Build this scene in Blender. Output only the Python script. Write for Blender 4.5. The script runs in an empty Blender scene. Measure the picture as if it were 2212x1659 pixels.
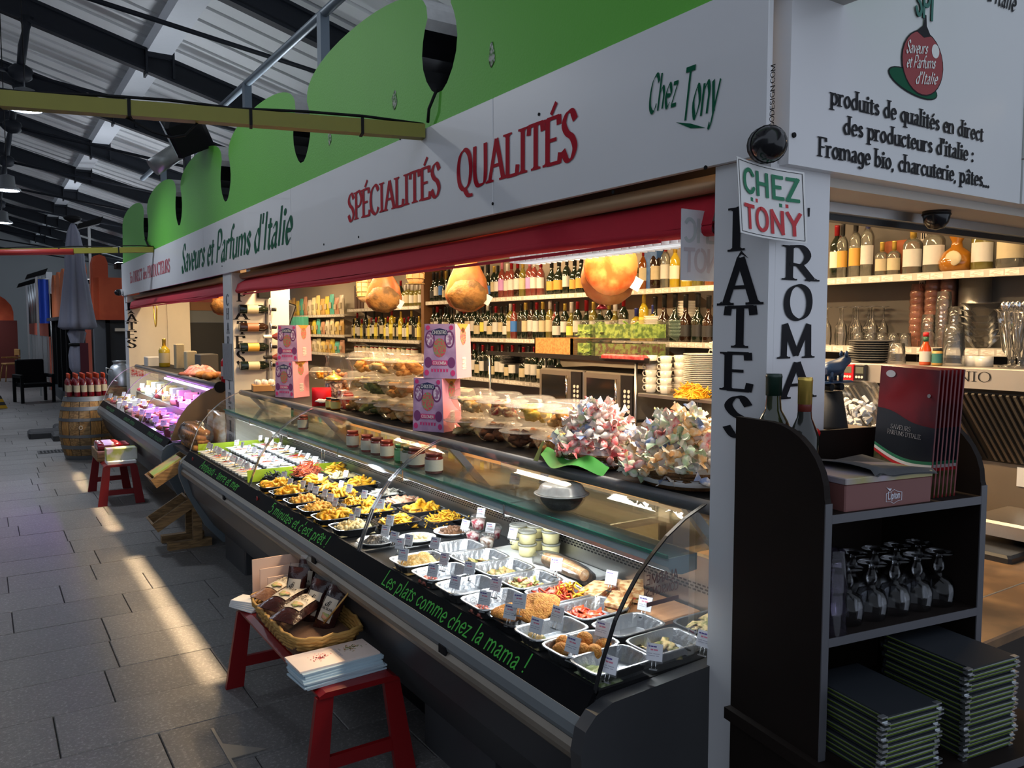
import bpy, math, random
from mathutils import Vector, Matrix, Euler
R = random.Random(7)
SC = bpy.context.scene
COL = SC.collection
# ---------------------------------------------------------------- camera
FPX, TH, PT, CH = 1740.0, math.radians(33.4), math.radians(4.0), 1.75
cd = bpy.data.cameras.new('camera'); cam = bpy.data.objects.new('camera', cd); COL.objects.link(cam)
cam.location = (0, 0, CH); cam.rotation_euler = (math.pi/2 - PT, 0, -TH)
cd.sensor_width = 36; cd.lens = FPX/2212*36; cd.clip_start = .05; cd.clip_end = 200
SC.camera = cam
# ---------------------------------------------------------------- world and hall daylight
w = bpy.data.worlds.new('hall_daylight'); SC.world = w; w.use_nodes = True
bg = w.node_tree.nodes['Background']; bg.inputs[0].default_value = (.75, .84, 1, 1); bg.inputs[1].default_value = .74
SC.view_settings.view_transform = 'Standard'; SC.view_settings.look = 'None'
SC.view_settings.exposure = 0.12; SC.view_settings.gamma = 1
SC.cycles.max_bounces = 8; SC.cycles.transparent_max_bounces = 24
SC.cycles.caustics_reflective = False; SC.cycles.caustics_refractive = False
SC.cycles.sample_clamp_indirect = 4

def light(kind, name, loc, power, color=(1, 1, 1), target=None, size=.1, size_y=None, spread=None, spot=None, blend=.5):
    l = bpy.data.lights.new(name, kind); l.energy = power; l.color = color
    if kind == 'AREA':
        l.size = size
        if size_y: l.shape = 'RECTANGLE'; l.size_y = size_y
        if spread: l.spread = math.radians(spread)
    else:
        l.shadow_soft_size = size
    if kind == 'SPOT': l.spot_size = math.radians(spot or 60); l.spot_blend = blend
    o = bpy.data.objects.new(name, l); COL.objects.link(o); o.location = loc
    if target is not None:
        d = Vector(target) - Vector(loc); o.rotation_euler = d.to_track_quat('-Z', 'Y').to_euler()
    return o
# ---------------------------------------------------------------- pixel helpers (2212 x 1659 frame)
FW = Vector((math.sin(TH)*math.cos(PT), math.cos(TH)*math.cos(PT), -math.sin(PT)))
RT = Vector((math.cos(TH), -math.sin(TH), 0)); UP = RT.cross(FW); CAM = Vector((0, 0, CH))
def at(u, v, x=None, y=None, z=None):
    d = FW + RT*((u-1106)/FPX) + UP*((829.5-v)/FPX)
    if x is not None: t = x/d.x
    elif y is not None: t = y/d.y
    else: t = (z-CH)/d.z
    return CAM + d*t
# ---------------------------------------------------------------- materials
MATS = {}
def mat(name, col, rough=.5, metal=0, n=0.0, ns=20, bump=0.0, bs=60, col2=None, emit=None, es=0, coat=0, sheen=0, spec=.5, stretch=None, sub=0):
    if name in MATS: return MATS[name]
    m = bpy.data.materials.new(name); m.use_nodes = True; MATS[name] = m
    nt = m.node_tree; p = nt.nodes['Principled BSDF']; N = nt.nodes.new; L = nt.links.new
    c = (*col, 1)
    p.inputs['Base Color'].default_value = c; p.inputs['Roughness'].default_value = rough
    p.inputs['Metallic'].default_value = metal; p.inputs['Coat Weight'].default_value = coat
    p.inputs['Specular IOR Level'].default_value = spec
    if sub: p.inputs['Subsurface Weight'].default_value = sub; p.inputs['Subsurface Radius'].default_value = (.02, .01, .005)
    if emit: p.inputs['Emission Color'].default_value = (*emit, 1); p.inputs['Emission Strength'].default_value = es
    tc = N('ShaderNodeTexCoord'); mp = N('ShaderNodeMapping'); L(tc.outputs['Object'], mp.inputs[0])
    if stretch: mp.inputs['Scale'].default_value = stretch
    nz = N('ShaderNodeTexNoise'); nz.inputs['Scale'].default_value = ns; nz.inputs['Detail'].default_value = 4; L(mp.outputs[0], nz.inputs[0])
    mx = N('ShaderNodeMix'); mx.data_type = 'RGBA'; L(nz.outputs[0], mx.inputs[0])
    k = n if n else .06
    a = c; b = (*(col2 or tuple(x*(1-k) for x in col)), 1)
    if col2:
        rp = N('ShaderNodeMapRange'); rp.inputs[1].default_value = .42; rp.inputs[2].default_value = .58; L(nz.outputs[0], rp.inputs[0]); L(rp.outputs[0], mx.inputs[0])
    mx.inputs[6].default_value = a; mx.inputs[7].default_value = b; L(mx.outputs[2], p.inputs['Base Color'])
    if bump:
        n2 = N('ShaderNodeTexNoise'); n2.inputs['Scale'].default_value = bs; n2.inputs['Detail'].default_value = 3; L(mp.outputs[0], n2.inputs[0])
        bp = N('ShaderNodeBump'); bp.inputs['Strength'].default_value = bump; bp.inputs['Distance'].default_value = .01
        L(n2.outputs[0], bp.inputs['Height']); L(bp.outputs[0], p.inputs['Normal'])
    return m
def glass(name, tint=(1, 1, 1), refl=1.0, haze=0.0, hcol=(1, 1, 1), rough=.03, ior=1.45):
    """thin sheet glass or clear plastic: mostly see-through, mirror-like at grazing angles, slight haze"""
    if name in MATS: return MATS[name]
    m = bpy.data.materials.new(name); m.use_nodes = True; MATS[name] = m
    nt = m.node_tree; N = nt.nodes.new; L = nt.links.new
    nt.nodes.remove(nt.nodes['Principled BSDF']); out = nt.nodes['Material Output']
    t = N('ShaderNodeBsdfTransparent'); t.inputs[0].default_value = (*tint, 1)
    g = N('ShaderNodeBsdfGlossy'); g.inputs['Roughness'].default_value = rough
    fr = N('ShaderNodeFresnel'); fr.inputs[0].default_value = ior
    mu = N('ShaderNodeMath'); mu.operation = 'MULTIPLY'; mu.use_clamp = True; mu.inputs[1].default_value = refl; L(fr.outputs[0], mu.inputs[0])
    base = t
    if haze:
        d = N('ShaderNodeBsdfDiffuse'); tc = N('ShaderNodeTexCoord'); nz = N('ShaderNodeTexNoise'); nz.inputs['Scale'].default_value = 25
        L(tc.outputs['Object'], nz.inputs[0]); mr = N('ShaderNodeMapRange'); mr.inputs[3].default_value = haze*.6; mr.inputs[4].default_value = haze*1.4
        L(nz.outputs[0], mr.inputs[0]); d.inputs[0].default_value = (*hcol, 1)
        mh = N('ShaderNodeMixShader'); L(mr.outputs[0], mh.inputs[0]); L(t.outputs[0], mh.inputs[1]); L(d.outputs[0], mh.inputs[2]); base = mh
    mx = N('ShaderNodeMixShader'); L(mu.outputs[0], mx.inputs[0]); L(base.outputs[0], mx.inputs[1]); L(g.outputs[0], mx.inputs[2])
    L(mx.outputs[0], out.inputs[0])
    return m
def cmat(c, rough=.5, **k):
    return mat('paint_%02x%02x%02x_%d' % (*[int(min(1, x)*255) for x in c], rough*100), c, rough, **k)
def srgb(r, g, b):
    f = lambda x: ((x/255+.055)/1.055)**2.4 if x > 10 else x/255/12.92
    return (f(r), f(g), f(b))
M_white = mat('white_laminate', (.70, .70, .71), .35, n=.05, ns=3, coat=.15)
M_green = mat('green_wall_paint', srgb(98, 184, 58), .55, n=.12, ns=2.2, bump=.15, bs=90)
M_black = mat('black_plastic', (.012, .012, .013), .35)
M_blackm = mat('matt_black', (.008, .008, .009), .65, spec=.15)
M_steel = mat('brushed_steel', (.55, .55, .54), .32, 1, n=.2, ns=40, stretch=(1, 12, 1))
M_alu = mat('aluminium', (.62, .65, .67), .38, 1, n=.1)
M_chrome = mat('chrome', (.8, .8, .8), .12, 1)
M_foil = mat('aluminium_foil_tray', (.62, .63, .65), .34, 1, bump=.2, bs=120)
M_darksteel = mat('dark_blue_grey_steel', (.011, .014, .021), .55, n=.3, spec=.25)
M_red = mat('red_awning_cloth', srgb(178, 16, 40), .8, n=.15, bump=.1, bs=300)
M_stool = mat('red_stool_plastic', srgb(122, 8, 14), .38, n=.1)
M_wood = mat('pale_pine', srgb(196, 150, 88), .6, n=.25, ns=9, stretch=(1, 8, 8), col2=srgb(170, 122, 66))
M_oldwood = mat('weathered_wood', srgb(142, 112, 72), .7, ns=9, stretch=(1, 8, 8), col2=srgb(104, 80, 50))
M_dwood = mat('dark_brown_laminate', (.012, .008, .0065), .6, spec=.12, n=.2, ns=6)
M_paper = mat('white_paper', (.82, .81, .79), .6)
M_card = mat('cardboard', srgb(186, 140, 88), .75, n=.12)
M_glass = glass('clear_glass', (.97, .99, .985), .55)
M_case = glass('display_case_glass', (.97, .99, .985), .42, .003, (.8, .9, .9))
M_shelfglass = glass('green_edged_shelf_glass', (.9, .96, .95), .6, .03, (.7, .9, .88))
M_glassedge = mat('green_glass_edge', (.03, .22, .16), .15)
M_rimp = glass('tub_rim_plastic', (.93, .91, .88), .6, .2, (1, .97, .92), .15)
M_plastic = glass('clear_plastic_tub', (.98, .975, .965), .4, .022, (1, .97, .92), .12)
M_film = glass('crinkled_cellophane', (.96, .96, .96), .9, .02, (1, 1, 1), .15)
M_ware = glass('drinking_glass', (.93, .93, .92), 1.5, .045, (1, .96, .9), .04)
M_peach = glass('peach_tumbler_glass', (.75, .45, .36), 1.2, .25, (.7, .35, .25), .1)
M_dgreen = mat('dark_bottle_glass', (.008, .014, .008), .08, coat=.5)
M_dbrown = mat('brown_bottle_glass', (.02, .008, .004), .08, coat=.5)
M_porc = mat('cream_porcelain', (.78, .74, .66), .2, coat=.4)
M_yellowfoil = mat('gold_foil', (.8, .55, .12), .3, .7)
M_ink = mat('black_lettering', (.009, .009, .012), .6, spec=.2)
M_redink = mat('red_lettering', srgb(170, 12, 36), .6, spec=.15)
M_greenink = mat('green_lettering', srgb(6, 88, 60), .6, spec=.15)
M_chalk = mat('green_chalk_marker', srgb(62, 178, 60), .7, n=.3, ns=60)
# ---------------------------------------------------------------- mesh builder
class MB:
    def __init__(s): s.v = []; s.f = []; s.sm = []
    def add(s, vs, fs, smooth=False):
        b = len(s.v); s.v += [tuple(x) for x in vs]; s.f += [tuple(i+b for i in f) for f in fs]; s.sm += [smooth]*len(fs); return s
    def box(s, x0, x1, y0, y1, z0, z1, M=None):
        vs = [Vector((x, y, z)) for z in (z0, z1) for y in (y0, y1) for x in (x0, x1)]
        if M is not None: vs = [M @ v for v in vs]
        return s.add(vs, [(0, 2, 3, 1), (4, 5, 7, 6), (0, 1, 5, 4), (2, 6, 7, 3), (0, 4, 6, 2), (1, 3, 7, 5)])
    def bbox(s, x0, x1, y0, y1, z0, z1, b=.005, M=None):
        """box with bevelled vertical and top edges"""
        def ring(i, z): return [(x0+i+b, y0+i, z), (x1-i-b, y0+i, z), (x1-i, y0+i+b, z), (x1-i, y1-i-b, z), (x1-i-b, y1-i, z), (x0+i+b, y1-i, z), (x0+i, y1-i-b, z), (x0+i, y0+i+b, z)]
        vs = ring(0, z0)+ring(0, z1-b)+ring(b, z1)
        if M is not None: vs = [M @ Vector(v) for v in vs]
        fs = [tuple(range(7, -1, -1)), tuple(range(16, 24))]
        for k in (0, 8):
            for i in range(8): fs.append((k+i, k+(i+1) % 8, k+8+(i+1) % 8, k+8+i))
        return s.add(vs, fs)
    def lathe(s, prof, n=16, o=(0, 0, 0), sx=1, sy=1, smooth=True, M=None, jig=None):
        vs = []; fs = []
        for r, z in prof:
            for i in range(n):
                a = 2*math.pi*i/n; k = jig(i, z) if jig else 1
                vs.append(Vector((o[0]+r*k*sx*math.cos(a), o[1]+r*k*sy*math.sin(a), o[2]+z)))
        if M is not None: vs = [M @ v for v in vs]
        for j in range(len(prof)-1):
            for i in range(n): fs.append((j*n+i, j*n+(i+1) % n, (j+1)*n+(i+1) % n, (j+1)*n+i))
        s.add(vs, fs, smooth)
        m = len(prof)-1; b = len(s.v)-len(vs)
        if prof[0][0] > 1e-4: s.f.append(tuple(b+i for i in range(n-1, -1, -1))); s.sm.append(False)
        if prof[m][0] > 1e-4: s.f.append(tuple(b+m*n+i for i in range(n))); s.sm.append(False)
        return s
    def open_lathe(s, prof, n=16, o=(0, 0, 0), sx=1, sy=1, smooth=True):
        k = len(s.f); s.lathe(prof, n, o, sx, sy, smooth)
        while s.f and len(s.f[-1]) == n and n != 4 and len(s.f) > k: s.f.pop(); s.sm.pop()
        return s
    def cyl(s, p0, p1, r0, r1=None, n=12, caps=True, smooth=True):
        p0, p1 = Vector(p0), Vector(p1); r1 = r0 if r1 is None else r1; d = (p1-p0)
        q = d.to_track_quat('Z', 'Y').to_matrix(); vs = []
        for p, r in ((p0, r0), (p1, r1)):
            for i in range(n):
                a = 2*math.pi*i/n; vs.append(p+q @ Vector((r*math.cos(a), r*math.sin(a), 0)))
        s.add(vs, [(i, (i+1) % n, n+(i+1) % n, n+i) for i in range(n)], smooth)
        if caps:
            b = len(s.v)-2*n; s.f += [tuple(b+i for i in range(n-1, -1, -1)), tuple(b+n+i for i in range(n))]; s.sm += [False, False]
        return s
    def tube(s, pts, r, n=8, caps=True):
        pts = [Vector(p) for p in pts]; rr = r if isinstance(r, (list, tuple)) else [r]*len(pts); vs = []; u = None
        for i, p in enumerate(pts):
            t = (pts[min(i+1, len(pts)-1)]-pts[max(i-1, 0)]).normalized()
            if u is None: u = t.orthogonal().normalized()
            else: u = (u-t*u.dot(t)).normalized()
            w2 = t.cross(u)
            for k in range(n):
                a = 2*math.pi*k/n; vs.append(p+(u*math.cos(a)+w2*math.sin(a))*rr[i])
        fs = [(j*n+i, j*n+(i+1) % n, (j+1)*n+(i+1) % n, (j+1)*n+i) for j in range(len(pts)-1) for i in range(n)]
        s.add(vs, fs, True)
        if caps:
            b = len(s.v)-len(vs); e = b+(len(pts)-1)*n
            s.f += [tuple(b+i for i in range(n-1, -1, -1)), tuple(e+i for i in range(n))]; s.sm += [False, False]
        return s
    def prism(s, poly, a0, a1, ax='y', smooth=False):
        """extrude a closed 2-D outline along an axis: 'y' poly=(x,z), 'x' poly=(y,z), 'z' poly=(x,y)"""
        f = {'y': lambda p, a: (p[0], a, p[1]), 'x': lambda p, a: (a, p[0], p[1]), 'z': lambda p, a: (p[0], p[1], a)}[ax]
        n = len(poly); s.add([f(p, a0) for p in poly]+[f(p, a1) for p in poly], [(i, (i+1) % n, n+(i+1) % n, n+i) for i in range(n)], smooth)
        b = len(s.v)-2*n; s.f += [tuple(b+i for i in range(n-1, -1, -1)), tuple(b+n+i for i in range(n))]; s.sm += [False, False]
        return s
    def sheet(s, line, a0, a1, ax='y', th=0, smooth=True, seg=1):
        """open 2-D line swept along an axis (ribbon surface)"""
        f = {'y': lambda p, a: (p[0], a, p[1]), 'x': lambda p, a: (a, p[0], p[1]), 'z': lambda p, a: (p[0], p[1], a)}[ax]
        if th:
            nl = []
            for i, p in enumerate(line):
                q0, q1 = line[max(i-1, 0)], line[min(i+1, len(line)-1)]; dx, dy = q1[0]-q0[0], q1[1]-q0[1]; l = math.hypot(dx, dy) or 1
                nl.append((p[0]-dy/l*th, p[1]+dx/l*th))
            return s.prism(list(line)+nl[::-1], a0, a1, ax)
        n = len(line)
        return s.add([f(p, a0) for p in line]+[f(p, a1) for p in line], [(i, i+1, n+i+1, n+i) for i in range(n-1)], smooth)
    def blob(s, c, rx, ry, rz, amp=.12, seed=0, n=10, m=7, M=None):
        q = random.Random(seed); ph = [q.uniform(0, 6.28) for _ in range(8)]; vs = []; fs = []
        for j in range(m+1):
            th = math.pi*j/m
            for i in range(n):
                a = 2*math.pi*i/n
                k = 1+amp*(math.sin(2*a+ph[0]+2*th)+.7*math.sin(3*a+ph[1]-th*3)+.5*math.sin(5*th+ph[2]+a))
                v = Vector((math.sin(th)*math.cos(a)*rx*k, math.sin(th)*math.sin(a)*ry*k, math.cos(th)*rz*k))
                if M is not None: v = M @ v
                vs.append(Vector(c)+v)
        for j in range(m):
            for i in range(n): fs.append((j*n+i, (j+1)*n+i, (j+1)*n+(i+1) % n, j*n+(i+1) % n))
        return s.add(vs, fs, True)
    def grid(s, fn, nu, nv, smooth=True):
        vs = [fn(i/nu, j/nv) for j in range(nv+1) for i in range(nu+1)]
        return s.add(vs, [(j*(nu+1)+i, j*(nu+1)+i+1, (j+1)*(nu+1)+i+1, (j+1)*(nu+1)+i) for j in range(nv) for i in range(nu)], smooth)
    def mesh(s, name, m=None, off=None):
        me = bpy.data.meshes.new(name)
        vs = s.v if off is None else [(v[0]-off[0], v[1]-off[1], v[2]-off[2]) for v in s.v]
        me.from_pydata(vs, [], s.f); me.polygons.foreach_set('use_smooth', s.sm)
        if m: me.materials.append(m)
        me.update(); return me
# ---------------------------------------------------------------- objects
def link(name, me, parent=None):
    o = bpy.data.objects.new(name, me); COL.objects.link(o)
    if parent: o.parent = parent
    return o
def tag(o, label=None, cat=None, group=None, kind=None):
    if label: o['label'] = label
    if cat: o['category'] = cat
    if group: o['group'] = group
    if kind: o['kind'] = kind
    return o
def thing(name, label, cat, loc=(0, 0, 0), rz=0, group=None):
    o = link(name, None); o.location = loc; o.rotation_euler = (0, 0, rz); o.empty_display_size = .05
    return tag(o, label, cat, group)
def part(name, mb, m, parent, world=False, label=None):
    """mesh child; world=True when the vertices are in scene coordinates"""
    o = link(name, mb.mesh(name, m, off=root_loc(parent) if world else None), parent)
    if label: o['label'] = label
    return o
def root_loc(p):
    l = Vector((0, 0, 0))
    while p: l = l+p.location; p = p.parent
    return l
def single(name, mb, m, label, cat, loc=(0, 0, 0), rz=0, group=None):
    o = link(name, mb.mesh(name, m)); o.location = loc; o.rotation_euler = (0, 0, rz); return tag(o, label, cat, group)
def wsingle(name, mb, m, label, cat, group=None):
    """one-mesh thing given in scene coordinates: origin moved to its base"""
    xs = [v[0] for v in mb.v]; ys = [v[1] for v in mb.v]; zs = [v[2] for v in mb.v]
    c = ((min(xs)+max(xs))/2, (min(ys)+max(ys))/2, min(zs)); o = link(name, mb.mesh(name, m, off=c)); o.location = c
    return tag(o, label, cat, group)
def struct(name, mb, m, label=None):
    o = link(name, mb.mesh(name, m)); o['kind'] = 'structure'
    if label: o['label'] = label
    return o
def setmat(o, m):
    o.material_slots[0].link = 'OBJECT'; o.material_slots[0].material = m
class Tmpl:
    """parts of one kind of thing: list of (name, mesh, index of parent part or None); the first one can be the thing itself"""
    def __init__(s): s.p = []
    def add(s, name, mb, m, par=None): s.p.append((name, mb.mesh(name, m), par)); return s
    def put(s, name, label, cat, loc, rz=0, group=None, rot=None, sc=1, mats=None):
        if len(s.p) == 1: root = link(name, s.p[0][1]); obs = [root]
        else:
            root = link(name, None); root.empty_display_size = .03; obs = []
            for nm, me, par in s.p: obs.append(link(nm, me, root if par is None else obs[par]))
        root.location = loc; root.rotation_euler = rot if rot else (0, 0, rz)
        root.scale = (sc, sc, sc) if isinstance(sc, (int, float)) else sc
        for i, m in (mats or {}).items(): setmat(obs[i], m)
        return tag(root, label, cat, group)
ORD = ['first', 'second', 'third', 'fourth', 'fifth', 'sixth', 'seventh', 'eighth', 'ninth', 'tenth', 'eleventh', 'twelfth', 'thirteenth', 'fourteenth', 'fifteenth', 'sixteenth', 'seventeenth', 'eighteenth', 'nineteenth']
def nth(i):
    """0-based ordinal in words"""
    if i < 19: return ORD[i]
    t, u = divmod(i+1, 10); T = {2: 'twent', 3: 'thirt', 4: 'fort', 5: 'fift'}[t]
    return T+'ieth' if u == 0 else T+'y-'+ORD[u-1]
# ---------------------------------------------------------------- lettering (pen strokes; s/b = with serifs, c/e = curves)
GL = '''A:.72:s.06,0 .36,1;s.66,0 .36,1;n.17,.36 .55,.36|B:.62:b.12,0 .12,1;c.12,1 .4,1 .5,.77 .4,.54 .12,.54;c.12,.54 .45,.54 .56,.28 .44,0 .12,0|C:.68:c.62,.8 .5,.98 .34,1.01 .14,.84 .07,.5 .14,.16 .36,-.01 .52,.03 .63,.2
D:.74:b.12,0 .12,1;c.12,1 .38,1 .6,.84 .67,.5 .6,.16 .38,0 .12,0|E:.6:b.12,0 .12,1;n.12,1 .52,1 .53,.84;n.12,.52 .42,.52;n.12,0 .54,0 .57,.18|F:.56:b.12,0 .12,1;n.12,1 .52,1 .53,.84;n.12,.5 .42,.5|G:.74:c.62,.8 .5,.98 .34,1.01 .14,.84 .07,.5 .14,.16 .36,-.01 .52,.03 .63,.2;b.63,.02 .63,.42
H:.76:b.12,0 .12,1;b.64,0 .64,1;n.12,.52 .64,.52|I:.36:b.18,0 .18,1|L:.56:b.12,0 .12,1;n.12,0 .5,0 .53,.2|M:.92:s.12,0 .14,1;n.14,1 .46,.08;n.46,.08 .78,1;s.8,0 .78,1|N:.78:s.12,0 .12,1;n.12,1 .66,0;s.66,1 .66,0|O:.76:e.38,1.01 .15,.86 .07,.5 .15,.14 .38,-.01 .61,.14 .69,.5 .61,.86
P:.58:b.12,0 .12,1;c.12,1 .4,1 .54,.74 .4,.47 .12,.47|Q:.76:e.38,1.01 .15,.86 .07,.5 .15,.14 .38,-.01 .61,.14 .69,.5 .61,.86;c.38,.0 .55,-.18 .78,-.2|R:.68:b.12,0 .12,1;c.12,1 .4,1 .54,.74 .4,.47 .12,.47;s.66,0 .34,.47|S:.56:c.48,.8 .36,1 .2,.98 .1,.78 .2,.58 .38,.44 .47,.22 .36,.0 .2,.0 .07,.22
T:.64:s.32,0 .32,1;n.05,.82 .07,1 .57,1 .59,.82|U:.74:c.12,1 .12,.3 .22,.03 .4,-.01 .56,.05 .62,.3 .62,1|V:.7:s.06,1 .35,0;s.64,1 .35,0|W:1:s.06,1 .28,0;n.28,0 .5,.9;n.5,.9 .72,0;s.94,1 .72,0|Y:.68:s.05,1 .34,.48;s.63,1 .34,.48;s.34,0 .34,.48|Z:.62:n.08,.84 .1,1 .54,1 .07,0 .54,0 .57,.18
a:.5:c.1,.5 .24,.61 .36,.52 .36,.08 .46,0;c.36,.36 .16,.3 .08,.14 .18,.0 .36,.12|b:.54:s.1,1 .1,0;c.1,.45 .28,.6 .46,.32 .3,0 .1,.1|c:.46:c.41,.48 .26,.61 .07,.32 .24,0 .42,.12|d:.56:s.44,1 .44,0;c.44,.45 .26,.6 .07,.3 .24,0 .44,.12|e:.48:c.08,.33 .42,.33 .36,.55 .22,.61 .07,.32 .22,0 .42,.12|f:.34:c.38,.92 .28,1.01 .16,.85 .16,.4 .16,0;n.03,.6 .32,.6
g:.52:c.42,.45 .24,.6 .07,.3 .22,0 .42,.12;c.42,.6 .42,-.1 .28,-.28 .08,-.2|h:.56:b.1,1 .1,0;c.1,.42 .3,.61 .44,.44 .44,.2 .44,0|i:.28:b.14,.6 .14,0;d.14,.82|l:.28:b.14,1 .14,0|m:.84:b.1,.6 .1,0;c.1,.45 .28,.61 .4,.44 .4,.2 .4,0;c.4,.45 .58,.61 .72,.44 .72,.2 .72,0|n:.56:b.1,.6 .1,0;c.1,.45 .3,.61 .44,.44 .44,.2 .44,0|o:.52:e.26,.61 .07,.3 .26,-.01 .45,.3
p:.54:b.1,.6 .1,-.28;c.1,.45 .28,.6 .46,.32 .3,0 .1,.1|q:.54:b.44,.6 .44,-.28;c.44,.45 .26,.6 .07,.3 .24,0 .44,.12|r:.4:b.1,.6 .1,0;c.1,.42 .22,.6 .36,.54|s:.42:c.35,.48 .22,.61 .09,.48 .2,.34 .34,.2 .26,.02 .07,.12|t:.34:c.16,.8 .16,.4 .16,.1 .24,0 .34,.07;n.03,.6 .31,.6|u:.56:c.1,.6 .1,.3 .12,.1 .24,0 .42,.14;b.44,.6 .44,0|v:.5:s.05,.6 .25,0;s.45,.6 .25,0
y:.5:s.06,.6 .26,0;c.46,.6 .26,0 .16,-.26 .04,-.24|z:.46:n.08,.6 .38,.6 .06,0 .4,0|5:.54:n.46,1 .14,1 .1,.58;c.1,.58 .3,.66 .5,.34 .3,0 .06,.1|!:.26:n.13,1 .13,.28;d.13,.04|.:.24:d.1,.04|,:.24:c.1,.06 .12,-.05 .05,-.16|::.26:d.12,.06;d.12,.5|':.2:n.1,1 .08,.74|-:.36:n.06,.32 .3,.32|&:.6:c.5,0 .15,.7 .25,.98 .38,.8 .1,.3 .2,0 .5,.3'''
GLY = {}
for g in GL.replace('\n', '|').split('|'):
    ch = g[0]; a, b = g[2:].split(':', 1)
    GLY[ch] = (float(a), [(s[0], [tuple(float(q) for q in p.split(',')) for p in s[1:].split()]) for s in b.split(';')])
ACC = {'É': ('E', 'a'), 'é': ('e', 'a'), 'Â': ('A', 'c'), 'â': ('a', 'c'), 'ê': ('e', 'c'), '’': ("'", '')}
def catmull(p, closed=False, k=5):
    n = len(p); out = []; rng = range(n if closed else n-1)
    g = (lambda i: p[i % n]) if closed else (lambda i: p[max(0, min(n-1, i))])
    for i in rng:
        a, b, c, d = g(i-1), g(i), g(i+1), g(i+2)
        for j in range(k):
            t = j/k
            out.append(tuple(.5*(2*b[q]+(c[q]-a[q])*t+(2*a[q]-5*b[q]+4*c[q]-d[q])*t*t+(3*b[q]-a[q]-3*c[q]+d[q])*t**3) for q in (0, 1)))
    out.append(g(0) if closed else p[-1]); return out
STY = {'serif': (.175, .05, math.radians(20), True, 0), 'bold': (.17, .06, math.radians(15), True, 0), 'script': (.16, .035, math.radians(42), False, .3), 'chalk': (.088, .088, 0, False, .06), 'comic': (.17, .17, 0, False, 0), 'sans': (.13, .12, 0, False, 0), 'hair': (.07, .03, math.radians(15), True, 0)}
def glyph(ch, sty):
    """polygons of one character (cap height 1) and its advance"""
    thick, thin, na, ser, slant = STY[sty]; acc = ''
    if ch in ACC: ch, acc = ACC[ch]
    if ch not in GLY: return [], .32
    adv, st = GLY[ch]; P = []; st = list(st)
    if acc:
        low = ch.islower(); cx = adv*.5; y = .72 if low else 1.1
        st += [('n', [(cx-.04, y), (cx+.12, y+.2)])] if acc == 'a' else [('n', [(cx-.16, y), (cx, y+.16)]), ('n', [(cx, y+.16), (cx+.16, y)])]
    def wd(dx, dy): return thin+(thick-thin)*abs(math.sin(math.atan2(dy, dx)-na))**1.3
    def seg(a, b, ext=0):
        dx, dy = b[0]-a[0], b[1]-a[1]; l = math.hypot(dx, dy) or 1; w = wd(dx, dy)/2; nx, ny = -dy/l*w, dx/l*w; ex, ey = dx/l*ext, dy/l*ext
        P.append([(a[0]+nx-ex, a[1]+ny-ey), (a[0]-nx-ex, a[1]-ny-ey), (b[0]-nx+ex, b[1]-ny+ey), (b[0]+nx+ex, b[1]+ny+ey)])
    for ty, pts in st:
        if not ser and ty == 'n' and len(pts) > 2:
            if ch == 'T': pts = [(.05, 1), (.59, 1)]
            elif ch in 'EFL': pts = pts[:-1]
            elif ch == 'Z': pts = pts[1:-1]
        if ty == 'd':
            r = max(thick, thin)*.62; P.append([(pts[0][0]+r*math.cos(a*.785), pts[0][1]+r*math.sin(a*.785)) for a in range(8)]); continue
        if ty in 'ce' or (sty in ('script', 'comic') and len(pts) > 2 and ch not in 'ZETFLz5'):
            q = catmull(pts, ty == 'e')
            if ty == 'e': q = q+[q[1]]
            L, Rr = [], []
            for i, p in enumerate(q):
                a, b = q[max(0, i-1)], q[min(len(q)-1, i+1)]; dx, dy = b[0]-a[0], b[1]-a[1]; l = math.hypot(dx, dy) or 1; w = wd(dx, dy)/2
                L.append((p[0]-dy/l*w, p[1]+dx/l*w)); Rr.append((p[0]+dy/l*w, p[1]-dx/l*w))
            for i in range(len(q)-1): P.append([L[i], Rr[i], Rr[i+1], L[i+1]])
        else:
            for i in range(len(pts)-1): seg(pts[i], pts[i+1], 0 if (ser and ty in 'sb') else thin*.45)
            if ser and ty in 'sb':
                for e in ([pts[0]] if ty == 's' else [pts[0], pts[-1]]):
                    yy = e[1]; h = thin*.5; sw = .13+thin; top = yy > .5 or False
                    P.append([(e[0]-sw, yy-h), (e[0]+sw, yy-h), (e[0]+sw, yy+h), (e[0]-sw, yy+h)])
                    for sg in (-1, 1):
                        y2 = yy-.07 if top else yy+.07
                        P.append([(e[0]+sg*thick*.4, yy), (e[0]+sg*sw*.85, yy), (e[0]+sg*thick*.4, y2)])
        if sty == 'comic':
            for e in (pts[0], pts[-1]): P.append([(e[0]+thick*.5*math.cos(a*.524), e[1]+thick*.5*math.sin(a*.524)) for a in range(12)])
    if slant: P = [[(x+y*slant, y) for x, y in p] for p in P]
    return P, adv
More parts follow.
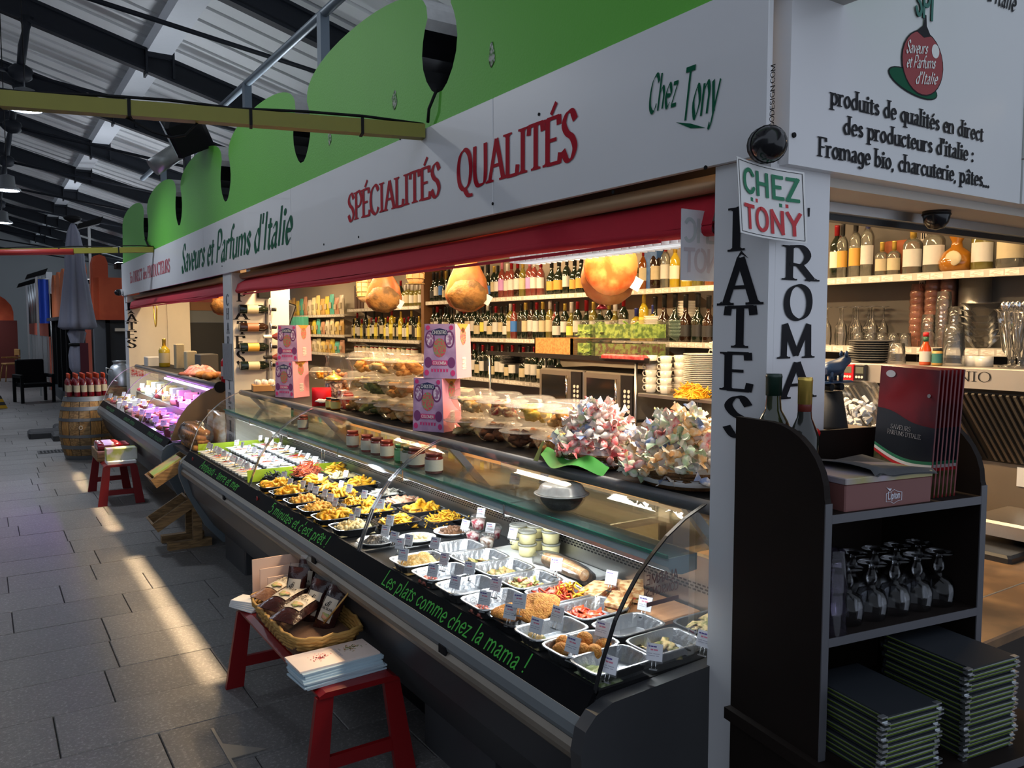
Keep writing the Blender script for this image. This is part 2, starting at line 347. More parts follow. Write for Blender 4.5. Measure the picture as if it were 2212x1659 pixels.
def lettering(parent, text, o, right, up, h, sty, m, width=None, per=True, track=0, world=True, name='letter', eps=.0015, wobble=0):
    """flat vinyl lettering on a surface: o = left end of the baseline"""
    o, right, up = Vector(o), Vector(right).normalized(), Vector(up).normalized(); nrm = right.cross(up)
    x = 0; gl = []
    for ch in text:
        P, a = glyph(ch, sty); gl.append((x, P)); x += a+track
    sx = h if width is None else width/x
    off = root_loc(parent) if world else Vector((0, 0, 0)); allm = MB(); obs = []
    q = random.Random(len(text))
    for gx, P in gl:
        if not P: continue
        lay = 0; mb = MB() if per else allm; dy = q.uniform(-wobble, wobble)*h
        for p in P:
            ar = sum(p[i][0]*p[(i+1) % len(p)][1]-p[(i+1) % len(p)][0]*p[i][1] for i in range(len(p)))
            pp = p if ar > 0 else p[::-1]
            lay += 1; mb.add([o+right*((gx+a)*sx)+up*(b*h+dy)+nrm*(eps+2.5e-5*lay)-off for a, b in pp], [tuple(range(len(pp)))])
        if per: obs.append(link(name, mb.mesh(name, m), parent))
    if not per: obs.append(link('lettering', allm.mesh('lettering', m), parent)); obs[0]['kind'] = 'stuff'
    return obs
AX, AY, AZ = Vector((1, 0, 0)), Vector((0, 1, 0)), Vector((0, 0, 1))
# ================================================================ the market hall
def granite():
    m = mat('granite_paving', (.18, .172, .165), .42, n=.35, ns=5, bump=.25, bs=160)
    nt = m.node_tree; N = nt.nodes.new; L = nt.links.new; p = nt.nodes['Principled BSDF']
    src = p.inputs['Base Color'].links[0].from_socket
    ge = N('ShaderNodeNewGeometry'); vo = N('ShaderNodeTexNoise'); vo.inputs['Scale'].default_value = 62; vo.inputs['Detail'].default_value = 6; vo.inputs['Roughness'].default_value = .75
    L(ge.outputs['Position'], vo.inputs[0]); mr = N('ShaderNodeMapRange'); mr.inputs[1].default_value = .52; mr.inputs[2].default_value = .68; L(vo.outputs[0], mr.inputs[0])
    oi = N('ShaderNodeObjectInfo'); hs = N('ShaderNodeHueSaturation'); m2 = N('ShaderNodeMapRange'); m2.inputs[3].default_value = .86; m2.inputs[4].default_value = 1.12
    L(oi.outputs['Random'], m2.inputs[0]); L(m2.outputs[0], hs.inputs['Value'])
    mx = N('ShaderNodeMix'); mx.data_type = 'RGBA'; L(mr.outputs[0], mx.inputs[0]); L(src, mx.inputs[6]); mx.inputs[7].default_value = (.36, .345, .33, 1)
    L(mx.outputs[2], hs.inputs['Color']); L(hs.outputs[0], p.inputs['Base Color'])
    return m
M_gran = granite()
floor = struct('floor', MB().box(-9, 7, -4, 46, -.06, -.012), mat('dark_grout', (.05, .048, .046), .8))
slabm = MB().bbox(0, 1, 0, 1, -.012, 0, .004).mesh('paving_slab', M_gran)
far = MB(); ns = 0; row = 0; y = 2.4
while y < 45.5:
    x = -7.4+R.uniform(0, .8); near = y < 20
    while x < 3.4:
        l = R.choice((.52, .62, .7, .8, .92)); xe = x+l
        vis = at(0, 1659, y=y).x < xe+.1 and xe > -.35 and x < 2.0
        g = .0022
        if near and vis and ns < 300:
            o = link('paving_slab', slabm, floor); o.location = (x+g, y+g, R.uniform(-.0015, .001)); o.scale = (l-2*g, .42-2*g, 1); ns += 1
        else: far.bbox(x+g, xe-g, y+g, y+.42-g, -.012, R.uniform(-.001, .0), .004)
        x = xe
    y += .42
o = link('paving_slabs_beyond', far.mesh('paving_slabs_beyond', M_gran), floor); o['kind'] = 'stuff'
# drain grating and floor hatch
fd = thing('floor_drain', 'dark slotted metal drain grating set in the paving beside the barrel', 'drain', at(120, 975, z=.001))
part('frame', MB().box(-.22, .22, -.16, .16, 0, .004), mat('drain_frame', (.06, .06, .06), .5, .6), fd)
for i in range(9): part('slot', MB().box(-.19+i*.044, -.165+i*.044, -.12, .12, .004, .0055), M_blackm, fd)
fh = thing('floor_hatch', 'stone floor hatch with a metal corner plate at the bottom edge', 'hatch', at(500, 1640, z=.001))
part('corner_plate', MB().prism([(0, 0), (.14, .0), (0, .14)], 0, .004, 'z'), mat('worn_metal', (.33, .3, .26), .45, .5), fd and fh)
part('edge', MB().box(-.012, 0, -.3, .3, 0, .004), mat('worn_metal', (.33, .3, .26), .45, .5), fh)
# roof -------------------------------------------------------------------
YR = [13.1+3.5*i for i in range(-3, 9)]
def zr(x): return 6.27-.275*x          # rafter axis
M_plank = mat('white_roof_boarding', (.82, .83, .84), .6, n=.12, ns=3)
ceil = struct('ceiling', MB().add([(-5, 1, zr(-5)+.62), (7.5, 1, zr(7.5)+.62), (7.5, 46, zr(7.5)+.62), (-5, 46, zr(-5)+.62)], [(0, 1, 2, 3)]), M_plank)
pl = MB(); Ms = Matrix.Rotation(math.atan(.275), 4, 'Y')
pl.box(-5.2, 7.6, 0, .46, 0, .05); plm = pl.mesh('roof_board', M_plank)
for i in range(88):
    o = link('roof_board', plm, ceil); o.location = (0, 2+i*.5, zr(0)+.47); o.rotation_euler = (math.radians(3.2), math.atan(.275), 0)
for i, (px, wd) in enumerate(((2.37, .34), (-.3, .34), (4.9, .3))):
    z = zr(px)+.16; o = link('purlin', MB().box(px-wd/2, px+wd/2, 1.5, 46, z, z+.2).mesh('purlin', mat('white_painted_beam', (.8, .83, .88), .5, n=.06)), ceil)
tm = {}
for i, yy in enumerate(YR):
    t = thing('roof_truss', 'dark blue-grey steel roof truss, %s one counted from above the stall front' % nth(i), 'truss', (0, yy, 4.5), group='steel roof trusses')
    if not tm:
        mb = MB(); zc = lambda x: zr(x)-4.5
        for s in (-1, 1): mb.prism([(-5, zc(-5)-.15*s-.02), (7.3, zc(7.3)-.15*s-.02), (7.3, zc(7.3)-.15*s+.02), (-5, zc(-5)-.15*s+.02)], -.07, .07)
        mb.prism([(-5, zc(-5)-.15), (7.3, zc(7.3)-.15), (7.3, zc(7.3)+.15), (-5, zc(-5)+.15)], -.03, .03)
        tm['rafter'] = mb.mesh('rafter', M_darksteel)
        tm['strut'] = MB().tube([(.69, 0, zc(.69)-.1), (.69, 0, zc(.69)-.25), (.64, 0, zc(.69)-.5), (.6, 0, zc(.69)-.82)], [.1, .045, .06, .05], 10).mesh('strut', M_darksteel)
        tm['node'] = MB().blob((.6, 0, zc(.69)-.86), .17, .09, .12, .05, 3).mesh('node', M_darksteel)
        tm['tie_rod'] = MB().tube([(.6, 0, zc(.69)-.86), (6.6, 0, zc(6.6)-.05)], .028, 8).mesh('tie_rod', M_darksteel)
        tm['tie_rod2'] = MB().tube([(.6, 0, zc(.69)-.86), (-4.5, 0, zc(.69)-.55)], .03, 8).mesh('tie_rod', M_darksteel)
        tm['cleat'] = MB().box(2.17, 2.57, -.1, .1, zc(2.37)+.1, zc(2.37)+.2).box(2.17, 2.2, -.12, .12, zc(2.37)-.17, zc(2.37)+.2).box(2.54, 2.57, -.12, .12, zc(2.37)-.17, zc(2.37)+.2).mesh('cleat', M_darksteel)
    for k in tm: link(k.rstrip('2'), tm[k], t)
# walls at the far end and behind the stall
M_hallwall = mat('grey_hall_wall', (.30, .31, .32), .8, n=.1, ns=1)
wf = struct('wall_far', MB().box(-9, 7, 45.6, 45.9, 0, 8), M_hallwall)
struct('wall_left', MB().box(-7.3, -7, -2, 46, 0, 6.2), M_hallwall)
wr = struct('wall_right', MB().box(6.6, 6.8, -1, 46, 0, 5.2), mat('pale_side_wall', (.5, .5, .5), .8, n=.1))
M_wpane = mat('daylit_window_pane', (.8, .9, 1), .3, emit=(.78, .9, 1), es=5)
for i in range(9):
    yy = 16+i*3.2
    f = struct('window_%d' % (i+1), MB().box(6.5, 6.6, yy-.95, yy+.95, 2.2, 4.2), mat('white_window_frame', (.7, .72, .74), .5))
    for a in range(3):
        for b in range(2): link('pane', MB().box(6.47, 6.5, yy-.85+a*.58, yy-.85+a*.58+.52, 2.3+b*.95, 2.3+b*.95+.85).mesh('pane', M_wpane), f)
# hanging lamps of the hall
M_lampw = mat('lit_lamp_lens', (.9, .95, 1), .3, emit=(.75, .85, 1), es=14)
for (u, v, yy), lb in (((55, 238, 9.5), 'round high-bay hall lamp hanging above the yellow beam'), ((16, 412, 13.2), 'round high-bay hall lamp, the second one farther down the hall'), ((5, 482, 17), 'small round hall lamp far down at the left edge'), ((-40, 560, 24), 'unseen hall lamp added beyond the left edge to brighten the hall, nearer one'), ((-60, 600, 32), 'unseen hall lamp added beyond the left edge to brighten the hall, farther one')):  # last two are unseen lamps added to brighten the far hall
    p = at(u, v, y=yy); t = thing('pendant_lamp', lb, 'lamp', p, group='hanging hall lamps')
    part('shade', MB().open_lathe([(.15, 0), (.165, .0), (.16, .03), (.1, .07), (.09, .2), (.03, .22)], 20), mat('grey_lamp_housing', (.2, .21, .22), .4, .6), t)
    part('lens', MB().lathe([(.148, .005), (.148, .02)], 20), M_lampw, t)
    part('cable', MB().cyl((0, 0, .2), (0, 0, zr(p.x)-p.z), .006, n=6), M_blackm, t)
    l = light('SPOT', 'pendant_light', p+Vector((0, 0, -.03)), 150, (.8, .88, 1), p+Vector((.2, -.5, -3)), .14, spot=130, blend=.8); l.parent = t; l.matrix_parent_inverse = Matrix.Translation(-p)
# ---------------------------------------------------------------- far stalls
M_orange = mat('orange_render', srgb(196, 84, 46), .75, n=.18, ns=3, col2=srgb(182, 72, 38))
M_orange2 = mat('light_orange_render', srgb(214, 112, 58), .7, n=.1, ns=2)
M_greywall = mat('grey_render', srgb(96, 100, 106), .75, n=.08)
M_dkdoor = mat('dark_navy_door', (.012, .015, .02), .5)
M_anth = mat('anthracite_frame', srgb(52, 60, 66), .5)
st = thing('market_stall', 'orange rendered market stall with wavy parapet behind the closed parasol', 'stall', (1.85, 17.5, 0))
def wave(y0, y1, n, zb, hb, zlow, x0, x1):
    """scalloped parapet outline in the y-z plane"""
    pts = [(y0, zlow)]; w_ = (y1-y0)/n
    for k in range(n):
        c = y0+w_*(k+.5)
        for j in range(13):
            a = math.pi*(1-j/12); pts.append((c+math.cos(a)*w_*.46, zb+math.sin(a)*hb))
        if k < n-1: pts += [(y0+w_*(k+1)-w_*.02, zb-.25), (y0+w_*(k+1)+w_*.02, zb-.25)]
    return pts+[(y1, zlow)]
part('front_wall', MB().box(1.85, 5, 17.5, 17.7, 0, 1.9), M_greywall, st, True)
part('upper_wall', MB().box(1.95, 5, 17.42, 17.7, 1.9, 2.72), M_orange, st, True)
part('corner_pier', MB().box(1.85, 2.12, 17.45, 17.8, 1.9, 3.0).prism([(1.85, 3.0), (2.12, 3.0), (2.08, 3.12), (1.98, 3.16), (1.88, 3.12)], 17.45, 17.8), M_orange, st, True)
part('parapet', MB().prism(wave(17.8, 24.6, 5, 2.75, .35, 2.0, 0, 0), 1.62, 1.8, 'x'), M_orange2, st, True)
part('canopy_edge', MB().box(1.5, 1.85, 17.8, 24.8, 1.92, 2.0), M_anth, st, True)
part('door', MB().box(2.12, 3.1, 17.44, 17.5, 0, 1.84), M_dkdoor, st, True)
part('door_frame', MB().box(2.05, 2.12, 17.42, 17.5, 0, 1.9).box(2.05, 3.2, 17.42, 17.5, 1.84, 1.9), M_blackm, st, True)
part('door_closer', MB().box(2.2, 2.48, 17.38, 17.44, 1.68, 1.74), M_alu, st, True)
for i in range(6): part('post', MB().box(1.6, 1.72, 17.75+i*1.35, 17.9+i*1.35, 0, 1.95), M_blackm if i else M_anth, st, True)
for i in range(5): part('window_pane', MB().box(1.66, 1.67, 17.9+i*1.35, 19.1+i*1.35, .25, 1.9), glass('dark_shop_window', (.25, .28, .3), 1.2, .12, (.2, .22, .24)), st, True)
part('plinth', MB().box(1.58, 1.75, 17.7, 24.6, 0, .25), M_anth, st, True)
part('back_room', MB().box(2.6, 2.8, 17.8, 24.6, 0, 1.95), mat('dim_shop_interior', (.08, .06, .05), .7, n=.6, ns=6), st, True)
st2 = thing('market_stall', 'pink-orange stall with grey pipes and metal shopfront at the far end', 'stall', (1.5, 26, 0))
M_salmon = mat('salmon_render', srgb(196, 96, 74), .75, n=.15, ns=2)
part('wall', MB().box(1.62, 4, 26, 26.2, 0, 2.7).box(1.62, 1.8, 26, 38, 1.5, 2.7), M_salmon, st2, True)
for i in range(6): part('pipe', MB().cyl((1.58, 26.6+i*1.5, 1.9), (1.58, 26.6+i*1.5, 3.2), .1, n=8), M_alu, st2, True)
for i in range(5): part('post', MB().box(1.58, 1.66, 26.2+i*2, 26.35+i*2, 0, 1.5), M_steel, st2, True)
part('shop_window', MB().box(1.66, 1.7, 26.2, 36, .2, 1.5), glass('dark_shop_window', (.25, .28, .3), 1.2, .12, (.2, .22, .24)), st2, True)
part('parapet', MB().box(1.6, 1.75, 26, 38, 2.7, 3.3), M_alu, st2, True)
tag(wsingle('wall_sign', MB().box(1.9, 2.05, 25.93, 25.99, 1.5, 2.35), mat('pale_sign', (.5, .45, .38), .6), 'narrow pale vertical sign on the far salmon wall', 'sign'))
bb = thing('banner', 'bright blue banner hanging above the far salmon stall', 'banner', at(95, 655, y=25.5))
part('cloth', MB().grid(lambda a, b: (-.12+.24*a, .04*math.sin(a*9), -.55+1.2*b), 8, 3), mat('blue_banner_cloth', srgb(20, 70, 190), .6), bb)
part('rail', MB().cyl((-.14, 0, .66), (.14, 0, .66), .015, n=6), M_steel, bb); part('pole', MB().cyl((.14, 0, -bb.location.z), (.14, 0, .66), .015, n=6), M_steel, bb)
for i, (u, v, yy) in enumerate(((78, 596, 24), (57, 615, 28), (192, 488, 19))):
    p = at(u, v, y=yy); t = thing('floodlight', ['black floodlight angled above the orange parapet', 'small black floodlight farthest down the hall', 'black floodlight beside the top of the parasol'][i], 'lamp', p, group='stall floodlights')
    part('housing', MB().prism([(-.25, -.1), (.2, .05), (.26, .2), (-.2, .02)], -.15, .15), M_blackm, t); part('pole', MB().box(-.025, .025, -.025, .025, -p.z, 0), M_steel, t)
# red stall with arched sign at the very end
st3 = thing('market_stall', 'red-orange stall front with arched top and brown door at far left', 'stall', (-1, 33, 0))
arc = [(-3.2, 2.0)]+[(-1.3+2.3*math.cos(a), 2.3+1.0*math.sin(a)) for a in [math.pi*(1-i/14) for i in range(15)]]+[(1.0, 2.0)]
part('arched_sign', MB().prism(arc, 33, 33.2), M_orange, st3, True)
part('wall', MB().box(.35, 1.1, 33, 33.2, 0, 2.0), mat('brown_red_panel', srgb(96, 34, 26), .6), st3, True)
part('shelf_unit', MB().box(-3, .35, 33.2, 33.6, 0, 2.0), mat('dim_shop_interior', (.08, .06, .05), .7, n=.6, ns=6), st3, True)
# chairs
ch = thing('armchair', 'black armchair standing in the aisle far down the hall', 'chair', at(75, 868, z=0), .25)
part('seat', MB().bbox(-.3, .3, -.28, .3, .36, .46, .02), M_blackm, ch); part('backrest', MB().bbox(-.3, .3, .22, .32, .46, 1.0, .02), M_blackm, ch)
for sx in (-1, 1):
    part('armrest', MB().bbox(sx*.33-.035, sx*.33+.035, -.3, .32, .58, .66, .01), M_blackm, ch)
    for sy in (-.27, .29): part('leg', MB().box(sx*.33-.03, sx*.33+.03, sy-.03, sy+.03, 0, .58), M_blackm, ch)
hc = thing('high_chair', 'wooden spindle chair in front of the brown-red panel', 'chair', at(25, 818, y=31), .3)
hc.location.z = 0
part('seat', MB().bbox(-.22, .22, -.22, .22, .55, .6, .01), M_wood, hc); part('backrest', MB().bbox(.18, .22, -.22, .22, .85, 1.05, .01), M_wood, hc)
for sx in (-1, 1):
    for sy in (-1, 1): part('leg', MB().cyl((sx*.26, sy*.26, 0), (sx*.18, sy*.18, .55), .02, n=6), M_wood, hc)
    part('spindle', MB().cyl((.2, sx*.2, .6), (.2, sx*.2, .95), .015, n=6), M_wood, hc); part('armrest', MB().box(-.2, .22, sx*.2-.02, sx*.2+.02, .76, .8), M_wood, hc)
wf_ = thing('wet_floor_sign', 'yellow and black hazard marker standing at the left edge', 'sign', at(-2, 882, z=0))
for i in range(4): part('stripe', MB().prism([(-.16+.03*i, .07*i), (.16-.03*i, .07*i), (.13-.03*i, .07*i+.07), (-.13+.03*i, .07*i+.07)], -.08, .08), mat('hazard_yellow', srgb(220, 170, 20), .5) if i % 2 == 0 else M_black, wf_)
# closed parasol
pu = thing('parasol', 'tall closed grey parasol with hanging tie straps beside the orange stall', 'parasol', (1.33, 15, 0))
M_umb = mat('grey_parasol_cloth', srgb(128, 130, 146), .8, n=.1, bump=.1)
prof = [(.04, 3.42), (.09, 3.3), (.13, 3.0), (.14, 2.7), (.18, 2.4), (.215, 2.1), (.25, 1.85), (.265, 1.76)]
fold = lambda i, z: 1+.16*math.cos(i*7*2*math.pi/42)*(1 if z < 3.2 else .3)+.05*math.sin(i*1.3)
part('canopy', MB().lathe([(.02, 3.45)]+prof+[(.2, 1.72), (.1, 1.74)], 42, jig=fold), M_umb, pu)
part('cap', MB().lathe([(.02, 3.45), (.12, 3.5), (.14, 3.53), (.1, 3.56), (.02, 3.57)], 16), M_blackm, pu)
part('pole', MB().cyl((0, 0, .0), (0, 0, 1.8), .04, n=10), M_alu, pu)
part('lower_folds', MB().lathe([(.08, 1.75), (.13, 1.66), (.09, 1.5), (.12, 1.3), (.11, 1.1), (.05, .95)], 24, jig=lambda i, z: 1+.2*math.sin(i*1.57+z*3)), M_umb, pu)
part('strap', MB().box(.02, .14, -.2, -.16, .9, 1.5), mat('dark_red_strap', srgb(70, 10, 26), .8), pu); part('tie', MB().lathe([(.12, 1.5), (.13, 1.48), (.12, 1.45)], 16), M_blackm, pu)
part('crank', MB().blob((.05, -.14, .85), .06, .06, .12, .05), M_black, pu)
for i, (dx, dy, a) in enumerate(((-.45, -.1, 0), (-.05, .55, .3), (-.15, -.6, 0))): part('base_weight', MB().bbox(dx-.3, dx+.3, dy-.25, dy+.25, 0, .11, .03), mat('black_stone', (.02, .02, .022), .6), pu)

# unseen lamps added on the stall roofs to brighten the hall roof, and one pendant that lights the stall front
for i, (x_, y_) in enumerate(((2.6, 7.2), (2.6, 12.6), (2.6, 19), (2.6, 26))):
    t = thing('roof_fill_lamp', 'unseen black box lamp added on the stall roof to light the ceiling, %s one' % nth(i), 'lamp', (x_, y_, 2.72 if i < 2 else 3.0), 0, 'added roof lamps')
    part('box', MB().bbox(-.15, .15, -.2, .2, 0, .12, .02), M_blackm, t); part('lens', MB().box(-.13, .13, -.18, .18, .12, .125), M_lampw, t)
    l = light('AREA', 'roof_fill_light', (x_, y_, 2.9 if i < 2 else 3.2), 28, (.86, .92, 1), (x_-1.2, y_, 7), .5); l.parent = t; l.matrix_parent_inverse = Matrix.Translation(-t.location)
p = Vector((-2.6, 8.6, 5.2)); t = thing('pendant_lamp', 'high-bay hall lamp hanging over the aisle beyond the left edge', 'lamp', p, group='hanging hall lamps')
part('shade', MB().open_lathe([(.15, 0), (.165, .0), (.16, .03), (.1, .07), (.09, .2), (.03, .22)], 20), mat('grey_lamp_housing', (.2, .21, .22), .4, .6), t); part('cable', MB().cyl((0, 0, .2), (0, 0, zr(p.x)-p.z), .006, n=6), M_blackm, t)
l = light('SPOT', 'front_light', p+Vector((0, 0, -.03)), 330, (.95, .98, 1), (1.7, 5.3, 2.75), .12, spot=44, blend=1); l.parent = t; l.matrix_parent_inverse = Matrix.Translation(-p)
# ================================================================ the stall: fascia, wavy wall, pillars, awning
XF, YC, YE = 1.70, 1.379, 12.43
ZB, ZT = 2.19, 2.60
fa = thing('fascia_board', 'long white fascia sign board running along the stall front', 'sign', (XF, 6, ZB))
for i, (a, b) in enumerate(((YC, 2.68), (2.683, 5.1), (5.103, 7.5), (7.503, 9.9), (9.903, YE))): part('panel', MB().bbox(XF-.02, XF-.001, a, b, ZB, ZT+.03, .002), M_white, fa, True)
part('top_corner_panel', MB().prism([(YC, ZT+.03), (1.52, ZT+.03), (YC, 2.75)], XF-.02, XF-.001, 'x'), M_white, fa, True)
XL = XF-.021
def fline(text, u0, v0, u1, h, sty, m, **k):
    a = at(u0, v0, x=XL); b = at(u1, v0, x=XL); return lettering(fa, text, a, -AY, AZ, h, sty, m, width=a.y-b.y, **k)
fline('SPÉCIALITÉS', 752, 478, 953, at(760, 422, x=XL).z-at(760, 478, x=XL).z, 'serif', M_redink)
z0 = at(760, 478, x=XL).z
a = at(988, 420, x=XL); b = at(1248, 420, x=XL); lettering(fa, 'QUALITÉS', (XL, a.y, z0), -AY, AZ, .155, 'serif', M_redink, width=a.y-b.y)
a = at(392, 580, x=XL); b = at(630, 580, x=XL); lettering(fa, "Saveurs et Parfums d'Italie", (XL, a.y, z0-.02), -AY, AZ, .245, 'script', M_greenink, width=a.y-b.y)
a = at(281, 600, x=XL); b = at(368, 600, x=XL); lettering(fa, 'En DIRECT des PRODUCTEURS', (XL, a.y, z0+.02), -AY, AZ, .13, 'serif', mat('faded_red_lettering', srgb(186, 90, 100), .5), width=a.y-b.y)
a = at(1400, 236, x=XL); b = at(1462, 236, x=XL); lettering(fa, 'Chez', (XL, a.y, a.z), -AY, AZ, .075, 'script', M_greenink, width=a.y-b.y, up_=None) if False else lettering(fa, 'Chez', (XL, a.y, a.z-.012), -AY, AZ, .1, 'script', M_greenink, width=a.y-b.y)
a = at(1470, 262, x=XL); b = at(1566, 262, x=XL); lettering(fa, 'Tony', (XL, a.y, a.z), -AY, AZ, .135, 'script', M_greenink, width=a.y-b.y-.025)
p0, p1 = at(1460, 264, x=XL-.001), at(1524, 276, x=XL-.001)
part('flourish', MB().add([p0, (p0+p1)/2+Vector((0, 0, -.009)), p1, (p0+p1)/2+Vector((0, 0, .004))], [(0, 1, 2, 3)]), M_greenink, fa, True)
a = at(1672, 300, x=XL); lettering(fa, 'WWW.CGODESIGN.COM', (XL, a.y, a.z-.05), AZ, AY, .013, 'sans', M_ink, width=at(1682, 135, x=XL).z-a.z+.05, per=False)
for i, (u, v) in enumerate(((1165, 247), (1325, 415), (1065, 440), (775, 512), (480, 575), (700, 528), (1525, 362), (865, 300))): part('screw', MB().cyl(at(u, v, x=XL+.001), at(u, v, x=XL+.001)+Vector((-.003, 0, 0)), .006, n=8), M_blackm, fa, True)
# scalloped green wall
gw = thing('scalloped_wall', 'green painted wall with scalloped top and black key-hole slots above the fascia', 'wall', (XF, 6, ZT))
slots = [1.30, 3.15, 4.93, 6.77, 8.6, 10.5]; ends = [.0]+slots+[YE]
pts = [(YE, ZT), (-.2, ZT)]; SL = []
def bump(y0, y1):
    c, hw = (y0+y1)/2, (y1-y0)/2-.105; r = []
    for j in range(21):
        a = math.pi*j/20; r.append((c-math.cos(a)*hw, 3.11+.21*math.sin(a)**.75))
    return r
top = []
ys = [-.45]+slots+[YE+.02]
for k in range(len(ys)-1):
    top += bump(ys[k], ys[k+1])
    if k < len(ys)-2:
        c = ys[k+1]; hs = ((3.07, .13), (3.02, .15), (2.96, .16), (2.9, .15), (2.84, .118), (2.79, .07), (2.768, .03)); top += [(c-w_, z_) for z_, w_ in hs]+[(c+w_, z_) for z_, w_ in hs[::-1]]
        SL.append(c)
poly = pts+top
half = MB().prism(poly, XF+.0, XF+.24, 'x')
# front face green, thickness faces white/black: three meshes
n = len(poly)
part('face', MB().add([(XF, y_, z_) for y_, z_ in poly], [tuple(range(n))]).add([(XF+.24, y_, z_) for y_, z_ in poly], [tuple(range(n-1, -1, -1))]), M_green, gw, True)
edge = MB(); blk = MB()
for i in range(n):
    a, b = poly[i], poly[(i+1) % n]; d = blk if (a[1] < 3.1 and b[1] < 3.1 and a[1] > ZT+.05) else edge
    d.add([(XF, *a), (XF, *b), (XF+.24, *b), (XF+.24, *a)], [(0, 1, 2, 3)])
part('top_edge', edge, mat('chipped_white_plaster', (.6, .6, .58), .8, n=.3, ns=30), gw, True)
for c in slots: blk.box(XF+.2, XF+.235, c-.2, c+.2, 2.72, 3.09)
part('slot_lining', blk, mat('gloss_black_paint', (.006, .006, .007), .2), gw, True)
for i, (u, v) in enumerate(((1062, 118), (852, 215), (712, 295))):
    p = at(u, v, x=XF-.002); part('chip', MB().blob(p, .001, .022, .035, .3, i), mat('chipped_green', srgb(84, 130, 70), .8, col2=(.5, .5, .45), ns=60), gw, True)
# rail above the wall with posts
rl = thing('rail', 'blue-grey steel pipe rail running above the scalloped wall', 'rail', (1.95, 6, 3.3))
zrail = 1.75+1.048*1.95
part('pipe', MB().cyl((1.95, 1.0, zrail), (1.95, 12.2, zrail), .03, n=10), mat('blue_grey_pipe', (.16, .2, .24), .45, .3), rl, True)
for c in (3.3, 5.2, 7.0, 8.85, 10.7): part('post', MB().box(1.92, 1.98, c-.035, c+.035, 2.75, zrail), mat('blue_grey_pipe', (.16, .2, .24), .45, .3), rl, True)
# end lining of the stall roof (soffit)
sf = struct('ceiling_stall', MB().box(XF+.06, 4.3, YC-.0, YE, 2.62, 2.7), mat('cream_soffit', (.62, .57, .5), .7))
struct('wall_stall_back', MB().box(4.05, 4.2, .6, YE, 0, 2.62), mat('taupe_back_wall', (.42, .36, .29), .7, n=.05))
struct('wall_stall_end', MB().box(1.72, 1.78, YE-.1, YE, 0, .9).box(2.5, 4.2, YE-.08, YE, .0, 1.82), mat('navy_panel', (.008, .011, .018), .6))
struct('wall_stall_end_upper', MB().box(2.5, 4.2, YE-.08, YE, 1.825, 2.0), mat('blue_grey_upper', (.12, .14, .17), .6))
struct('trim_1', MB().box(2.5, 4.2, YE-.09, YE, 2.0, 2.12), mat('orange_brown_trim', (.2, .09, .04), .6))
# yellow and red beams
def beam(name, lb, p0, p1, r, m, wires):
    p0, p1 = Vector(p0), Vector(p1); t = thing(name, lb, 'beam', (p0+p1)/2); d = (p1-p0); L_ = d.length
    Mx = Matrix.Translation(p0-(p0+p1)/2) @ d.to_track_quat('X', 'Z').to_matrix().to_4x4()
    part('bar', MB().box(0, L_, -r, r, -r, r, Mx), m, t)
    q = random.Random(3); pts_ = [Mx @ Vector((L_*i/14, q.uniform(-.01, .01), r+.006+(.012 if i % 3 else 0))) for i in range(15)]
    part('cable', MB().tube(pts_, .006, 6), M_blackm, t)
    for i in range(wires): part('cable_tie', MB().box(L_*(i+.6)/wires-.006, L_*(i+.6)/wires+.006, -r-.004, r+.004, -r-.004, r+.004, Mx), M_blackm, t)
    return t
M_yb = mat('olive_yellow_paint', srgb(124, 120, 26), .5, n=.12)
d = (Vector(at(0, 212, z=2.62))-Vector((1.7, 3.25, 2.62)))
b1 = beam('crossbeam', 'olive yellow square crossbeam with taped cables above the aisle', (1.678, 3.255, 2.615), Vector((1.678, 3.255, 2.615))+d*2.2, .03, M_yb, 8)
sag = [at(470, 238, z=2.66), at(430, 262, z=2.6), at(400, 292, z=2.5), at(370, 297, z=2.48), at(330, 285, z=2.5), at(240, 238, z=2.64)]
part('hanging_cable', MB().tube(sag, .005, 6), M_blackm, b1, True)
part('slot_cable', MB().tube([(XF-.01, 3.15, 2.78), (XF-.03, 3.19, 2.7), (XF-.02, 3.22, 2.65)], .007, 6), M_blackm, b1, True)
b2 = beam('crossbeam', 'thin olive and red crossbeam with a cable beside the far pillar', (1.678, 9.906, 2.63), (-.6, 10.6, 2.53), .03, M_yb, 4)
part('red_section', MB().cyl((.9, 10.13, 2.588), (-.6, 10.6, 2.53), .036, n=8), mat('red_oxide_paint', srgb(150, 40, 34), .5), b2, True)
part('slot_cable', MB().tube([(XF-.01, 10.5, 2.8), (XF-.03, 10.2, 2.7), (XF-.02, 9.95, 2.66)], .012, 6), M_blackm, b2, True)
# spot projectors on the wall
fl = thing('floodlight', 'black box floodlight hanging below the yellow crossbeam', 'lamp', at(405, 288, x=1.55), group='stall projectors')
Mr = Matrix.Rotation(.5, 4, 'X') @ Matrix.Rotation(-.5, 4, 'Y')
part('housing', MB().bbox(-.16, .16, -.14, .14, -.13, .17, .03, Mr), M_blackm, fl); part('lens', MB().box(-.165, -.158, -.12, .12, -.11, .15, Mr), mat('projector_lens', (.45, .5, .55), .15), fl)
part('bracket', MB().cyl((.1, -.05, -.05), (.38, -.2, -.2), .02, n=6), M_blackm, fl)
f2 = thing('spotlight', 'grey cylinder spotlight clamped beside the scalloped wall', 'lamp', at(360, 343, x=1.6))
part('body', MB().cyl((-.13, 0, -.1), (.1, 0, .08), .085, .085, 16), mat('grey_lamp_can', (.3, .31, .3), .4, .5), f2); part('neck', MB().cyl((.1, 0, .08), (.19, 0, .15), .06, .03, 12), M_chrome, f2); part('clamp', MB().box(.16, .22, -.04, .04, -.3, .16), M_darksteel, f2)
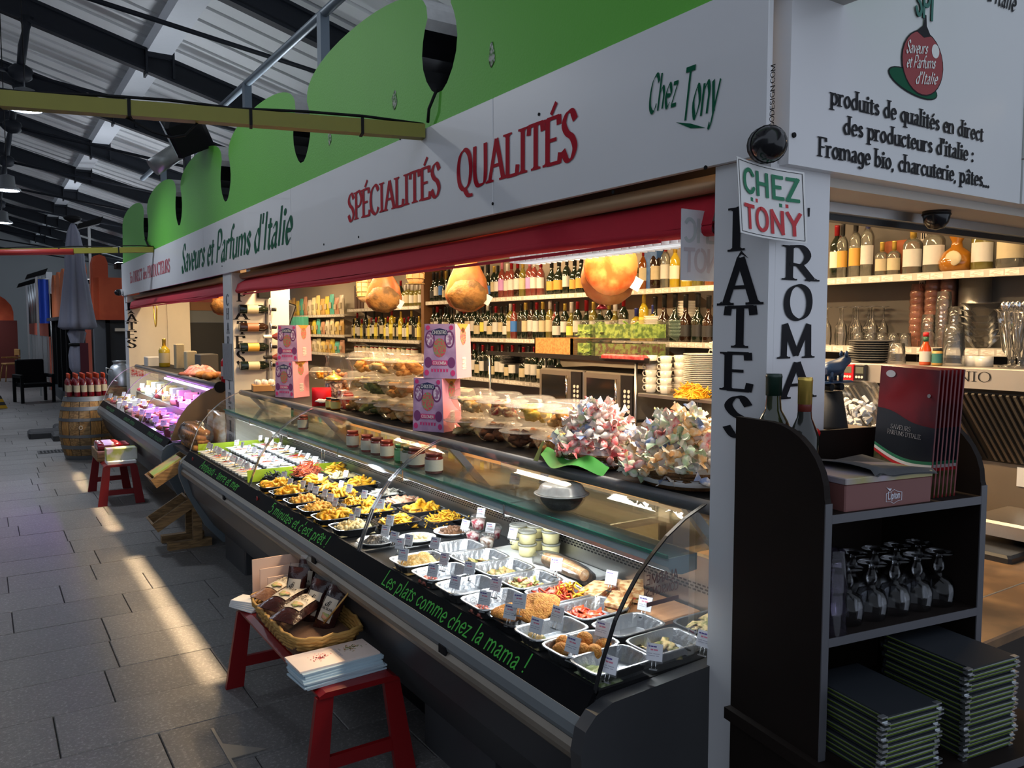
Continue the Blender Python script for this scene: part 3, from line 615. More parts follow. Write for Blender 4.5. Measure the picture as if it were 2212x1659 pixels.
# ---------------------------------------------------------------- corner pillar with lettering
pil = thing('corner_pillar', 'white corner pillar lettered downward on both faces beside the dark cabinet', 'pillar', (1.825, 1.48, 0))
part('front_panel', MB().box(XF, XF+.025, YC, 1.565, .0, ZB-.001), M_white, pil, True)
part('side_panel', MB().box(XF+.0255, 1.945, YC-.0, YC+.025, 0, 2.17), M_white, pil, True)
part('core', MB().box(XF+.025, 1.94, YC+.025, 1.56, 0, 2.17), mat('pillar_core', (.35, .34, .33), .7), pil, True)
def column(parent, text, tops, x=None, y=None, u=None, m=M_ink, sty='serif', wu=None):
    """letters one under the other, each given by the pixel rows of its top and foot"""
    for ch, (ua, va, ub, vb) in zip(text, tops):
        a = at(ua, va, x=x, y=y); b = at(ub, vb, x=x, y=y)
        if x is not None: lettering(parent, ch, (x, a.y, b.z), -AY, AZ, (a.z-b.z), sty, m, width=a.y-b.y)
        else: lettering(parent, ch, (a.x, y, b.z), AX, AZ, (a.z-b.z), sty, m, width=b.x-a.x)
column(pil, 'PATES', ((1580, 452, 1640, 535), (1563, 560, 1637, 655), (1567, 664, 1632, 750), (1562, 762, 1623, 845), (1564, 856, 1625, 945)), x=XF-.001)
p0 = at(1598, 556, x=XF-.001); lettering(pil, '^', p0, -AY, AZ, .05, 'serif', M_ink)
part('circumflex', MB().add([at(1590, 560, x=XF-.002), at(1601, 541, x=XF-.002), at(1617, 558, x=XF-.002), at(1602, 549, x=XF-.002)], [(0, 3, 1), (1, 3, 2)]), M_ink, pil, True)
column(pil, 'ROMA', ((1695, 531, 1755, 606), (1694, 616, 1752, 690), (1684, 701, 1754, 771), (1686, 784, 1752, 856)), y=YC-.001)
part('apostrophe', MB().add([at(1745, 449, y=YC-.002), at(1750, 449, y=YC-.002), at(1749, 468, y=YC-.002), at(1746, 468, y=YC-.002)], [(0, 3, 2, 1)]), M_ink, pil, True)
# side sign board (facing the camera)
sb = thing('side_sign_board', 'large white sign board with tomato logo and produce text at top right', 'sign', (2.6, YC, 2.17))
part('panel', MB().box(1.73, 2.93, YC-.03, YC+.03, 2.165, 3.4), M_white, sb, True); part('panel', MB().box(2.935, 4.2, YC-.035, YC+.03, 2.165, 2.31), M_white, sb, True); part('panel', MB().box(2.935, 4.2, YC-.045, YC+.03, 2.315, 3.4), M_white, sb, True)
YS = YC-.031
for tx, u0, v0, u1, v1 in (('produits de qualités en direct', 1793, 228, 2123, 303), ("des producteurs d'italie :", 1820, 290, 2103, 349), ('Fromage bio, charcuterie, pâtes...', 1766, 337, 2137, 405)):
    a = at(u0, v0, y=YS); b = at(u1, v1, y=YS); lettering(sb, tx, (a.x, YS, (a.z+b.z)/2), AX, AZ, .048, 'bold', M_ink, width=b.x-a.x)
c = at(1993, 137, y=YS-.001); rx, rz = (at(2038, 137, y=YS).x-at(1947, 137, y=YS).x)/2, (at(1993, 66, y=YS).z-at(1993, 208, y=YS).z)/2
def disc(cx, cz, rx, rz, y, rot=0, n=28):
    return [(cx+rx*math.cos(a)*math.cos(rot)-rz*math.sin(a)*math.sin(rot), y, cz+rx*math.cos(a)*math.sin(rot)+rz*math.sin(a)*math.cos(rot)) for a in [2*math.pi*i/n for i in range(n)]]
def dpart(nm, pts, m, par, world=True): return part(nm, MB().add(pts, [tuple(range(len(pts)))]), m, par, world)
dpart('logo_leaf', disc(c.x-.043, c.z-.064, .128, .033, YS-.001, -.12), M_ink, sb); dpart('logo_leaf', disc(c.x-.043, c.z-.064, .123, .029, YS-.0016, -.12), M_greenink, sb)
dpart('logo_tomato', disc(c.x, c.z, rx, rz, YS-.002), M_ink, sb); dpart('logo_tomato', disc(c.x, c.z, rx-.004, rz-.004, YS-.0026), mat('logo_red', srgb(150, 24, 30), .4), sb)
dpart('logo_highlight', disc(c.x+.062, c.z+.045, .02, .02, YS-.0032, .0), M_paper, sb)
part('logo_stem', MB().add([(c.x+q, YS-.003, c.z+zz) for q, zz in ((-.04, rz-.008), (.0, rz-.02), (.035, rz-.01), (.012, rz+.015), (.008, rz+.045), (0, rz+.045), (-.004, rz+.015))], [(0, 1, 2, 3, 4, 5, 6)]), M_ink, sb, True)
for tx, dx, dz, wd in (('Saveurs', -.092, .014, .11), ('et Parfums', -.088, -.026, .15), ("d'Italie", -.04, -.064, .115)): lettering(sb, tx, (c.x+dx, YS-.0022, c.z+dz), AX+AZ*.14, AZ, .034, 'script', M_paper, width=wd, per=False)
for k, (tx, m, e) in enumerate((('SPI', M_ink, .0015), ('SPI', mat('logo_teal', srgb(30, 110, 96), .5), .003))): lettering(sb, tx, (c.x-.05, YS, c.z+rz+.04), AX, AZ, .07, 'comic', m, width=.1, eps=e, per=False)
lettering(sb, "d'Italie", (2.66, YS, at(2150, 8, y=YS).z), AX, AZ, .06, 'script', M_ink, width=.18, per=False)
part('screw', MB().cyl(at(1714, 292, y=YS), at(1714, 292, y=YS)+Vector((0, -.004, 0)), .007, n=8), M_blackm, sb, True)
# header rail and shutter under the side board
hd = thing('shutter_rail', 'dark shutter guide rail with pale lining under the side sign board', 'rail', (3, 1.5, 2.1))
part('lining', MB().box(1.95, 4.05, YC+.03, 1.62, 2.14, 2.17), mat('cream_soffit', (.62, .57, .5), .7), hd, True); part('rail', MB().box(1.95, 4.05, 1.60, 1.635, 2.09, 2.125), M_black, hd, True); part('track', MB().box(1.95, 4.05, 1.57, 1.6, 2.11, 2.14), M_alu, hd, True)
# black cameras / sensors
def dome(lb, p, d, s=1):
    t = thing('security_camera', lb, 'camera', p, group='dome cameras'); q = Vector(d).to_track_quat('Z', 'Y').to_matrix().to_4x4()
    part('base', MB().lathe([(.042*s, 0), (.045*s, .012*s), (.04*s, .02*s)], 18, M=q), M_paper if s < 1 else M_black, t)
    part('dome', MB().lathe([(.044*s, .02*s), (.044*s, .05*s), (.038*s, .075*s), (.025*s, .093*s), (.001, .1*s)], 20, M=q), mat('smoked_dome', (.01, .01, .012), .18), t)
    part('seam', MB().lathe([(.0445*s, .046*s), (.0455*s, .049*s), (.0445*s, .052*s)], 20, M=q), M_blackm, t)
dome('black dome camera mounted above the hand-made paper sign', at(1650, 315, y=YC-.03)+Vector((0, 0, 0)), (-.45, -.6, -.1), 1.0)
dome('black dome camera hanging under the side sign board by the spirits', at(2024, 432, y=1.5), (0, 0, -1), 1.0)
dome('black camera bulb sticking out at the far end of the fascia', (XF-.03, 12.35, 2.24), (-1, .1, -.1), .99)
# CHEZ TONY papers
def curl(cx, cy): return Vector((0, 0, 0))
def sign(lb, O, ux, uz, w_, h_, back=False):
    ux, uz = Vector(ux).normalized(), Vector(uz).normalized(); nn = ux.cross(uz); t = thing('paper_sign', lb, 'sign', O)
    bend = lambda a: nn*(-.018*math.sin(a*math.pi))
    part('sheet', MB().grid(lambda a, b: ux*(a*w_)+uz*(b*h_)+bend(a), 10, 2), M_paper, t)
    part('sheet_back', MB().grid(lambda a, b: ux*(a*w_)+uz*(b*h_)+bend(a)-nn*.0015, 10, 2), M_paper, t)
    k = .004
    bd = MB(); lw = .0018
    for (a0, b0, a1, b1) in ((.03, .03, .97, .03), (.03, .97, .97, .97), (.03, .03, .03, .97), (.97, .03, .97, .97)):
        N_ = 10
        for i in range(N_):
            A, B = a0+(a1-a0)*i/N_, b0+(b1-b0)*i/N_; A2, B2 = a0+(a1-a0)*(i+1)/N_, b0+(b1-b0)*(i+1)/N_
            P_ = lambda a, b: ux*(a*w_)+uz*(b*h_)+bend(a)+nn*.001
            if b0 == b1: bd.add([P_(A, B-.004), P_(A2, B-.004), P_(A2, B+.004), P_(A, B+.004)], [(0, 1, 2, 3)])
            else: bd.add([P_(A-.004, B), P_(A+.004, B), P_(A+.004, B2), P_(A-.004, B2)], [(0, 1, 2, 3)])
    part('border', bd, M_ink, t)
    def word(tx, b, hh, m):
        obs = lettering(t, tx, ux*(w_*.09)+uz*(b*h_), ux, uz, hh, 'comic', m, width=w_*.86, world=False, track=.1)
        for o in obs:
            for v in o.data.vertices:
                k_ = ux.dot(uz); a = (v.co.dot(ux)-k_*v.co.dot(uz))/(1-k_*k_)/w_; v.co += bend(max(0, min(1, a)))+nn*.0015
    word('CHEZ', .58, h_*.29, mat('sign_green', srgb(16, 124, 84), .5)); word('TONY', .1, h_*.29, mat('sign_red', srgb(200, 40, 48), .5))
    for a in (.28, .72):
        for i, c_ in enumerate((srgb(16, 124, 84), (.8, .8, .8), srgb(200, 40, 48))):
            A = a-.06+i*.04; part('flag_stripe', MB().add([ux*(q*w_)+uz*(r_*h_)+bend(q)+nn*.001 for q, r_ in ((A, .465), (A+.04, .465), (A+.04, .515), (A, .515))], [(0, 1, 2, 3)]), cmat(c_), t)
    return t
o_ = at(1600, 502, y=YC-.05); a_ = at(1744, 526, y=YC-.05); b_ = at(1591, 331, y=YC-.05)
a2 = at(1741, 378, y=YC-.05); o_.y = a_.y = YC-.05; b_.y = a2.y = YC-.05
sign('white paper sign reading CHEZ TONY taped across the pillar corner', o_, (a_-o_), (b_-o_), (a_-o_).length, .5*((b_-o_).length+(a2-a_).length))
q0 = at(1471, 605, y=1.64); q1 = at(1549, 605, y=1.64)
bs = thing('paper_sign', 'back of a hand-lettered paper sign seen through beside the pillar', 'sign', (q0+q1)/2)
zt_ = at(1471, 450, y=1.64).z
part('sheet', MB().box(q0.x, q1.x+.06, 1.64, 1.643, q0.z, zt_), mat('backlit_paper', (.62, .62, .66), .7), bs, True)
for tx, dz, m in (('ZEHC', .56, mat('faint_green_print', (.42, .47, .48), .7)), ('YNOT', .14, mat('faint_red_print', (.5, .44, .47), .7))):
    obs = lettering(bs, tx, (q1.x+.05, 1.639, q0.z+dz*(zt_-q0.z)), -AX, AZ, .3*(zt_-q0.z), 'comic', m, width=(q1.x-q0.x)+.04, eps=.0)
    for o in obs: o.data.flip_normals()
# other pillars
pm = thing('middle_pillar', 'narrow white pillar lettered downward between the two display cases', 'pillar', (1.75, 6.85, 0))
part('post', MB().box(XF, 1.80, 6.68, 6.94, 0, ZB), M_white, pm, True)
ltr = 'CHARCUTERIE'
for i, ch in enumerate(ltr):
    zt2 = 2.02-i*.115; lettering(pm, ch, (XF-.001, 6.84, zt2-.085), -AY, AZ, .085, 'serif', mat('grey_lettering', (.12, .13, .15), .5), width=.075)
part('notice', MB().box(XF-.006, XF-.002, 6.70, 6.98, 1.32, 1.62), mat('grey_notice', (.35, .36, .38), .5, n=.4, ns=30), pm, True)
wp = thing('wall_panel', 'cream panel lettered downward behind the horizontal bottle rack', 'panel', (1.95, 6.72, 0))
part('board', MB().box(1.702, 2.16, 6.655, 6.676, 0, ZB), mat('cream_panel', (.74, .68, .58), .5), wp, True)
column(wp, 'PATES', ((512, 625, 532, 651), (507, 670, 536, 690), (512, 694, 533, 722), (508, 726, 530, 752), (510, 758, 530, 786)), y=6.654)
pf = thing('far_pillar', 'white pillar lettered PATES at the far end of the stall', 'pillar', (1.85, YE, 0))
part('front_panel', MB().box(XF, XF+.02, YE-.28, YE, 0, ZB), M_white, pf, True); part('side_panel', MB().box(XF, 2.2, YE-.30, YE-.28, 0, ZB), mat('cream_panel', (.74, .68, .58), .5), pf, True)
part('side_return', MB().box(2.2, 2.5, YE-.33, YE-.05, 0, ZB), mat('cream_panel', (.74, .68, .58), .5), pf, True)
YP = YE-.301
for ch, va, vb in zip('PATES', (654, 678, 696, 715, 734), (670, 694, 712, 731, 751)):
    b = at(274, vb, y=YP); a = at(274, va, y=YP); lettering(pf, ch, (b.x, YP, b.z), AX, AZ, a.z-b.z, 'bold', M_ink, width=.125)
p_ = at(283, 674, y=YP); part('circumflex', MB().add([p_+Vector((-.05, -.001, -.03)), p_+Vector((0, -.001, .02)), p_+Vector((.05, -.001, -.03)), p_+Vector((0, -.001, -.01))], [(0, 3, 1), (1, 3, 2)]), M_ink, pf, True)
part('red_notice', MB().box(1.72, 1.9, YP-.003, YP, 1.08, 1.2), mat('red_notice', srgb(190, 60, 60), .5, col2=(.7, .6, .6), ns=40), pf, True)
# awning: rolled red cloth and copper-lit header tube
def awning(lb, y0, y1):
    t = thing('awning', lb, 'awning', (XF+.1, (y0+y1)/2, 2.05), group='rolled awnings')
    n_ = 24
    def roll(cx, cz, r, seg, ww):
        def f(a, b):
            y = y0+(y1-y0)*a; an = b*2*math.pi; rr = r*(1+.05*math.sin(y*5+an)+.03*math.sin(y*13+3*an)); sag_ = -.012*math.sin(y*1.7)
            return Vector((cx+rr*math.cos(an), y, cz+sag_+rr*math.sin(an)*.8))
        return MB().grid(f, n_*2, 12)
    part('roll', roll(XF+.14, 2.09, .062, 10, 1), M_red, t, True)
    part('front_bar', roll(XF+.05, 2.035, .026, 10, 1), M_red, t, True)
    part('cloth', MB().sheet([(XF+.11, 2.14), (XF+.045, 2.1), (XF+.026, 2.04)], y0, y1), M_red, t, True)
    part('head_board', MB().box(XF+.15, XF+.2, y0, y1, 2.1, 2.6), mat('brown_head_board', (.2, .13, .08), .6), t, True)
    part('header_tube', MB().cyl((XF+.085, y0, 2.165), (XF+.085, y1, 2.165), .026, n=12), mat('copper_tone_tube', (.62, .4, .22), .4, .3), t, True)
    part('end_cap', MB().cyl((XF+.14, y0-.01, 2.09), (XF+.14, y0, 2.09), .066, n=14), M_alu, t, True)
awning('long rolled red awning under the fascia over the nearer display case', 1.6, 6.66)
awning('shorter rolled red awning under the fascia at the far end', 6.96, 12.1)
# ================================================================ main display case
Y0, Y1 = 1.6, 6.52
GP = [(1.318, .79), (1.33, .83), (1.345, .872), (1.386, .971), (1.425, 1.03), (1.467, 1.083), (1.518, 1.13), (1.569, 1.171), (1.64, 1.212), (1.72, 1.243)]
dc = thing('display_case', 'long glass-fronted deli display case lit white inside with green chalk lettering', 'display case', (1.6, 4.06, 0))
M_body = mat('dark_grey_case_plastic', (.045, .046, .05), .38, n=.1)
M_bump = mat('grey_bumper', (.16, .18, .19), .4, n=.08)
part('base', MB().prism([(1.29, .6), (1.33, .45), (1.48, .2), (1.55, .16), (2.1, .16), (2.1, .77), (1.32, .77)], Y0, Y1), M_body, dc, True)
part('kick_board', MB().box(1.62, 2.05, Y0+.05, Y1-.05, 0, .16), M_blackm, dc, True)
for yy in (2.4, 4.1, 5.7): part('vent_box', MB().bbox(1.5, 1.62, yy, yy+.55, 0, .2, .01), M_body, dc, True)
part('chalk_strip', MB().prism([(1.318, .80), (1.272, .735), (1.28, .73), (1.33, .79)], Y0, Y1), mat('black_chalk_strip', (.005, .005, .006), .5, spec=.04), dc, True)
part('bumper', MB().prism([(1.27, .735), (1.256, .715), (1.253, .69), (1.258, .675), (1.3, .67), (1.31, .735)], Y0, Y1), M_bump, dc, True)
part('rub_rail', MB().prism([(1.262, .67), (1.25, .655), (1.247, .64), (1.25, .625), (1.262, .612), (1.3, .605), (1.3, .67)], Y0, Y1), mat('worn_bronze_rail', (.3, .26, .21), .42, .6, n=.3, ns=8), dc, True)
for yy in (2.3, 3.55, 5.2): part('hinge', MB().bbox(1.25, 1.262, yy, yy+.05, .66, .69, .003), M_blackm, dc, True)
ep = [(1.24, .6), (1.236, .66), (1.25, .72), (1.285, .755), (1.34, .775), (1.75, .79), (2.12, .79), (2.12, .05), (1.55, .05), (1.42, .2), (1.28, .48)]
part('end_panel', MB().prism(ep, Y0-.045, Y0), M_body, dc, True); part('end_panel', MB().prism(ep, Y1, Y1+.045), mat('blue_grey_end_cap', (.12, .15, .17), .4), dc, True)
part('deck', MB().box(1.33, 2.0, Y0, Y1, .77, .784), M_blackm, dc, True)
part('front_inner_lip', MB().box(1.32, 1.33, Y0, Y1, .77, .8), M_blackm, dc, True)
part('back_panel', MB().box(2.0, 2.03, Y0, Y1, .78, .98), M_steel, dc, True)
gr = MB()
for i in range(int((Y1-Y0)/.022)):
    for j in range(3): y_ = Y0+.01+i*.022+(j % 2)*.011; gr.add([(1.999, y_, .858+j*.011), (1.999, y_+.015, .858+j*.011), (1.999, y_+.015, .864+j*.011), (1.999, y_, .864+j*.011)], [(0, 3, 2, 1)])
o = part('vent_slots', gr, M_blackm, dc, True); o['kind'] = 'stuff'
for i, (a, b) in enumerate(((Y0, 3.18), (3.2, 4.86), (4.88, Y1))):
    g_ = part('front_pane', MB().sheet(GP, a, b), M_case, dc, True)
    for y_ in (a, b): part('pane_edge', MB().sheet([(x, z) for x, z in GP], y_-.006, y_+.006, th=.004), M_chrome if i or y_ != a else M_black, g_, True)
part('end_pane', MB().add([(x, Y0+.003, z) for x, z in GP]+[(2.0, Y0+.003, 1.243), (2.0, Y0+.003, .79)], [tuple(range(len(GP)+2))]), M_case, dc, True)
part('end_pane', MB().add([(x, Y1-.003, z) for x, z in GP]+[(2.0, Y1-.003, 1.243), (2.0, Y1-.003, .79)], [tuple(range(len(GP)+2))]), M_case, dc, True)
# inner glass shelf with lamp canopy on its front edge
sg = part('shelf_glass', MB().box(1.585, 2.0, Y0+.01, Y1-.01, 1.105, 1.113), M_shelfglass, dc, True)
part('shelf_edge', MB().box(1.578, 1.586, Y0+.01, Y1-.01, 1.104, 1.114), M_glassedge, sg, True)
part('lamp_canopy', MB().prism([(1.59, 1.103), (1.585, 1.08), (1.6, 1.06), (1.64, 1.05), (1.7, 1.055), (1.7, 1.103)], Y0+.01, Y1-.01), mat('pale_blue_canopy', (.42, .55, .58), .3), dc, True)
part('lamp_tube', MB().cyl((1.66, Y0+.1, 1.042), (1.66, Y1-.1, 1.042), .008, n=8), mat('white_tube_lamp', (1, 1, 1), .4, emit=(.93, .97, 1), es=10), dc, True)
for yy in (2.45, 3.3, 4.1, 4.95, 5.8): part('canopy_clip', MB().box(1.583, 1.72, yy, yy+.012, 1.055, 1.104), M_chrome, dc, True)
for yy in (1.72, 3.19, 4.87, 6.4):
    part('bracket', MB().prism([(1.74, 1.22), (1.78, 1.22), (2.0, .98), (2.0, .93)], yy-.012, yy+.012), M_alu, dc, True)
part('ledge', MB().box(1.74, 2.16, Y0-.02, Y1+.06, 1.222, 1.25), M_blackm, dc, True)
part('ledge_tube', MB().cyl((1.735, Y0-.02, 1.232), (1.735, Y1+.06, 1.232), .021, n=14), mat('grey_rubber_tube', (.1, .098, .1), .45), dc, True)
part('ledge_trim', MB().box(1.95, 2.17, Y0-.02, Y1, 1.205, 1.222), mat('brass_trim', (.35, .25, .13), .4, .7), dc, True)
up_ = Vector((.046, 0, .065))
for tx, u0, u1, h in (('Antipasti - terre et mer', 433, 514, .058), ("5 minutes et c'est prêt !", 583, 706, .056), ('Les plats comme chez la mama !', 826, 1137, .058)):
    ya, yb = at(u0, 1100 if u0 > 500 else 1000, x=1.29).y, at(u1, 1450 if u0 > 800 else (1170 if u0 > 500 else 1060), x=1.29).y
    lettering(dc, tx, (1.281, ya, .746), -AY, up_, h, 'chalk', M_chalk, width=ya-yb, wobble=.05)
for yy in (6.3, 4.62): part('tomato_sticker', MB().blob((1.292, yy, .768), .004, .014, .017, .05), M_stool, dc, True)
# case light
light('AREA', 'case_lamp', (1.665, (Y0+Y1)/2, 1.038), 54, (.92, .97, 1), (1.66, (Y0+Y1)/2, .5), Y1-Y0-.2, .02).rotation_euler = (0, 0, math.pi/2)
# ---------------------------------------------------------------- price tags
Tag = Tmpl()
Tag.add('holder', MB().box(-.026, .026, -.001, .0, .006, .062), glass('acrylic_holder', (.95, .95, .97), .8, .05), None)
Tag.add('card', MB().box(-.024, .024, -.004, -.002, .012, .06), mat('price_card', (.8, .8, .84), .55), None)
Tag.add('heading', MB().box(-.02, -.013, -.0046, -.004, .0495, .0535).box(-.0115, -.004, -.0046, -.004, .0495, .0535).box(-.003, .006, -.0046, -.004, .0495, .0535), mat('violet_print', srgb(96, 84, 150), .6), None)
Tag.add('price', MB().box(-.012, -.004, -.0046, -.004, .0405, .0445).box(-.002, .01, -.0046, -.004, .0405, .0445), mat('red_print', srgb(222, 130, 150), .6), None)
Tag.add('small_print', MB().box(-.02, -.006, -.0046, -.004, .031, .033).box(-.003, .016, -.0046, -.004, .031, .033).box(-.02, .002, -.0046, -.004, .025, .027).box(.005, .014, -.0046, -.004, .025, .027), mat('grey_print', (.45, .44, .5), .6), None)
Tag.add('clip', MB().cyl((-.006, -.006, -.01), (-.006, -.002, .014), .0015, n=5).cyl((.006, -.006, -.01), (.006, -.002, .014), .0015, n=5).box(-.012, .012, -.008, .004, -.014, -.01), M_chrome, None)
ntag = [0]
def ptag(u, v, z=.83, lb='', rz=None, tilt=.32, sc=1.0, x=None):
    p = at(u, v, z=z) if x is None else at(u, v, x=x)
    p.x = max(p.x, 1.353); ntag[0] += 1; rz = -1.2+R.uniform(-.15, .15) if rz is None else rz
    return Tag.put('price_tag', lb, 'price tag', p, group='price tags in the display case', rot=(-tilt, R.uniform(-.06, .06), rz), sc=sc)
# ---------------------------------------------------------------- food builders
def heap(w_, d_, h_, seed, n=14, amp=.3):
    q = random.Random(seed); ph = [q.uniform(0, 6.28) for _ in range(6)]
    def f(a, b):
        x, y = (a-.5)*2, (b-.5)*2; e = max(0, 1-max(abs(x), abs(y))**4)*max(0, 1-(x*x+y*y)*.35)
        z = h_*e*(1+amp*(math.sin(9*a+ph[0]+4*b)+math.sin(11*b+ph[1]-3*a)+.6*math.sin(23*a+ph[2])*math.sin(19*b+ph[3]))*.5)
        return Vector((x*w_/2, y*d_/2, max(z, 0)))
    return MB().grid(f, n, n)
def pieces(mb, w_, d_, h_, n, kind, seed):
    q = random.Random(seed)
    for i in range(n):
        x, y = q.uniform(-.46, .46)*w_, q.uniform(-.46, .46)*d_; e = max(0, 1-(2*x/w_)**2*.5-(2*y/d_)**2*.5); z = h_*e*q.uniform(.45, 1.05)
        Mr_ = Euler((q.uniform(-.6, .6), q.uniform(-.6, .6), q.uniform(0, 6.28))).to_matrix()
        if kind == 'ravioli': mb.blob((x, y, z+.006), .021, .017, .008, .25, q.random(), 7, 4, Mr_)
        elif kind == 'gnocchi': mb.blob((x, y, z+.004), .012, .009, .009, .08, q.random(), 6, 4, Mr_)
        elif kind == 'slice': mb.blob((x, y, z+.004), .026, .018, .005, .3, q.random(), 7, 4, Mr_)
        elif kind == 'strip':
            pts_ = [Vector((x, y, z))+Mr_ @ Vector((.03*t, .014*math.sin(t*3+i), .012*math.cos(t*2.4+i))) for t in (-1.4, -.7, 0, .7, 1.4)]; mb.tube(pts_, .0035, 5, False)
        elif kind == 'fold':
            pts_ = [Vector((x, y, z+.008))+Mr_ @ Vector((.014*t, .022*math.sin(t*1.6+i), .016*math.cos(t*1.3+i*.7))) for t in (-1.5, -.9, -.3, .3, .9, 1.5)]; mb.tube(pts_, [.004, .008, .0095, .0095, .008, .004], 6, True)
    return mb
def stuff(name, mb, m, label, cat, p, rz=0):
    o = single(name, mb, m, label, cat, p, rz); o['kind'] = 'stuff'; return o
def foil_tray(w_=.214, d_=.172, h_=.044, mt=M_foil):
    """pressed tray with rolled rim and ribbed walls"""
    T = Tmpl(); k = 28
    def ring(inx, z, rib=0):
        r = []
        for i in range(4*10):
            s, t = divmod(i, 10); t = t/10
            ax, ay = w_/2-inx, d_/2-inx; c = .024
            # rounded rectangle by angle
            a = 2*math.pi*i/40; ca, sa = math.cos(a), math.sin(a); n_ = 6
            rr = (abs(ca/ax)**n_+abs(sa/ay)**n_)**(-1/n_); rr *= 1-rib*(i % 2)
            r.append((rr*ca, rr*sa, z))
        return r
    rings = [ring(0, h_-.003), ring(.001, h_), ring(.008, h_), ring(.01, h_-.003), ring(.016, h_*.5, .02), ring(.022, .003, .02), ring(.03, .002)]
    vs = [v for r in rings for v in r]; fs = [(j*40+i, j*40+(i+1) % 40, (j+1)*40+(i+1) % 40, (j+1)*40+i) for j in range(len(rings)-1) for i in range(40)]
    mb = MB().add(vs, fs, False); b = 6*40; mb.f.append(tuple(range(b, b+40))); mb.sm.append(False)
    return T.add('foil_tray', mb, mt)
TF = foil_tray(); TB = foil_tray(.212, .17, .042, mat('black_food_tray', (.012, .012, .014), .18)); TW = foil_tray(.19, .05, .03, mat('white_antipasti_dish', (.75, .76, .76), .25))
def plate(r=.075, sx=1.25):
    return Tmpl().add('oval_plate', MB().lathe([(.03, .004), (r*.72, .004), (r*.82, .012), (r, .016), (r, .013), (r*.84, .008), (r*.7, 0), (.02, 0)][::-1], 28, sx=1, sy=1/sx*1.2), mat('white_plate', (.82, .82, .82), .2, coat=.3))
TP = plate()
DZ = .785
M_pasta = mat('egg_yellow_pasta', srgb(238, 184, 42), .5, n=.2, ns=40, col2=srgb(224, 160, 24), sub=.05)
M_pasta2 = mat('golden_gnocchi', srgb(230, 180, 78), .55, ns=50, col2=srgb(216, 150, 48))
M_cream = mat('cream_gnocchi', srgb(236, 214, 158), .55, n=.1, ns=50)
M_lasagne = mat('gratin_topping', srgb(226, 172, 84), .6, ns=70, col2=srgb(240, 206, 140), bump=.4, bs=90)
M_tomato = mat('tomato_sauce', srgb(188, 44, 24), .35, ns=60, col2=srgb(218, 90, 40), bump=.3, bs=80)
M_pink = mat('pale_red_food', srgb(214, 96, 84), .4, ns=60, col2=srgb(232, 150, 130))
M_salad = mat('mixed_salad', srgb(222, 190, 130), .5, ns=45, col2=srgb(120, 120, 50), bump=.3)
M_crust = mat('fried_breadcrumb', srgb(222, 152, 64), .75, ns=90, col2=srgb(196, 118, 40), bump=.7, bs=160)
M_orangep = mat('orange_pasta', srgb(206, 92, 40), .5, ns=40, col2=srgb(188, 72, 26))
M_dark = mat('dark_tapenade', (.018, .014, .012), .4, bump=.5, bs=120)
M_greenveg = mat('green_vegetable_mix', srgb(196, 204, 160), .5, ns=60, col2=srgb(110, 130, 60))
# front row of foil trays
F = [((875, 1225), 'lasagne', 'the browned gratin'), ((950, 1255), 'pinkfront', 'a little pink salad at its front'), ((1015, 1290), None, ''), ((1060, 1325), 'pinkfront', ''), ((1205, 1385), 'lasfront', ''), ((1255, 1430), 'balls', ''), ((1370, 1462), 'veg', '')]
flab = ['foil tray of browned gratin behind the Les plats lettering', 'foil tray with pink salad at its front, next to the gratin', 'empty foil tray in the front row between two pink salads', 'foil tray with red salad left of the breaded cutlets', 'nearly empty foil tray with pizza-like slice right of the cutlets', 'foil tray holding the round fried rice balls', 'foil tray with pale green vegetable mix at the near glass end']
rowx = 1.435
def tray_at(T, u, v, lb, cat='tray', x=None, rz=0, mats=None, sc=1, name='foil_tray', group='food trays in the display case'):
    p = at(u, v, z=DZ+.03); p.z = DZ
    if x is not None: p.x = x
    T.put(name, lb, cat, p, rz, group, sc=sc, mats=mats); return p
for i, ((u, v), kind, _) in enumerate(F):
    p = Vector((rowx, (2.85, 2.65, 2.46, 2.275, 1.955, 1.81, 1.675)[i], DZ+.004)); TF.put('foil_tray', flab[i], 'tray', (rowx, p.y, DZ), 0, 'food trays in the display case', sc=1 if i < 4 else (1, .82, 1))
    if kind == 'lasagne': stuff('gratin', heap(.17, .13, .055, 1, 16, .25), M_lasagne, 'golden gratin filling a foil tray in the front row', 'food', p)
    if kind == 'pinkfront': stuff('red_salad', pieces(heap(.05, .09, .022, 20+i, 8), .05, .08, .02, 26, 'gnocchi', i), M_pink, 'small heap of pink salad at the front of a foil tray, %s one from the gratin' % ('first' if i == 1 else 'second'), 'food', p+Vector((-.06, 0, 0)))
    if kind == 'lasfront': stuff('baked_pasta', heap(.06, .09, .03, 4, 10, .3), M_salad, 'leftover baked pasta at the front of a foil tray', 'food', p+Vector((-.055, 0, 0)))
    if kind == 'veg': stuff('vegetable_mix', heap(.08, .12, .02, 6, 12, .4), M_greenveg, 'pale green vegetable mix in the nearest foil tray', 'food', p+Vector((-.045, 0, 0)))
    if kind == 'balls':
        bm = MB().blob((0, 0, 0), .026, .026, .024, .015, 2, 14, 10).mesh('rice_ball', M_crust)
        for k, (dx, dy, lb) in enumerate(((-.065, .01, 'front left'), (-.03, .045, 'back left'), (-.02, -.03, 'front right'), (.025, .015, 'tallest middle'), (.055, -.035, 'rear right'), (.005, -.055, 'near right'))):
            o = link('rice_ball', bm); o.location = p+Vector((dx, dy, .028+.01*(k == 3))); o.rotation_euler = (k, k*.7, 0); tag(o, 'golden fried rice ball, the %s one in its foil tray' % lb, 'rice ball', 'fried rice balls')
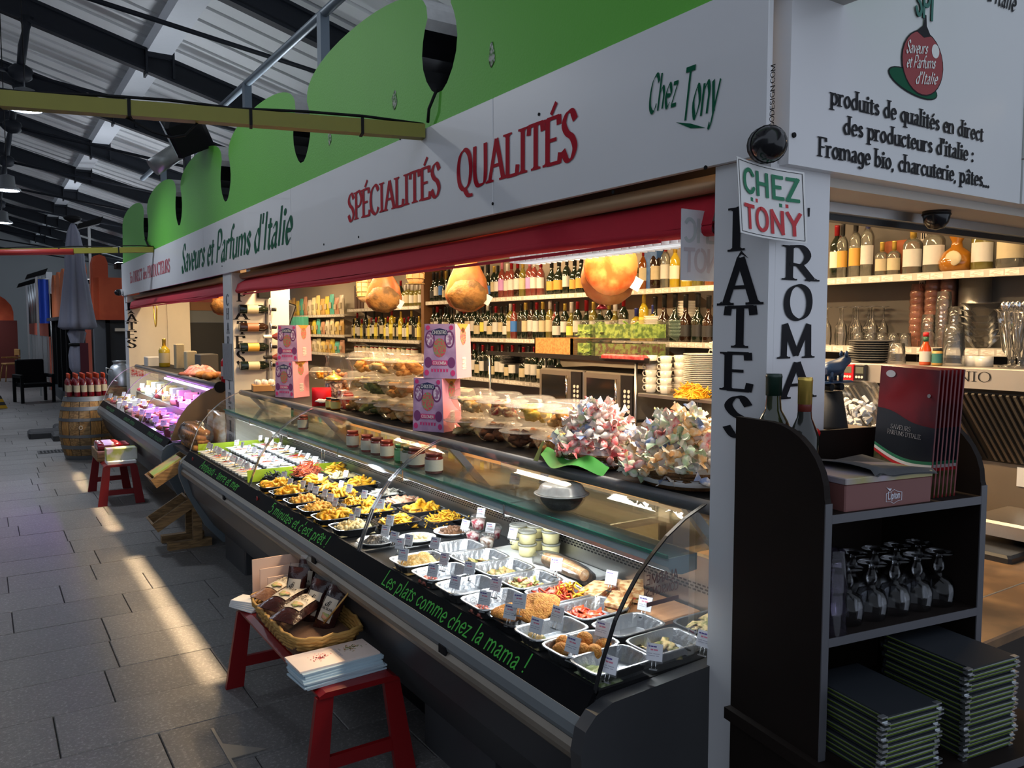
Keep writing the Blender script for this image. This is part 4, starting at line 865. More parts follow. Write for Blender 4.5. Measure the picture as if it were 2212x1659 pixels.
S = [(1000, 1205), (1030, 1228), (1085, 1247), (1150, 1272), (1222, 1302), (1290, 1345), (1420, 1372), (1460, 1425)]
slab = ['nearly empty foil tray beside the brown-topped oval plate', 'foil tray with mushroom leftovers in the second row', 'foil tray with green leftovers before the marble slab', 'foil tray of tortellini salad in the second row', 'foil tray of red baked pasta in the middle of the case', 'foil tray with tomato-topped fillets in the second row', 'empty foil tray seen through the near end glass', 'foil tray with pasta leftovers in the near back corner']
for i, (u, v) in enumerate(S):
    yy = [2.93, 2.75, 2.57, 2.39, 2.21, 2.03, 1.85, 1.69][i]; x_ = 1.655
    TF.put('foil_tray', slab[i], 'tray', (x_, yy, DZ), 0, 'food trays in the display case', sc=1 if i < 6 else (1, .85, 1)); p = Vector((x_, yy, DZ+.004))
    if i in (1, 2): stuff('leftover_vegetables', pieces(MB().blob((-.05, 0, .004), .03, .03, .005), .12, .1, .012, 12, 'slice', 40+i), mat('mushroom_brown', srgb(170, 130, 80), .5, ns=60, col2=srgb(120, 120, 60)), ('brown' if i == 1 else 'green-brown')+' leftover vegetables in a foil tray', 'food', p)
    if i == 3: stuff('tortellini_salad', pieces(heap(.12, .11, .03, 9), .12, .1, .03, 60, 'slice', 9), M_salad, 'tortellini salad with ham and vegetables in a foil tray', 'food', p+Vector((-.03, 0, 0))); stuff('ham_cubes', pieces(MB(), .11, .1, .042, 22, 'gnocchi', 12), M_pink, 'pink ham cubes over the tortellini salad', 'food', p+Vector((-.03, 0, 0)))
    if i == 4: stuff('red_pasta', pieces(heap(.15, .11, .045, 11, 14, .3), .15, .1, .05, 50, 'strip', 11), M_tomato, 'red tomato pasta heaped in a foil tray', 'food', p+Vector((-.01, 0, 0))); stuff('pasta_strands', pieces(MB(), .11, .09, .06, 16, 'strip', 15), M_pasta, 'yellow strands on top of the red tomato pasta', 'food', p+Vector((.02, -.01, 0)))
    if i == 5: stuff('tomato_fillets', pieces(heap(.12, .11, .024, 13, 12, .3), .11, .1, .028, 30, 'slice', 13), M_tomato, 'tomato-topped fillets in a foil tray before the sandwiches', 'food', p+Vector((-.03, 0, 0)))
    if i == 7: stuff('pasta_leftovers', pieces(MB().blob((-.04, 0, .004), .03, .03, .005), .1, .1, .015, 14, 'slice', 44), M_salad, 'pasta leftovers in the near corner foil tray', 'food', p)
# breaded cutlets on a dark tray
p = Vector((rowx, 2.105, DZ)); TB.put('cutlet_tray', 'black tray under the two breaded cutlets', 'tray', (rowx, p.y, DZ), 0, 'food trays in the display case')
for k, (dx, dy, s_) in enumerate(((-.045, .02, .8), (.035, -.005, 1.15))):
    q = random.Random(k)
    mb = MB().blob((0, 0, 0), .07*s_, .052*s_, .016, .16, 31+k, 18, 9)
    single('breaded_cutlet', mb, M_crust, ['small breaded cutlet at the front of the black tray', 'large golden breaded cutlet with wavy edge'][k], 'cutlet', (rowx+dx, p.y+dy, DZ+.05+.008*k), .3, 'breaded cutlets').rotation_euler = (.25, -.1-.2*k, .3)
# marble slab, tubs, roll
ms = Tmpl().add('marble_slab', MB().bbox(-.13, .13, -.28, .28, 0, .018, .004), mat('white_marble', (.62, .62, .6), .25, ns=8, col2=(.42, .42, .42))).put('marble_slab', 'white marble slab under the cream tubs', 'slab', (1.87, 2.62, DZ))
TUB = Tmpl().add('cup', MB().lathe([(.03, 0), (.034, .005), (.038, .045)], 18), mat('cream_custard', srgb(240, 228, 170), .4)).add('lid', MB().lathe([(.04, .045), (.041, .05), (.039, .054), (.034, .052), (.001, .052)], 18), glass('frosted_lid', (.9, .9, .85), .8, .3, (1, 1, .95), .2))
tz = DZ+.018
tubs = [((1.9, 2.83), 2, 'left front'), ((1.87, 2.72), 2, 'nearest'), ((1.955, 2.78), 2, 'rear left'), ((1.955, 2.67), 3, 'tallest rear right')]
for (x_, y_), n_, lb in tubs:
    for k in range(n_): TUB.put('cream_tub', 'lidded tub of yellow cream, %s of the %s stack' % (['bottom', 'second', 'top'][k], lb), 'tub', (x_, y_, tz+k*.053), k*.3, 'cream dessert tubs')
PAR = Tmpl().add('cup', MB().lathe([(.024, 0), (.03, .03), (.034, .05)], 16), M_plastic).add('dessert', MB().lathe([(.022, .003), (.027, .02), (.031, .042), (.02, .048), (.001, .05)], 16), mat('berry_cream', (.75, .6, .58), .4, ns=60, col2=srgb(150, 20, 50))).add('lid', MB().lathe([(.035, .05), (.036, .054), (.03, .066), (.015, .073), (.001, .074)], 16), M_plastic)
for k, (u, v, z_, lb) in enumerate(((1022, 1158, 0, 'lower left'), (1033, 1130, .06, 'upper'), (1068, 1150, 0, 'rear'), (1052, 1170, 0, 'front chocolate'))):
    p = at(u, v, z=tz+.03+z_); PAR.put('dessert_cup', 'clear cup of berry cream dessert, %s one beside the tubs' % lb, 'dessert', (p.x, p.y, tz+z_), 0, 'layered dessert cups', mats={1: mat('chocolate_cream', srgb(120, 80, 56), .4, ns=40, col2=(.7, .65, .6))} if k == 3 else None)
rl_ = single('rolled_cake', MB().tube([(-.03, -.14, .03), (-.03, -.05, .032), (-.02, .05, .03), (-.02, .12, .028)], [.022, .03, .03, .024], 12), mat('almond_roll', srgb(226, 186, 138), .6, ns=50, col2=srgb(206, 150, 96), bump=.4), 'almond-topped rolled cake wrapped in film on the marble slab', 'cake', (1.87, 2.44, tz))
single('film_wrap', MB().tube([(-.03, -.17, .02), (-.03, -.13, .034), (-.03, -.05, .036), (-.02, .05, .035), (-.02, .12, .033), (-.02, .17, .012)], [.03, .03, .035, .035, .03, .034], 10), M_film, 'crinkled clear film around the rolled cake', 'film', (1.87, 2.44, tz))
wb = Tmpl().add('wooden_board', MB().bbox(-.105, .12, -.22, .2, 0, .016, .004), mat('beech_board', srgb(206, 150, 104), .5, ns=7, stretch=(1, 6, 6), col2=srgb(190, 132, 86))).put('wooden_board', 'pale wooden board under the flat sandwiches', 'board', (1.87, 2.08, DZ))
M_piad = mat('toasted_flatbread', srgb(226, 190, 140), .6, ns=40, col2=srgb(170, 110, 60))
SW = Tmpl().add('bread', MB().prism([(-.09, -.035), (.09, -.045), (.07, .04), (-.06, .045)], .018, .03, 'z').prism([(-.09, -.035), (.09, -.045), (.07, .04), (-.06, .045)], 0, .01, 'z'), M_piad).add('filling', MB().prism([(-.086, -.033), (.088, -.043), (.068, .038), (-.058, .043)], .01, .018, 'z'), mat('ham_and_salad', srgb(190, 70, 50), .5, ns=60, col2=srgb(90, 110, 50)))
for k, (u, v, z_, lb) in enumerate(((1290, 1272, 0, 'left'), (1340, 1295, 0, 'front'), (1365, 1278, .012, 'right'))):
    p = at(u, v, z=DZ+.04); SW.put('flatbread_sandwich', 'toasted flatbread sandwich, %s one on the wooden board' % lb, 'sandwich', (min(p.x, 1.92), p.y, DZ+.016+z_), .5+k*.2, 'flatbread sandwiches')
p = Vector((1.885, 1.72, DZ)); TB.put('focaccia_tray', 'tray of topped slices behind the near end glass', 'tray', p, 0, 'food trays in the display case'); stuff('topped_slices', pieces(heap(.17, .12, .045, 17), .16, .12, .05, 24, 'slice', 3), M_salad, 'topped slices on the tray behind the end glass', 'food', p+Vector((0, 0, .006)))
# ---------------------------------------------------------------- fresh pasta in black trays
PT_ = [(1.43, 4.70, 'fold', M_pasta, 'stuffed yellow pasta'), (1.43, 4.46, 'fold', M_pasta, 'large folded yellow pasta'), (1.43, 4.2, 'gnocchi', M_pasta2, 'small golden gnocchi'), (1.43, 3.98, 'gnocchi', M_pasta2, 'golden stuffed gnocchi'), (1.43, 3.76, 'fold', M_pasta, 'rolled yellow pasta'), (1.43, 3.52, 'gnocchi', M_cream, 'cream potato gnocchi'),
       (1.645, 4.66, 'fold', M_pasta, 'small yellow parcels'), (1.645, 4.44, 'ravioli', M_pasta, 'yellow ravioli'), (1.645, 4.22, 'fold', M_pasta, 'curled yellow pasta'), (1.645, 4.0, 'strip', M_pasta, 'yellow ribbon pasta'), (1.645, 3.78, 'fold', M_pasta, 'folded ravioli'), (1.645, 3.5, 'slice', M_pasta, 'flat yellow sheets'),
       (1.86, 4.74, 'slice', M_cream, 'pale pasta squares'), (1.86, 4.46, 'fold', M_pasta, 'large yellow parcels'), (1.86, 4.12, 'slice', mat('white_shavings', (.8, .77, .68), .5, n=.1), 'white cheese shavings'), (1.86, 3.9, 'slice', mat('ham_shavings', srgb(214, 150, 120), .5, ns=40, col2=srgb(230, 190, 160)), 'pinkish shavings'), (1.86, 3.66, 'fold', M_pasta, 'yellow tagliatelle'), (1.86, 3.42, 'strip', M_pasta, 'loose yellow pasta')]
rows_ = {1.43: 'front', 1.645: 'middle', 1.86: 'back'}
for k, (x_, y_, kd, m_, lb) in enumerate(PT_):
    TB.put('pasta_tray', 'black tray of %s in the %s row' % (lb, rows_[x_]), 'tray', (x_, y_, DZ), 0, 'food trays in the display case')
    n_ = {'fold': 34, 'ravioli': 46, 'gnocchi': 120, 'strip': 60, 'slice': 40}[kd]
    stuff('fresh_pasta', pieces(heap(.17, .125, .05, 50+k, 10), .165, .12, .055, n_, kd, 70+k), m_, 'heap of %s in the %s row' % (lb, rows_[x_]), 'pasta', (x_, y_, DZ+.006))
for k, (x_, y_, m_, lb) in enumerate(((1.43, 3.26, M_dark, 'black olive paste'), (1.6, 3.2, M_cream, 'pale grated filling'), (1.79, 3.22, mat('brown_crumbs', srgb(110, 70, 36), .6, n=.4, ns=60), 'brown chopped mushrooms'))):
    TP.put('oval_plate', 'white oval plate of %s' % lb, 'plate', (x_, y_, DZ+.012), 0, 'white plates in the display case', sc=1.15); stuff('spread', pieces(heap(.11, .08, .02, 90+k, 14, .35), .09, .07, .02, 40, 'gnocchi', 95+k) if k else heap(.11, .08, .024, 90, 14, .4), m_, 'heap of %s on a white oval plate' % lb, 'food', (x_, y_, DZ+.02))
    Tmpl().add('tray', MB().bbox(-.1, .1, -.075, .075, 0, .012, .004), M_black).put('plate_tray', 'black stand under the plate of %s' % lb, 'tray', (x_, y_, DZ))
M_lime = mat('lime_divider', srgb(164, 190, 30), .5, n=.05)
for yy, lb in ((5.06, 'lime green divider strip between the pasta and the antipasti'), (6.42, 'lime green divider strip at the far end of the antipasti')):
    wsingle('divider', MB().box(1.36, 1.985, yy, yy+.006, DZ, DZ+.075), M_lime, lb, 'divider')
stuff('orange_ribbons', pieces(heap(.16, .12, .06, 5), .15, .11, .085, 90, 'strip', 5), M_orangep, 'mound of orange ribbon pasta before the lime divider', 'pasta', (1.7, 4.93, DZ+.02)); TB.put('pasta_tray', 'black tray of orange ribbon pasta before the lime divider', 'tray', (1.7, 4.93, DZ), 0, 'food trays in the display case')
stuff('lasagne_sheets', pieces(heap(.14, .12, .04, 6), .13, .11, .06, 16, 'slice', 6), M_pasta, 'folded yellow lasagne sheets before the lime divider', 'pasta', (1.9, 4.94, DZ+.03))
stuff('black_pasta', pieces(heap(.16, .1, .03, 8), .15, .1, .04, 50, 'strip', 8), M_dark, 'black squid-ink pasta beside the lime divider', 'pasta', (1.5, 4.95, DZ+.01))
# ---------------------------------------------------------------- antipasti dishes
fills = [srgb(232, 222, 190), srgb(196, 120, 60), srgb(120, 120, 50), srgb(210, 170, 110), srgb(150, 70, 40), srgb(226, 200, 150), srgb(170, 40, 30), srgb(60, 50, 30), srgb(230, 230, 220)]
fm = [heap(.16, .035, .012, 200+i, 10, .5).mesh('filling', mat('antipasti_%d' % i, c_, .4, ns=70, col2=tuple(min(1, v*1.5) for v in c_), bump=.4, bs=90)) for i, c_ in enumerate(fills)]
k = 0
for r_, x_ in enumerate((1.44, 1.645, 1.85)):
    for j in range(17):
        y_ = 5.13+j*.076
        if y_ > 6.38: break
        TW.put('antipasti_dish', 'narrow white antipasti dish, %s from the lime divider in the %s row' % (nth(j), ('front', 'middle', 'back')[r_]), 'dish', (x_, y_+.02, DZ+r_*.012), 0, 'antipasti dishes')
        o = link('antipasti', fm[(k*5+r_*2) % len(fm)]); o.location = (x_, y_+.02, DZ+.022+r_*.012); tag(o, 'antipasti filling of the %s dish from the divider, %s row' % (nth(j), ('front', 'middle', 'back')[r_]), 'food', 'antipasti fillings', 'stuff'); k += 1
        if (j+r_) % 2 == 0 or r_ == 0:
            Tag.put('price_tag', 'tilted price tag over the %s antipasti dish, %s row' % (nth(j), ('front', 'middle', 'back')[r_]), 'price tag', (x_-.03, y_+.03, DZ+.045+r_*.01), group='price tags in the display case', rot=(-.45+R.uniform(-.2, .2), R.uniform(-.25, .25), -1.2+R.uniform(-.5, .4)), sc=.85)
sp_ = MB()
for u in (-1, 1): sp_.cyl((u*.006, 0, 0), (u*.012, -.01, .17), .0025, n=5)
for x_, y_, lb in ((1.9, 5.2, 'steel serving tongs standing in the near antipasti'), (1.9, 6.1, 'steel serving tongs standing in the far antipasti')): single('serving_tongs', sp_, M_chrome, lb, 'tongs', (x_, y_, DZ+.03), 0, 'serving tongs')
# price tags read off the photograph
TG = [(828, 1212, 'before the gratin'), (882, 1250, 'between gratin and pink salad'), (940, 1275, 'before the second foil tray'), (1003, 1312, 'before the empty front tray'), (1050, 1345, 'left of the small cutlet'), (1113, 1375, 'below the large cutlet'), (1188, 1420, 'before the rice balls'), (1255, 1470, 'at the nearest front corner'),
      (937, 1180, 'beside the brown-topped plate', 1), (957, 1215, 'before the back foil trays'), (1012, 1235, 'before the mushroom leftovers'), (1068, 1272, 'before the tortellini salad'), (1120, 1310, 'standing above the cutlets', 1), (1200, 1338, 'right of the cutlets'), (1298, 1372, 'before the tomato fillets'), (1390, 1315, 'leaning behind the end glass'), (1413, 1425, 'large one inside the end glass'), (1518, 1395, 'at the pillar edge'),
      (1200, 1228, 'on the rolled cake', 1), (1318, 1258, 'on the sandwiches', 1), (1105, 1158, 'on the cream tubs', 1), (1057, 1145, 'before the dessert cups'), (1037, 1112, 'above the dessert cups', 1), (1002, 1138, 'beside the loose yellow pasta'),
      (830, 1152, 'before the flat yellow sheets'), (848, 1165, 'above the olive paste'), (862, 1180, 'left of the pale filling'), (880, 1172, 'over the white shavings'), (840, 1128, 'on the folded ravioli tray'), (770, 1108, 'on the ribbon pasta, right'), (758, 1122, 'on the ribbon pasta, left'), (738, 1098, 'on the curled pasta'), (722, 1085, 'on the yellow ravioli, right'), (712, 1075, 'on the yellow ravioli, left'), (785, 1068, 'on the large parcels', 1), (820, 1092, 'on the cheese shavings', 1), (752, 1055, 'on the pale squares', 1), (735, 1045, 'on the tray edge below the divider'), (680, 1058, 'on the small parcels'), (700, 1065, 'behind the small parcels'), (625, 1040, 'on the black pasta'), (652, 1045, 'on the stuffed pasta, far'), (668, 1050, 'on the stuffed pasta, near'), (690, 1030, 'left of the orange ribbons'), (745, 1022, 'right of the orange ribbons'), (612, 1025, 'before the divider strip')]
for t_ in TG:
    hi = .87 if len(t_) > 3 else .825
    ptag(t_[0], t_[1]+12, hi, 'small price tag %s' % t_[2], sc=.95 if t_[0] > 800 else .85)
# ---------------------------------------------------------------- things on the inner glass shelf
SZ = 1.114
def jar(h=.075, r=.03, lid=M_red):
    return Tmpl().add('glass_body', MB().lathe([(r*.9, 0), (r, .006), (r, h*.78), (r*.8, h*.86)], 18), mat('jar_content', srgb(120, 40, 26), .2, coat=.5)).add('lid', MB().lathe([(r*.86, h*.86), (r*.9, h*.87), (r*.9, h), (r*.8, h*1.01)], 18), mat('jar_lid', (.3, .3, .28), .35, .5)).add('paper_label', MB().open_lathe([(r*1.01, h*.15), (r*1.01, h*.7)], 18), mat('jar_label', (.7, .66, .58), .6))
JR = jar(.088, .033); JB = jar(.09, .04)
jd = [(655, 927, 'red', 'paper-capped pot'), (735, 968, 'red', 'left tall'), (768, 978, 'red', ''), (790, 985, 'brown', ''), (808, 992, 'red', ''), (830, 1003, 'green', ''), (853, 1008, 'dkgreen', ''), (877, 1000, 'yellow', ''), (900, 1008, 'brown', ''), (935, 1022, 'brown', '')]
jc = {'red': srgb(150, 46, 28), 'brown': srgb(110, 40, 30), 'green': srgb(70, 130, 70), 'dkgreen': srgb(60, 76, 40), 'yellow': srgb(190, 160, 90)}
for i, (u, v, c_, lb) in enumerate(jd):
    p = at(u, v, z=SZ); (JB if i > 7 else JR).put('preserve_jar', 'small %s preserve jar, %s from the left on the inner glass shelf' % ({'dkgreen': 'dark green', 'yellow': 'yellowish'}.get(c_, c_), nth(i)), 'jar', (max(p.x, 1.64), p.y, SZ), i, 'preserve jars on the glass shelf', mats={0: mat('jar_'+c_, jc[c_], .2, coat=.5, n=.2), 1: mat('lid_'+c_, tuple(min(1, q*.8) for q in jc[c_]) if c_ != 'green' else srgb(60, 120, 70), .35, .3), 2: mat('label_'+c_, srgb(214, 208, 190) if c_ != 'green' else srgb(120, 190, 130), .6)})
BOWL = Tmpl()
def bowlp(n, r=.125, hb=.075): return [(.05, .0), (.07, .002), (.1, .03), (.118, .06), (.122, hb)]
BOWL.add('tub', MB().open_lathe(bowlp(0), 28), M_plastic)
BOWL.add('rim', MB().lathe([(.122, .073), (.131, .0735), (.131, .0775), (.122, .078)], 28), M_rimp)
BOWL.add('lid', MB().open_lathe([(.122, .08), (.112, .088), (.1, .112), (.085, .12), (.001, .121)], 28), M_plastic)
p = at(1213, 1085, z=SZ); BOWL.put('plastic_tub', 'lidded clear tub of black syrup standing on the inner glass shelf', 'tub', (1.685, at(1213, 1070, x=1.685).y, SZ), 0, 'lidded clear tubs', sc=.75, mats={2: glass('lit_white_lid', (.9, .9, .88), .8, .6, (1, 1, .98), .2), 1: glass('lit_white_lid', (.9, .9, .88), .8, .6, (1, 1, .98), .2)})  # white haze stands in for lamp light on the lid and rim
single('black_syrup', MB().lathe([(.04, .003), (.062, .004), (.086, .026), (.1, .05), (.001, .051)], 24), M_dark, 'glossy black syrup filling the tub on the glass shelf', 'food', (1.685, at(1213, 1070, x=1.685).y, SZ), 0).scale = (.75, .75, .75)
for i, (u, v, lb) in enumerate(((1090, 1068, 'left'), (1150, 1072, 'right'))):
    p = at(u, v, z=1.0); single('cream_cake', MB().lathe([(.075, 0), (.078, .005), (.078, .035), (.07, .05), (.04, .058), (.001, .06)], 22, jig=lambda i_, z_: 1+.03*math.sin(i_*2.3)), mat('cream_icing', (.8, .74, .64), .5, ns=20, col2=(.45, .32, .2), bump=.5), 'cream-topped cake behind the glass shelf, %s one' % lb, 'cake', (p.x, p.y, .98), 0, 'cream cakes')
    Tmpl().add('cake_board', MB().lathe([(.09, 0), (.095, .004), (.09, .008)], 24), M_paper).put('cake_board', 'white cake board under the %s cream cake' % lb, 'board', (p.x, p.y, .972))
ptag(1110, 1052, 1.05, 'price tag on the left cream cake'); ptag(1172, 1050, 1.05, 'pink price tag on the right cream cake', sc=.9)
cc = thing('rear_worktop', 'steel worktop behind the display case under the cakes', 'worktop', (2.35, 4, 0))
part('top', MB().bbox(2.06, 2.5, 2.42, 6.4, .94, .97, .004), M_steel, cc, True)
for yy in (2.45, 4.0, 6.3): part('leg', MB().box(2.4, 2.44, yy, yy+.04, 0, .94), M_steel, cc, True)

nt_ = thing('mirrored_notice', 'mirror image of a red alarm notice, drawn on the near end glass', 'notice', (1.6, Y0+.01, .95))  # a notice's mirror image, put on the pane as flat lettering
for tx, v_, h_ in (('ALARME', 1248, .026), ('CONSIGNES', 1272, .022)):
    a = at(1466, v_, y=Y0+.006); b = at(1397, v_, y=Y0+.006); lettering(nt_, tx, (a.x, Y0+.006, a.z), -AX, AZ, h_, 'sans', mat('dull_red_print', srgb(120, 50, 46), .6), width=a.x-b.x, per=False)
a = at(1397, 1312, y=Y0+.006); b = at(1466, 1285, y=Y0+.006); part('red_panel', MB().box(a.x, b.x, Y0+.006, Y0+.0065, a.z, b.z), mat('dull_red_print', srgb(120, 50, 46), .6), nt_, True)
# ================================================================ things on the ledge
LZ = 1.251
def biscuits(p, n, m, lb, seed, sc=1, shape='ring'):
    q = random.Random(seed); ms_ = []
    for k in range(3):
        mb = MB()
        if shape == 'ring': mb.blob((0, 0, 0), .034, .028, .018, .14, seed+k, 10, 7)
        elif shape == 'ball': mb.blob((0, 0, 0), .022, .021, .02, .07, seed+k, 10, 7)
        else: mb.blob((0, 0, 0), .04, .02, .014, .2, seed+k, 10, 7)
        ms_.append(mb.mesh('biscuit', m))
    for i in range(n):
        a = q.uniform(0, 6.28); lay = i*3//n; r = q.uniform(.02, .062 if lay == 0 else .078 if lay == 1 else .06)
        o = link('biscuit', ms_[i % 3]); o.location = Vector(p)+Vector((r*math.cos(a), r*math.sin(a), .022+lay*.019))*sc; o.rotation_euler = (q.uniform(-.5, .5), q.uniform(-.5, .5), a); o.scale = (sc, sc, sc)
        tag(o, lb, 'biscuit', lb.split(' biscuit')[0]+' biscuits')
M_b1 = mat('golden_biscuit', srgb(236, 180, 98), .7, ns=60, col2=srgb(212, 146, 66), bump=.4); M_b2 = mat('chocolate_biscuit', srgb(122, 72, 40), .7, ns=60, col2=srgb(150, 92, 50), bump=.4)
M_b3 = mat('pale_biscuit', srgb(244, 216, 158), .7, ns=60, col2=srgb(230, 188, 118), bump=.3); M_b4 = mat('green_pistachio_biscuit', srgb(150, 152, 70), .7, ns=60, col2=srgb(120, 116, 56), bump=.4); M_b5 = mat('glazed_cherry_mix', srgb(180, 40, 30), .4, ns=30, col2=srgb(220, 190, 140)); M_b6 = mat('yellow_cube_cake', srgb(232, 200, 96), .6, ns=60, col2=srgb(220, 180, 60))
TUBS = [(582, 846, 0, M_b2, 'dark fruit', 'farthest, beside the egg carton', 1.0, 5.9), (640, 808, .02, M_pasta, 'small yellow', 'yellow-filled, behind the far pink boxes', .7, 5.62),
 (775, 888, 0, M_b1, 'brown ring', 'bottom row, left of the pyramid', 1, None), (815, 893, 0, M_b4, 'olive green', 'bottom row, second of the pyramid', 1, None), (858, 902, 0, M_b1, 'nutty brown', 'bottom row, third of the pyramid', 1, None), (898, 908, 0, M_b3, 'cracked pale', 'bottom row, right end of the pyramid', 1, None),
 (783, 850, 1, M_b3, 'sugared pale', 'middle row, left of the pyramid', 1, None), (825, 858, 1, M_b4, 'green dusted', 'middle row, second of the pyramid', 1, None), (868, 866, 1, M_b1, 'toasted', 'middle row, third of the pyramid', 1, None), (908, 868, 1, M_b1, 'caramel', 'middle row, right end of the pyramid', 1, None),
 (795, 812, 2, M_b1, 'folded golden', 'top row, left of the pyramid', 1, None), (838, 816, 2, M_b3, 'wavy pale', 'top row, middle of the pyramid', 1, None), (878, 820, 2, M_b1, 'crumbly golden', 'top row, right of the pyramid', 1, None),
 (1010, 938, 0, M_b3, 'dusty beige', 'lower row, next to the near pink boxes', .9, 3.25), (1066, 952, 0, M_b2, 'fig brown', 'lower row, second right of the pink boxes', .9, 3.01), (1138, 968, 0, M_b2, 'dark walnut', 'lower row, third right of the pink boxes', .9, 2.77), (1200, 985, 0, M_b1, 'almond', 'lower row, beside the wrapped sweets', .9, 2.54),
 (1022, 893, 1, M_b3, 'large pale', 'upper row, next to the near pink boxes', .9, 3.2), (1080, 903, 1, M_b5, 'red and white', 'upper row, second right of the pink boxes', .9, 2.96), (1145, 915, 1, M_b6, 'yellow cube', 'upper row, third right of the pink boxes', .9, 2.72), (1212, 925, 1, M_b1, 'ring-shaped', 'upper row, beside the wrapped sweets', .9, 2.49)]
base = {}
for i, (u, v, lv, m_, bl, lb, s_, yy) in enumerate(TUBS):
    x_ = 1.9; z_ = LZ+(lv*.121*s_ if lv >= 1 else 0)
    y_ = yy if yy else at(u, v-25, x=x_).y
    if i == 1: z_ = LZ+.13; x_ = 2.05
    BOWL.put('plastic_tub', 'clear lidded tub of biscuits, %s' % lb, 'tub', (x_, y_, z_), i*.4, 'lidded clear tubs', sc=s_)
    biscuits((x_, y_, z_), 15, m_, bl+' biscuit in a clear tub', 300+i*7, s_, 'ball' if i in (1,) else 'ring')
# pink cake boxes ---------------------------------------------------------
def cakebox(t0, lb, loc, rz, grp='pink cake boxes'):
    t = thing('cake_box', lb, 'box', loc, rz, grp)
    for nm, me in t0: link(nm, me, t)
    return t
M_lil = mat('lilac_print', srgb(172, 136, 172), .45, ns=14, col2=srgb(192, 156, 188)); M_rose = mat('rose_print', srgb(240, 158, 172), .45, n=.06)
bx = []; w2, d2, h2 = .09, .08, .258
bmesh_ = MB().prism([(-w2, 0), (w2, 0), (w2*.9, h2), (-w2*.9, h2)], -d2, d2, 'y')
bx.append(('carton', bmesh_.mesh('carton', M_rose)))
bx.append(('front_print', MB().add([(-w2, -d2-.001, 0), (w2, -d2-.001, 0), (w2*.9, -d2-.001, h2), (-w2*.9, -d2-.001, h2)], [(0, 1, 2, 3)]).mesh('front_print', M_lil)))
def flat(nm, pts, m): bx.append((nm, MB().add(pts, [tuple(range(len(pts)))]).mesh(nm, m)))
def ell(cx, cz, rx, rz_, y, n=20): return [(cx+rx*math.cos(6.2832*i/n), y, cz+rz_*math.sin(6.2832*i/n)) for i in range(n)]
M_plum = mat('plum_print', srgb(120, 60, 110), .5); M_mag = mat('magenta_print', srgb(206, 60, 120), .5); M_navy = mat('navy_print', srgb(40, 46, 86), .5); M_fl = mat('flower_print', srgb(214, 60, 90), .5, ns=120, col2=srgb(120, 150, 100)); M_lace = mat('lace_print', srgb(220, 200, 214), .5, ns=90, col2=srgb(150, 100, 140))
for sx in (-1, 1):
    flat('medallion', ell(sx*.052, .185, .026, .042, -d2-.002), M_plum); flat('medallion_lace', ell(sx*.052, .185, .019, .033, -d2-.003), M_lace); flat('corner_medallion', ell(sx*.062, .075, .02, .026, -d2-.002), M_plum); flat('rose', ell(sx*.07, .026, .012, .014, -d2-.003), M_mag); flat('rose', ell(sx*.062, .24, .011, .011, -d2-.003), M_mag)
flat('name_banner', [(-.045, -d2-.003, .205), (.045, -d2-.003, .205), (.04, -d2-.003, .228), (.0, -d2-.003, .238), (-.04, -d2-.003, .228)], M_navy); flat('bouquet', ell(0, .145, .035, .045, -d2-.002), M_fl); flat('product_banner', [(-.042, -d2-.003, .062), (.042, -d2-.003, .062), (.042, -d2-.003, .085), (-.042, -d2-.003, .085)], M_mag)
tmpE = thing('cake_box', 'x', 'box', (0, 0, 0))
for tx, x0, z_, h_, wd, m_ in (('CHIOSTRO', -.037, .21, .016, .074, M_paper), ('COLOMBA', -.036, .066, .014, .072, M_paper)):
    o = lettering(tmpE, tx, (x0, -d2-.0025, z_), AX, AZ, h_, 'sans', m_, width=wd, per=False, world=False)[0]; bx.append(('lettering', o.data)); bpy.data.objects.remove(o)
bpy.data.objects.remove(tmpE)
for k in range(6): flat('tulip', [(-.045+k*.016, -d2-.002, .03), (-.037+k*.016, -d2-.002, .03), (-.035+k*.016, -d2-.002, .048), (-.041+k*.016, -d2-.002, .042), (-.047+k*.016, -d2-.002, .048)], M_mag)
# side face: flower egg and nutrition panel, gusset fold
S_ = lambda y_, z_: (w2*(1-.1*z_/h2)+.0012, y_, z_)
flat('side_motif', [S_(.03*math.cos(6.2832*i/18), .2+.042*math.sin(6.2832*i/18)) for i in range(18)], M_fl); flat('nutrition_panel', [S_(-.02, .04), S_(.02, .04), S_(.02, .1), S_(-.02, .1)], mat('nutrition_print', (.7, .62, .6), .6, ns=200, col2=(.4, .3, .3), stretch=(1, .1, 1)))
flat('gusset', [S_(-.06, h2), S_(.0, h2-.045), S_(.06, h2)], mat('kraft_inside', srgb(190, 140, 60), .7))
for (u, v, z_, lb, x_) in ((945, 935, 0, 'lower near pink and lilac cake box on the ledge', 1.855), (968, 835, 1, 'upper near pink and lilac cake box on the ledge', 1.885), (632, 858, 0, 'lower far pink cake box beside the nut bowl', 1.88), (638, 782, 1, 'upper far pink cake box beside the nut bowl', 1.9)):
    y_ = at(u, 930 if u > 800 else 855, x=x_).y
    cakebox(bx, lb, (x_, y_, LZ+z_*(h2+.001)), -1.08 if z_ == 0 else -.98)
cakebox(bx, 'lower pink cake box beyond the middle pillar', (1.95, 7.35, 1.27), -1.0); cakebox(bx, 'upper pink cake box beyond the middle pillar', (1.95, 7.35, 1.529), -1.0)
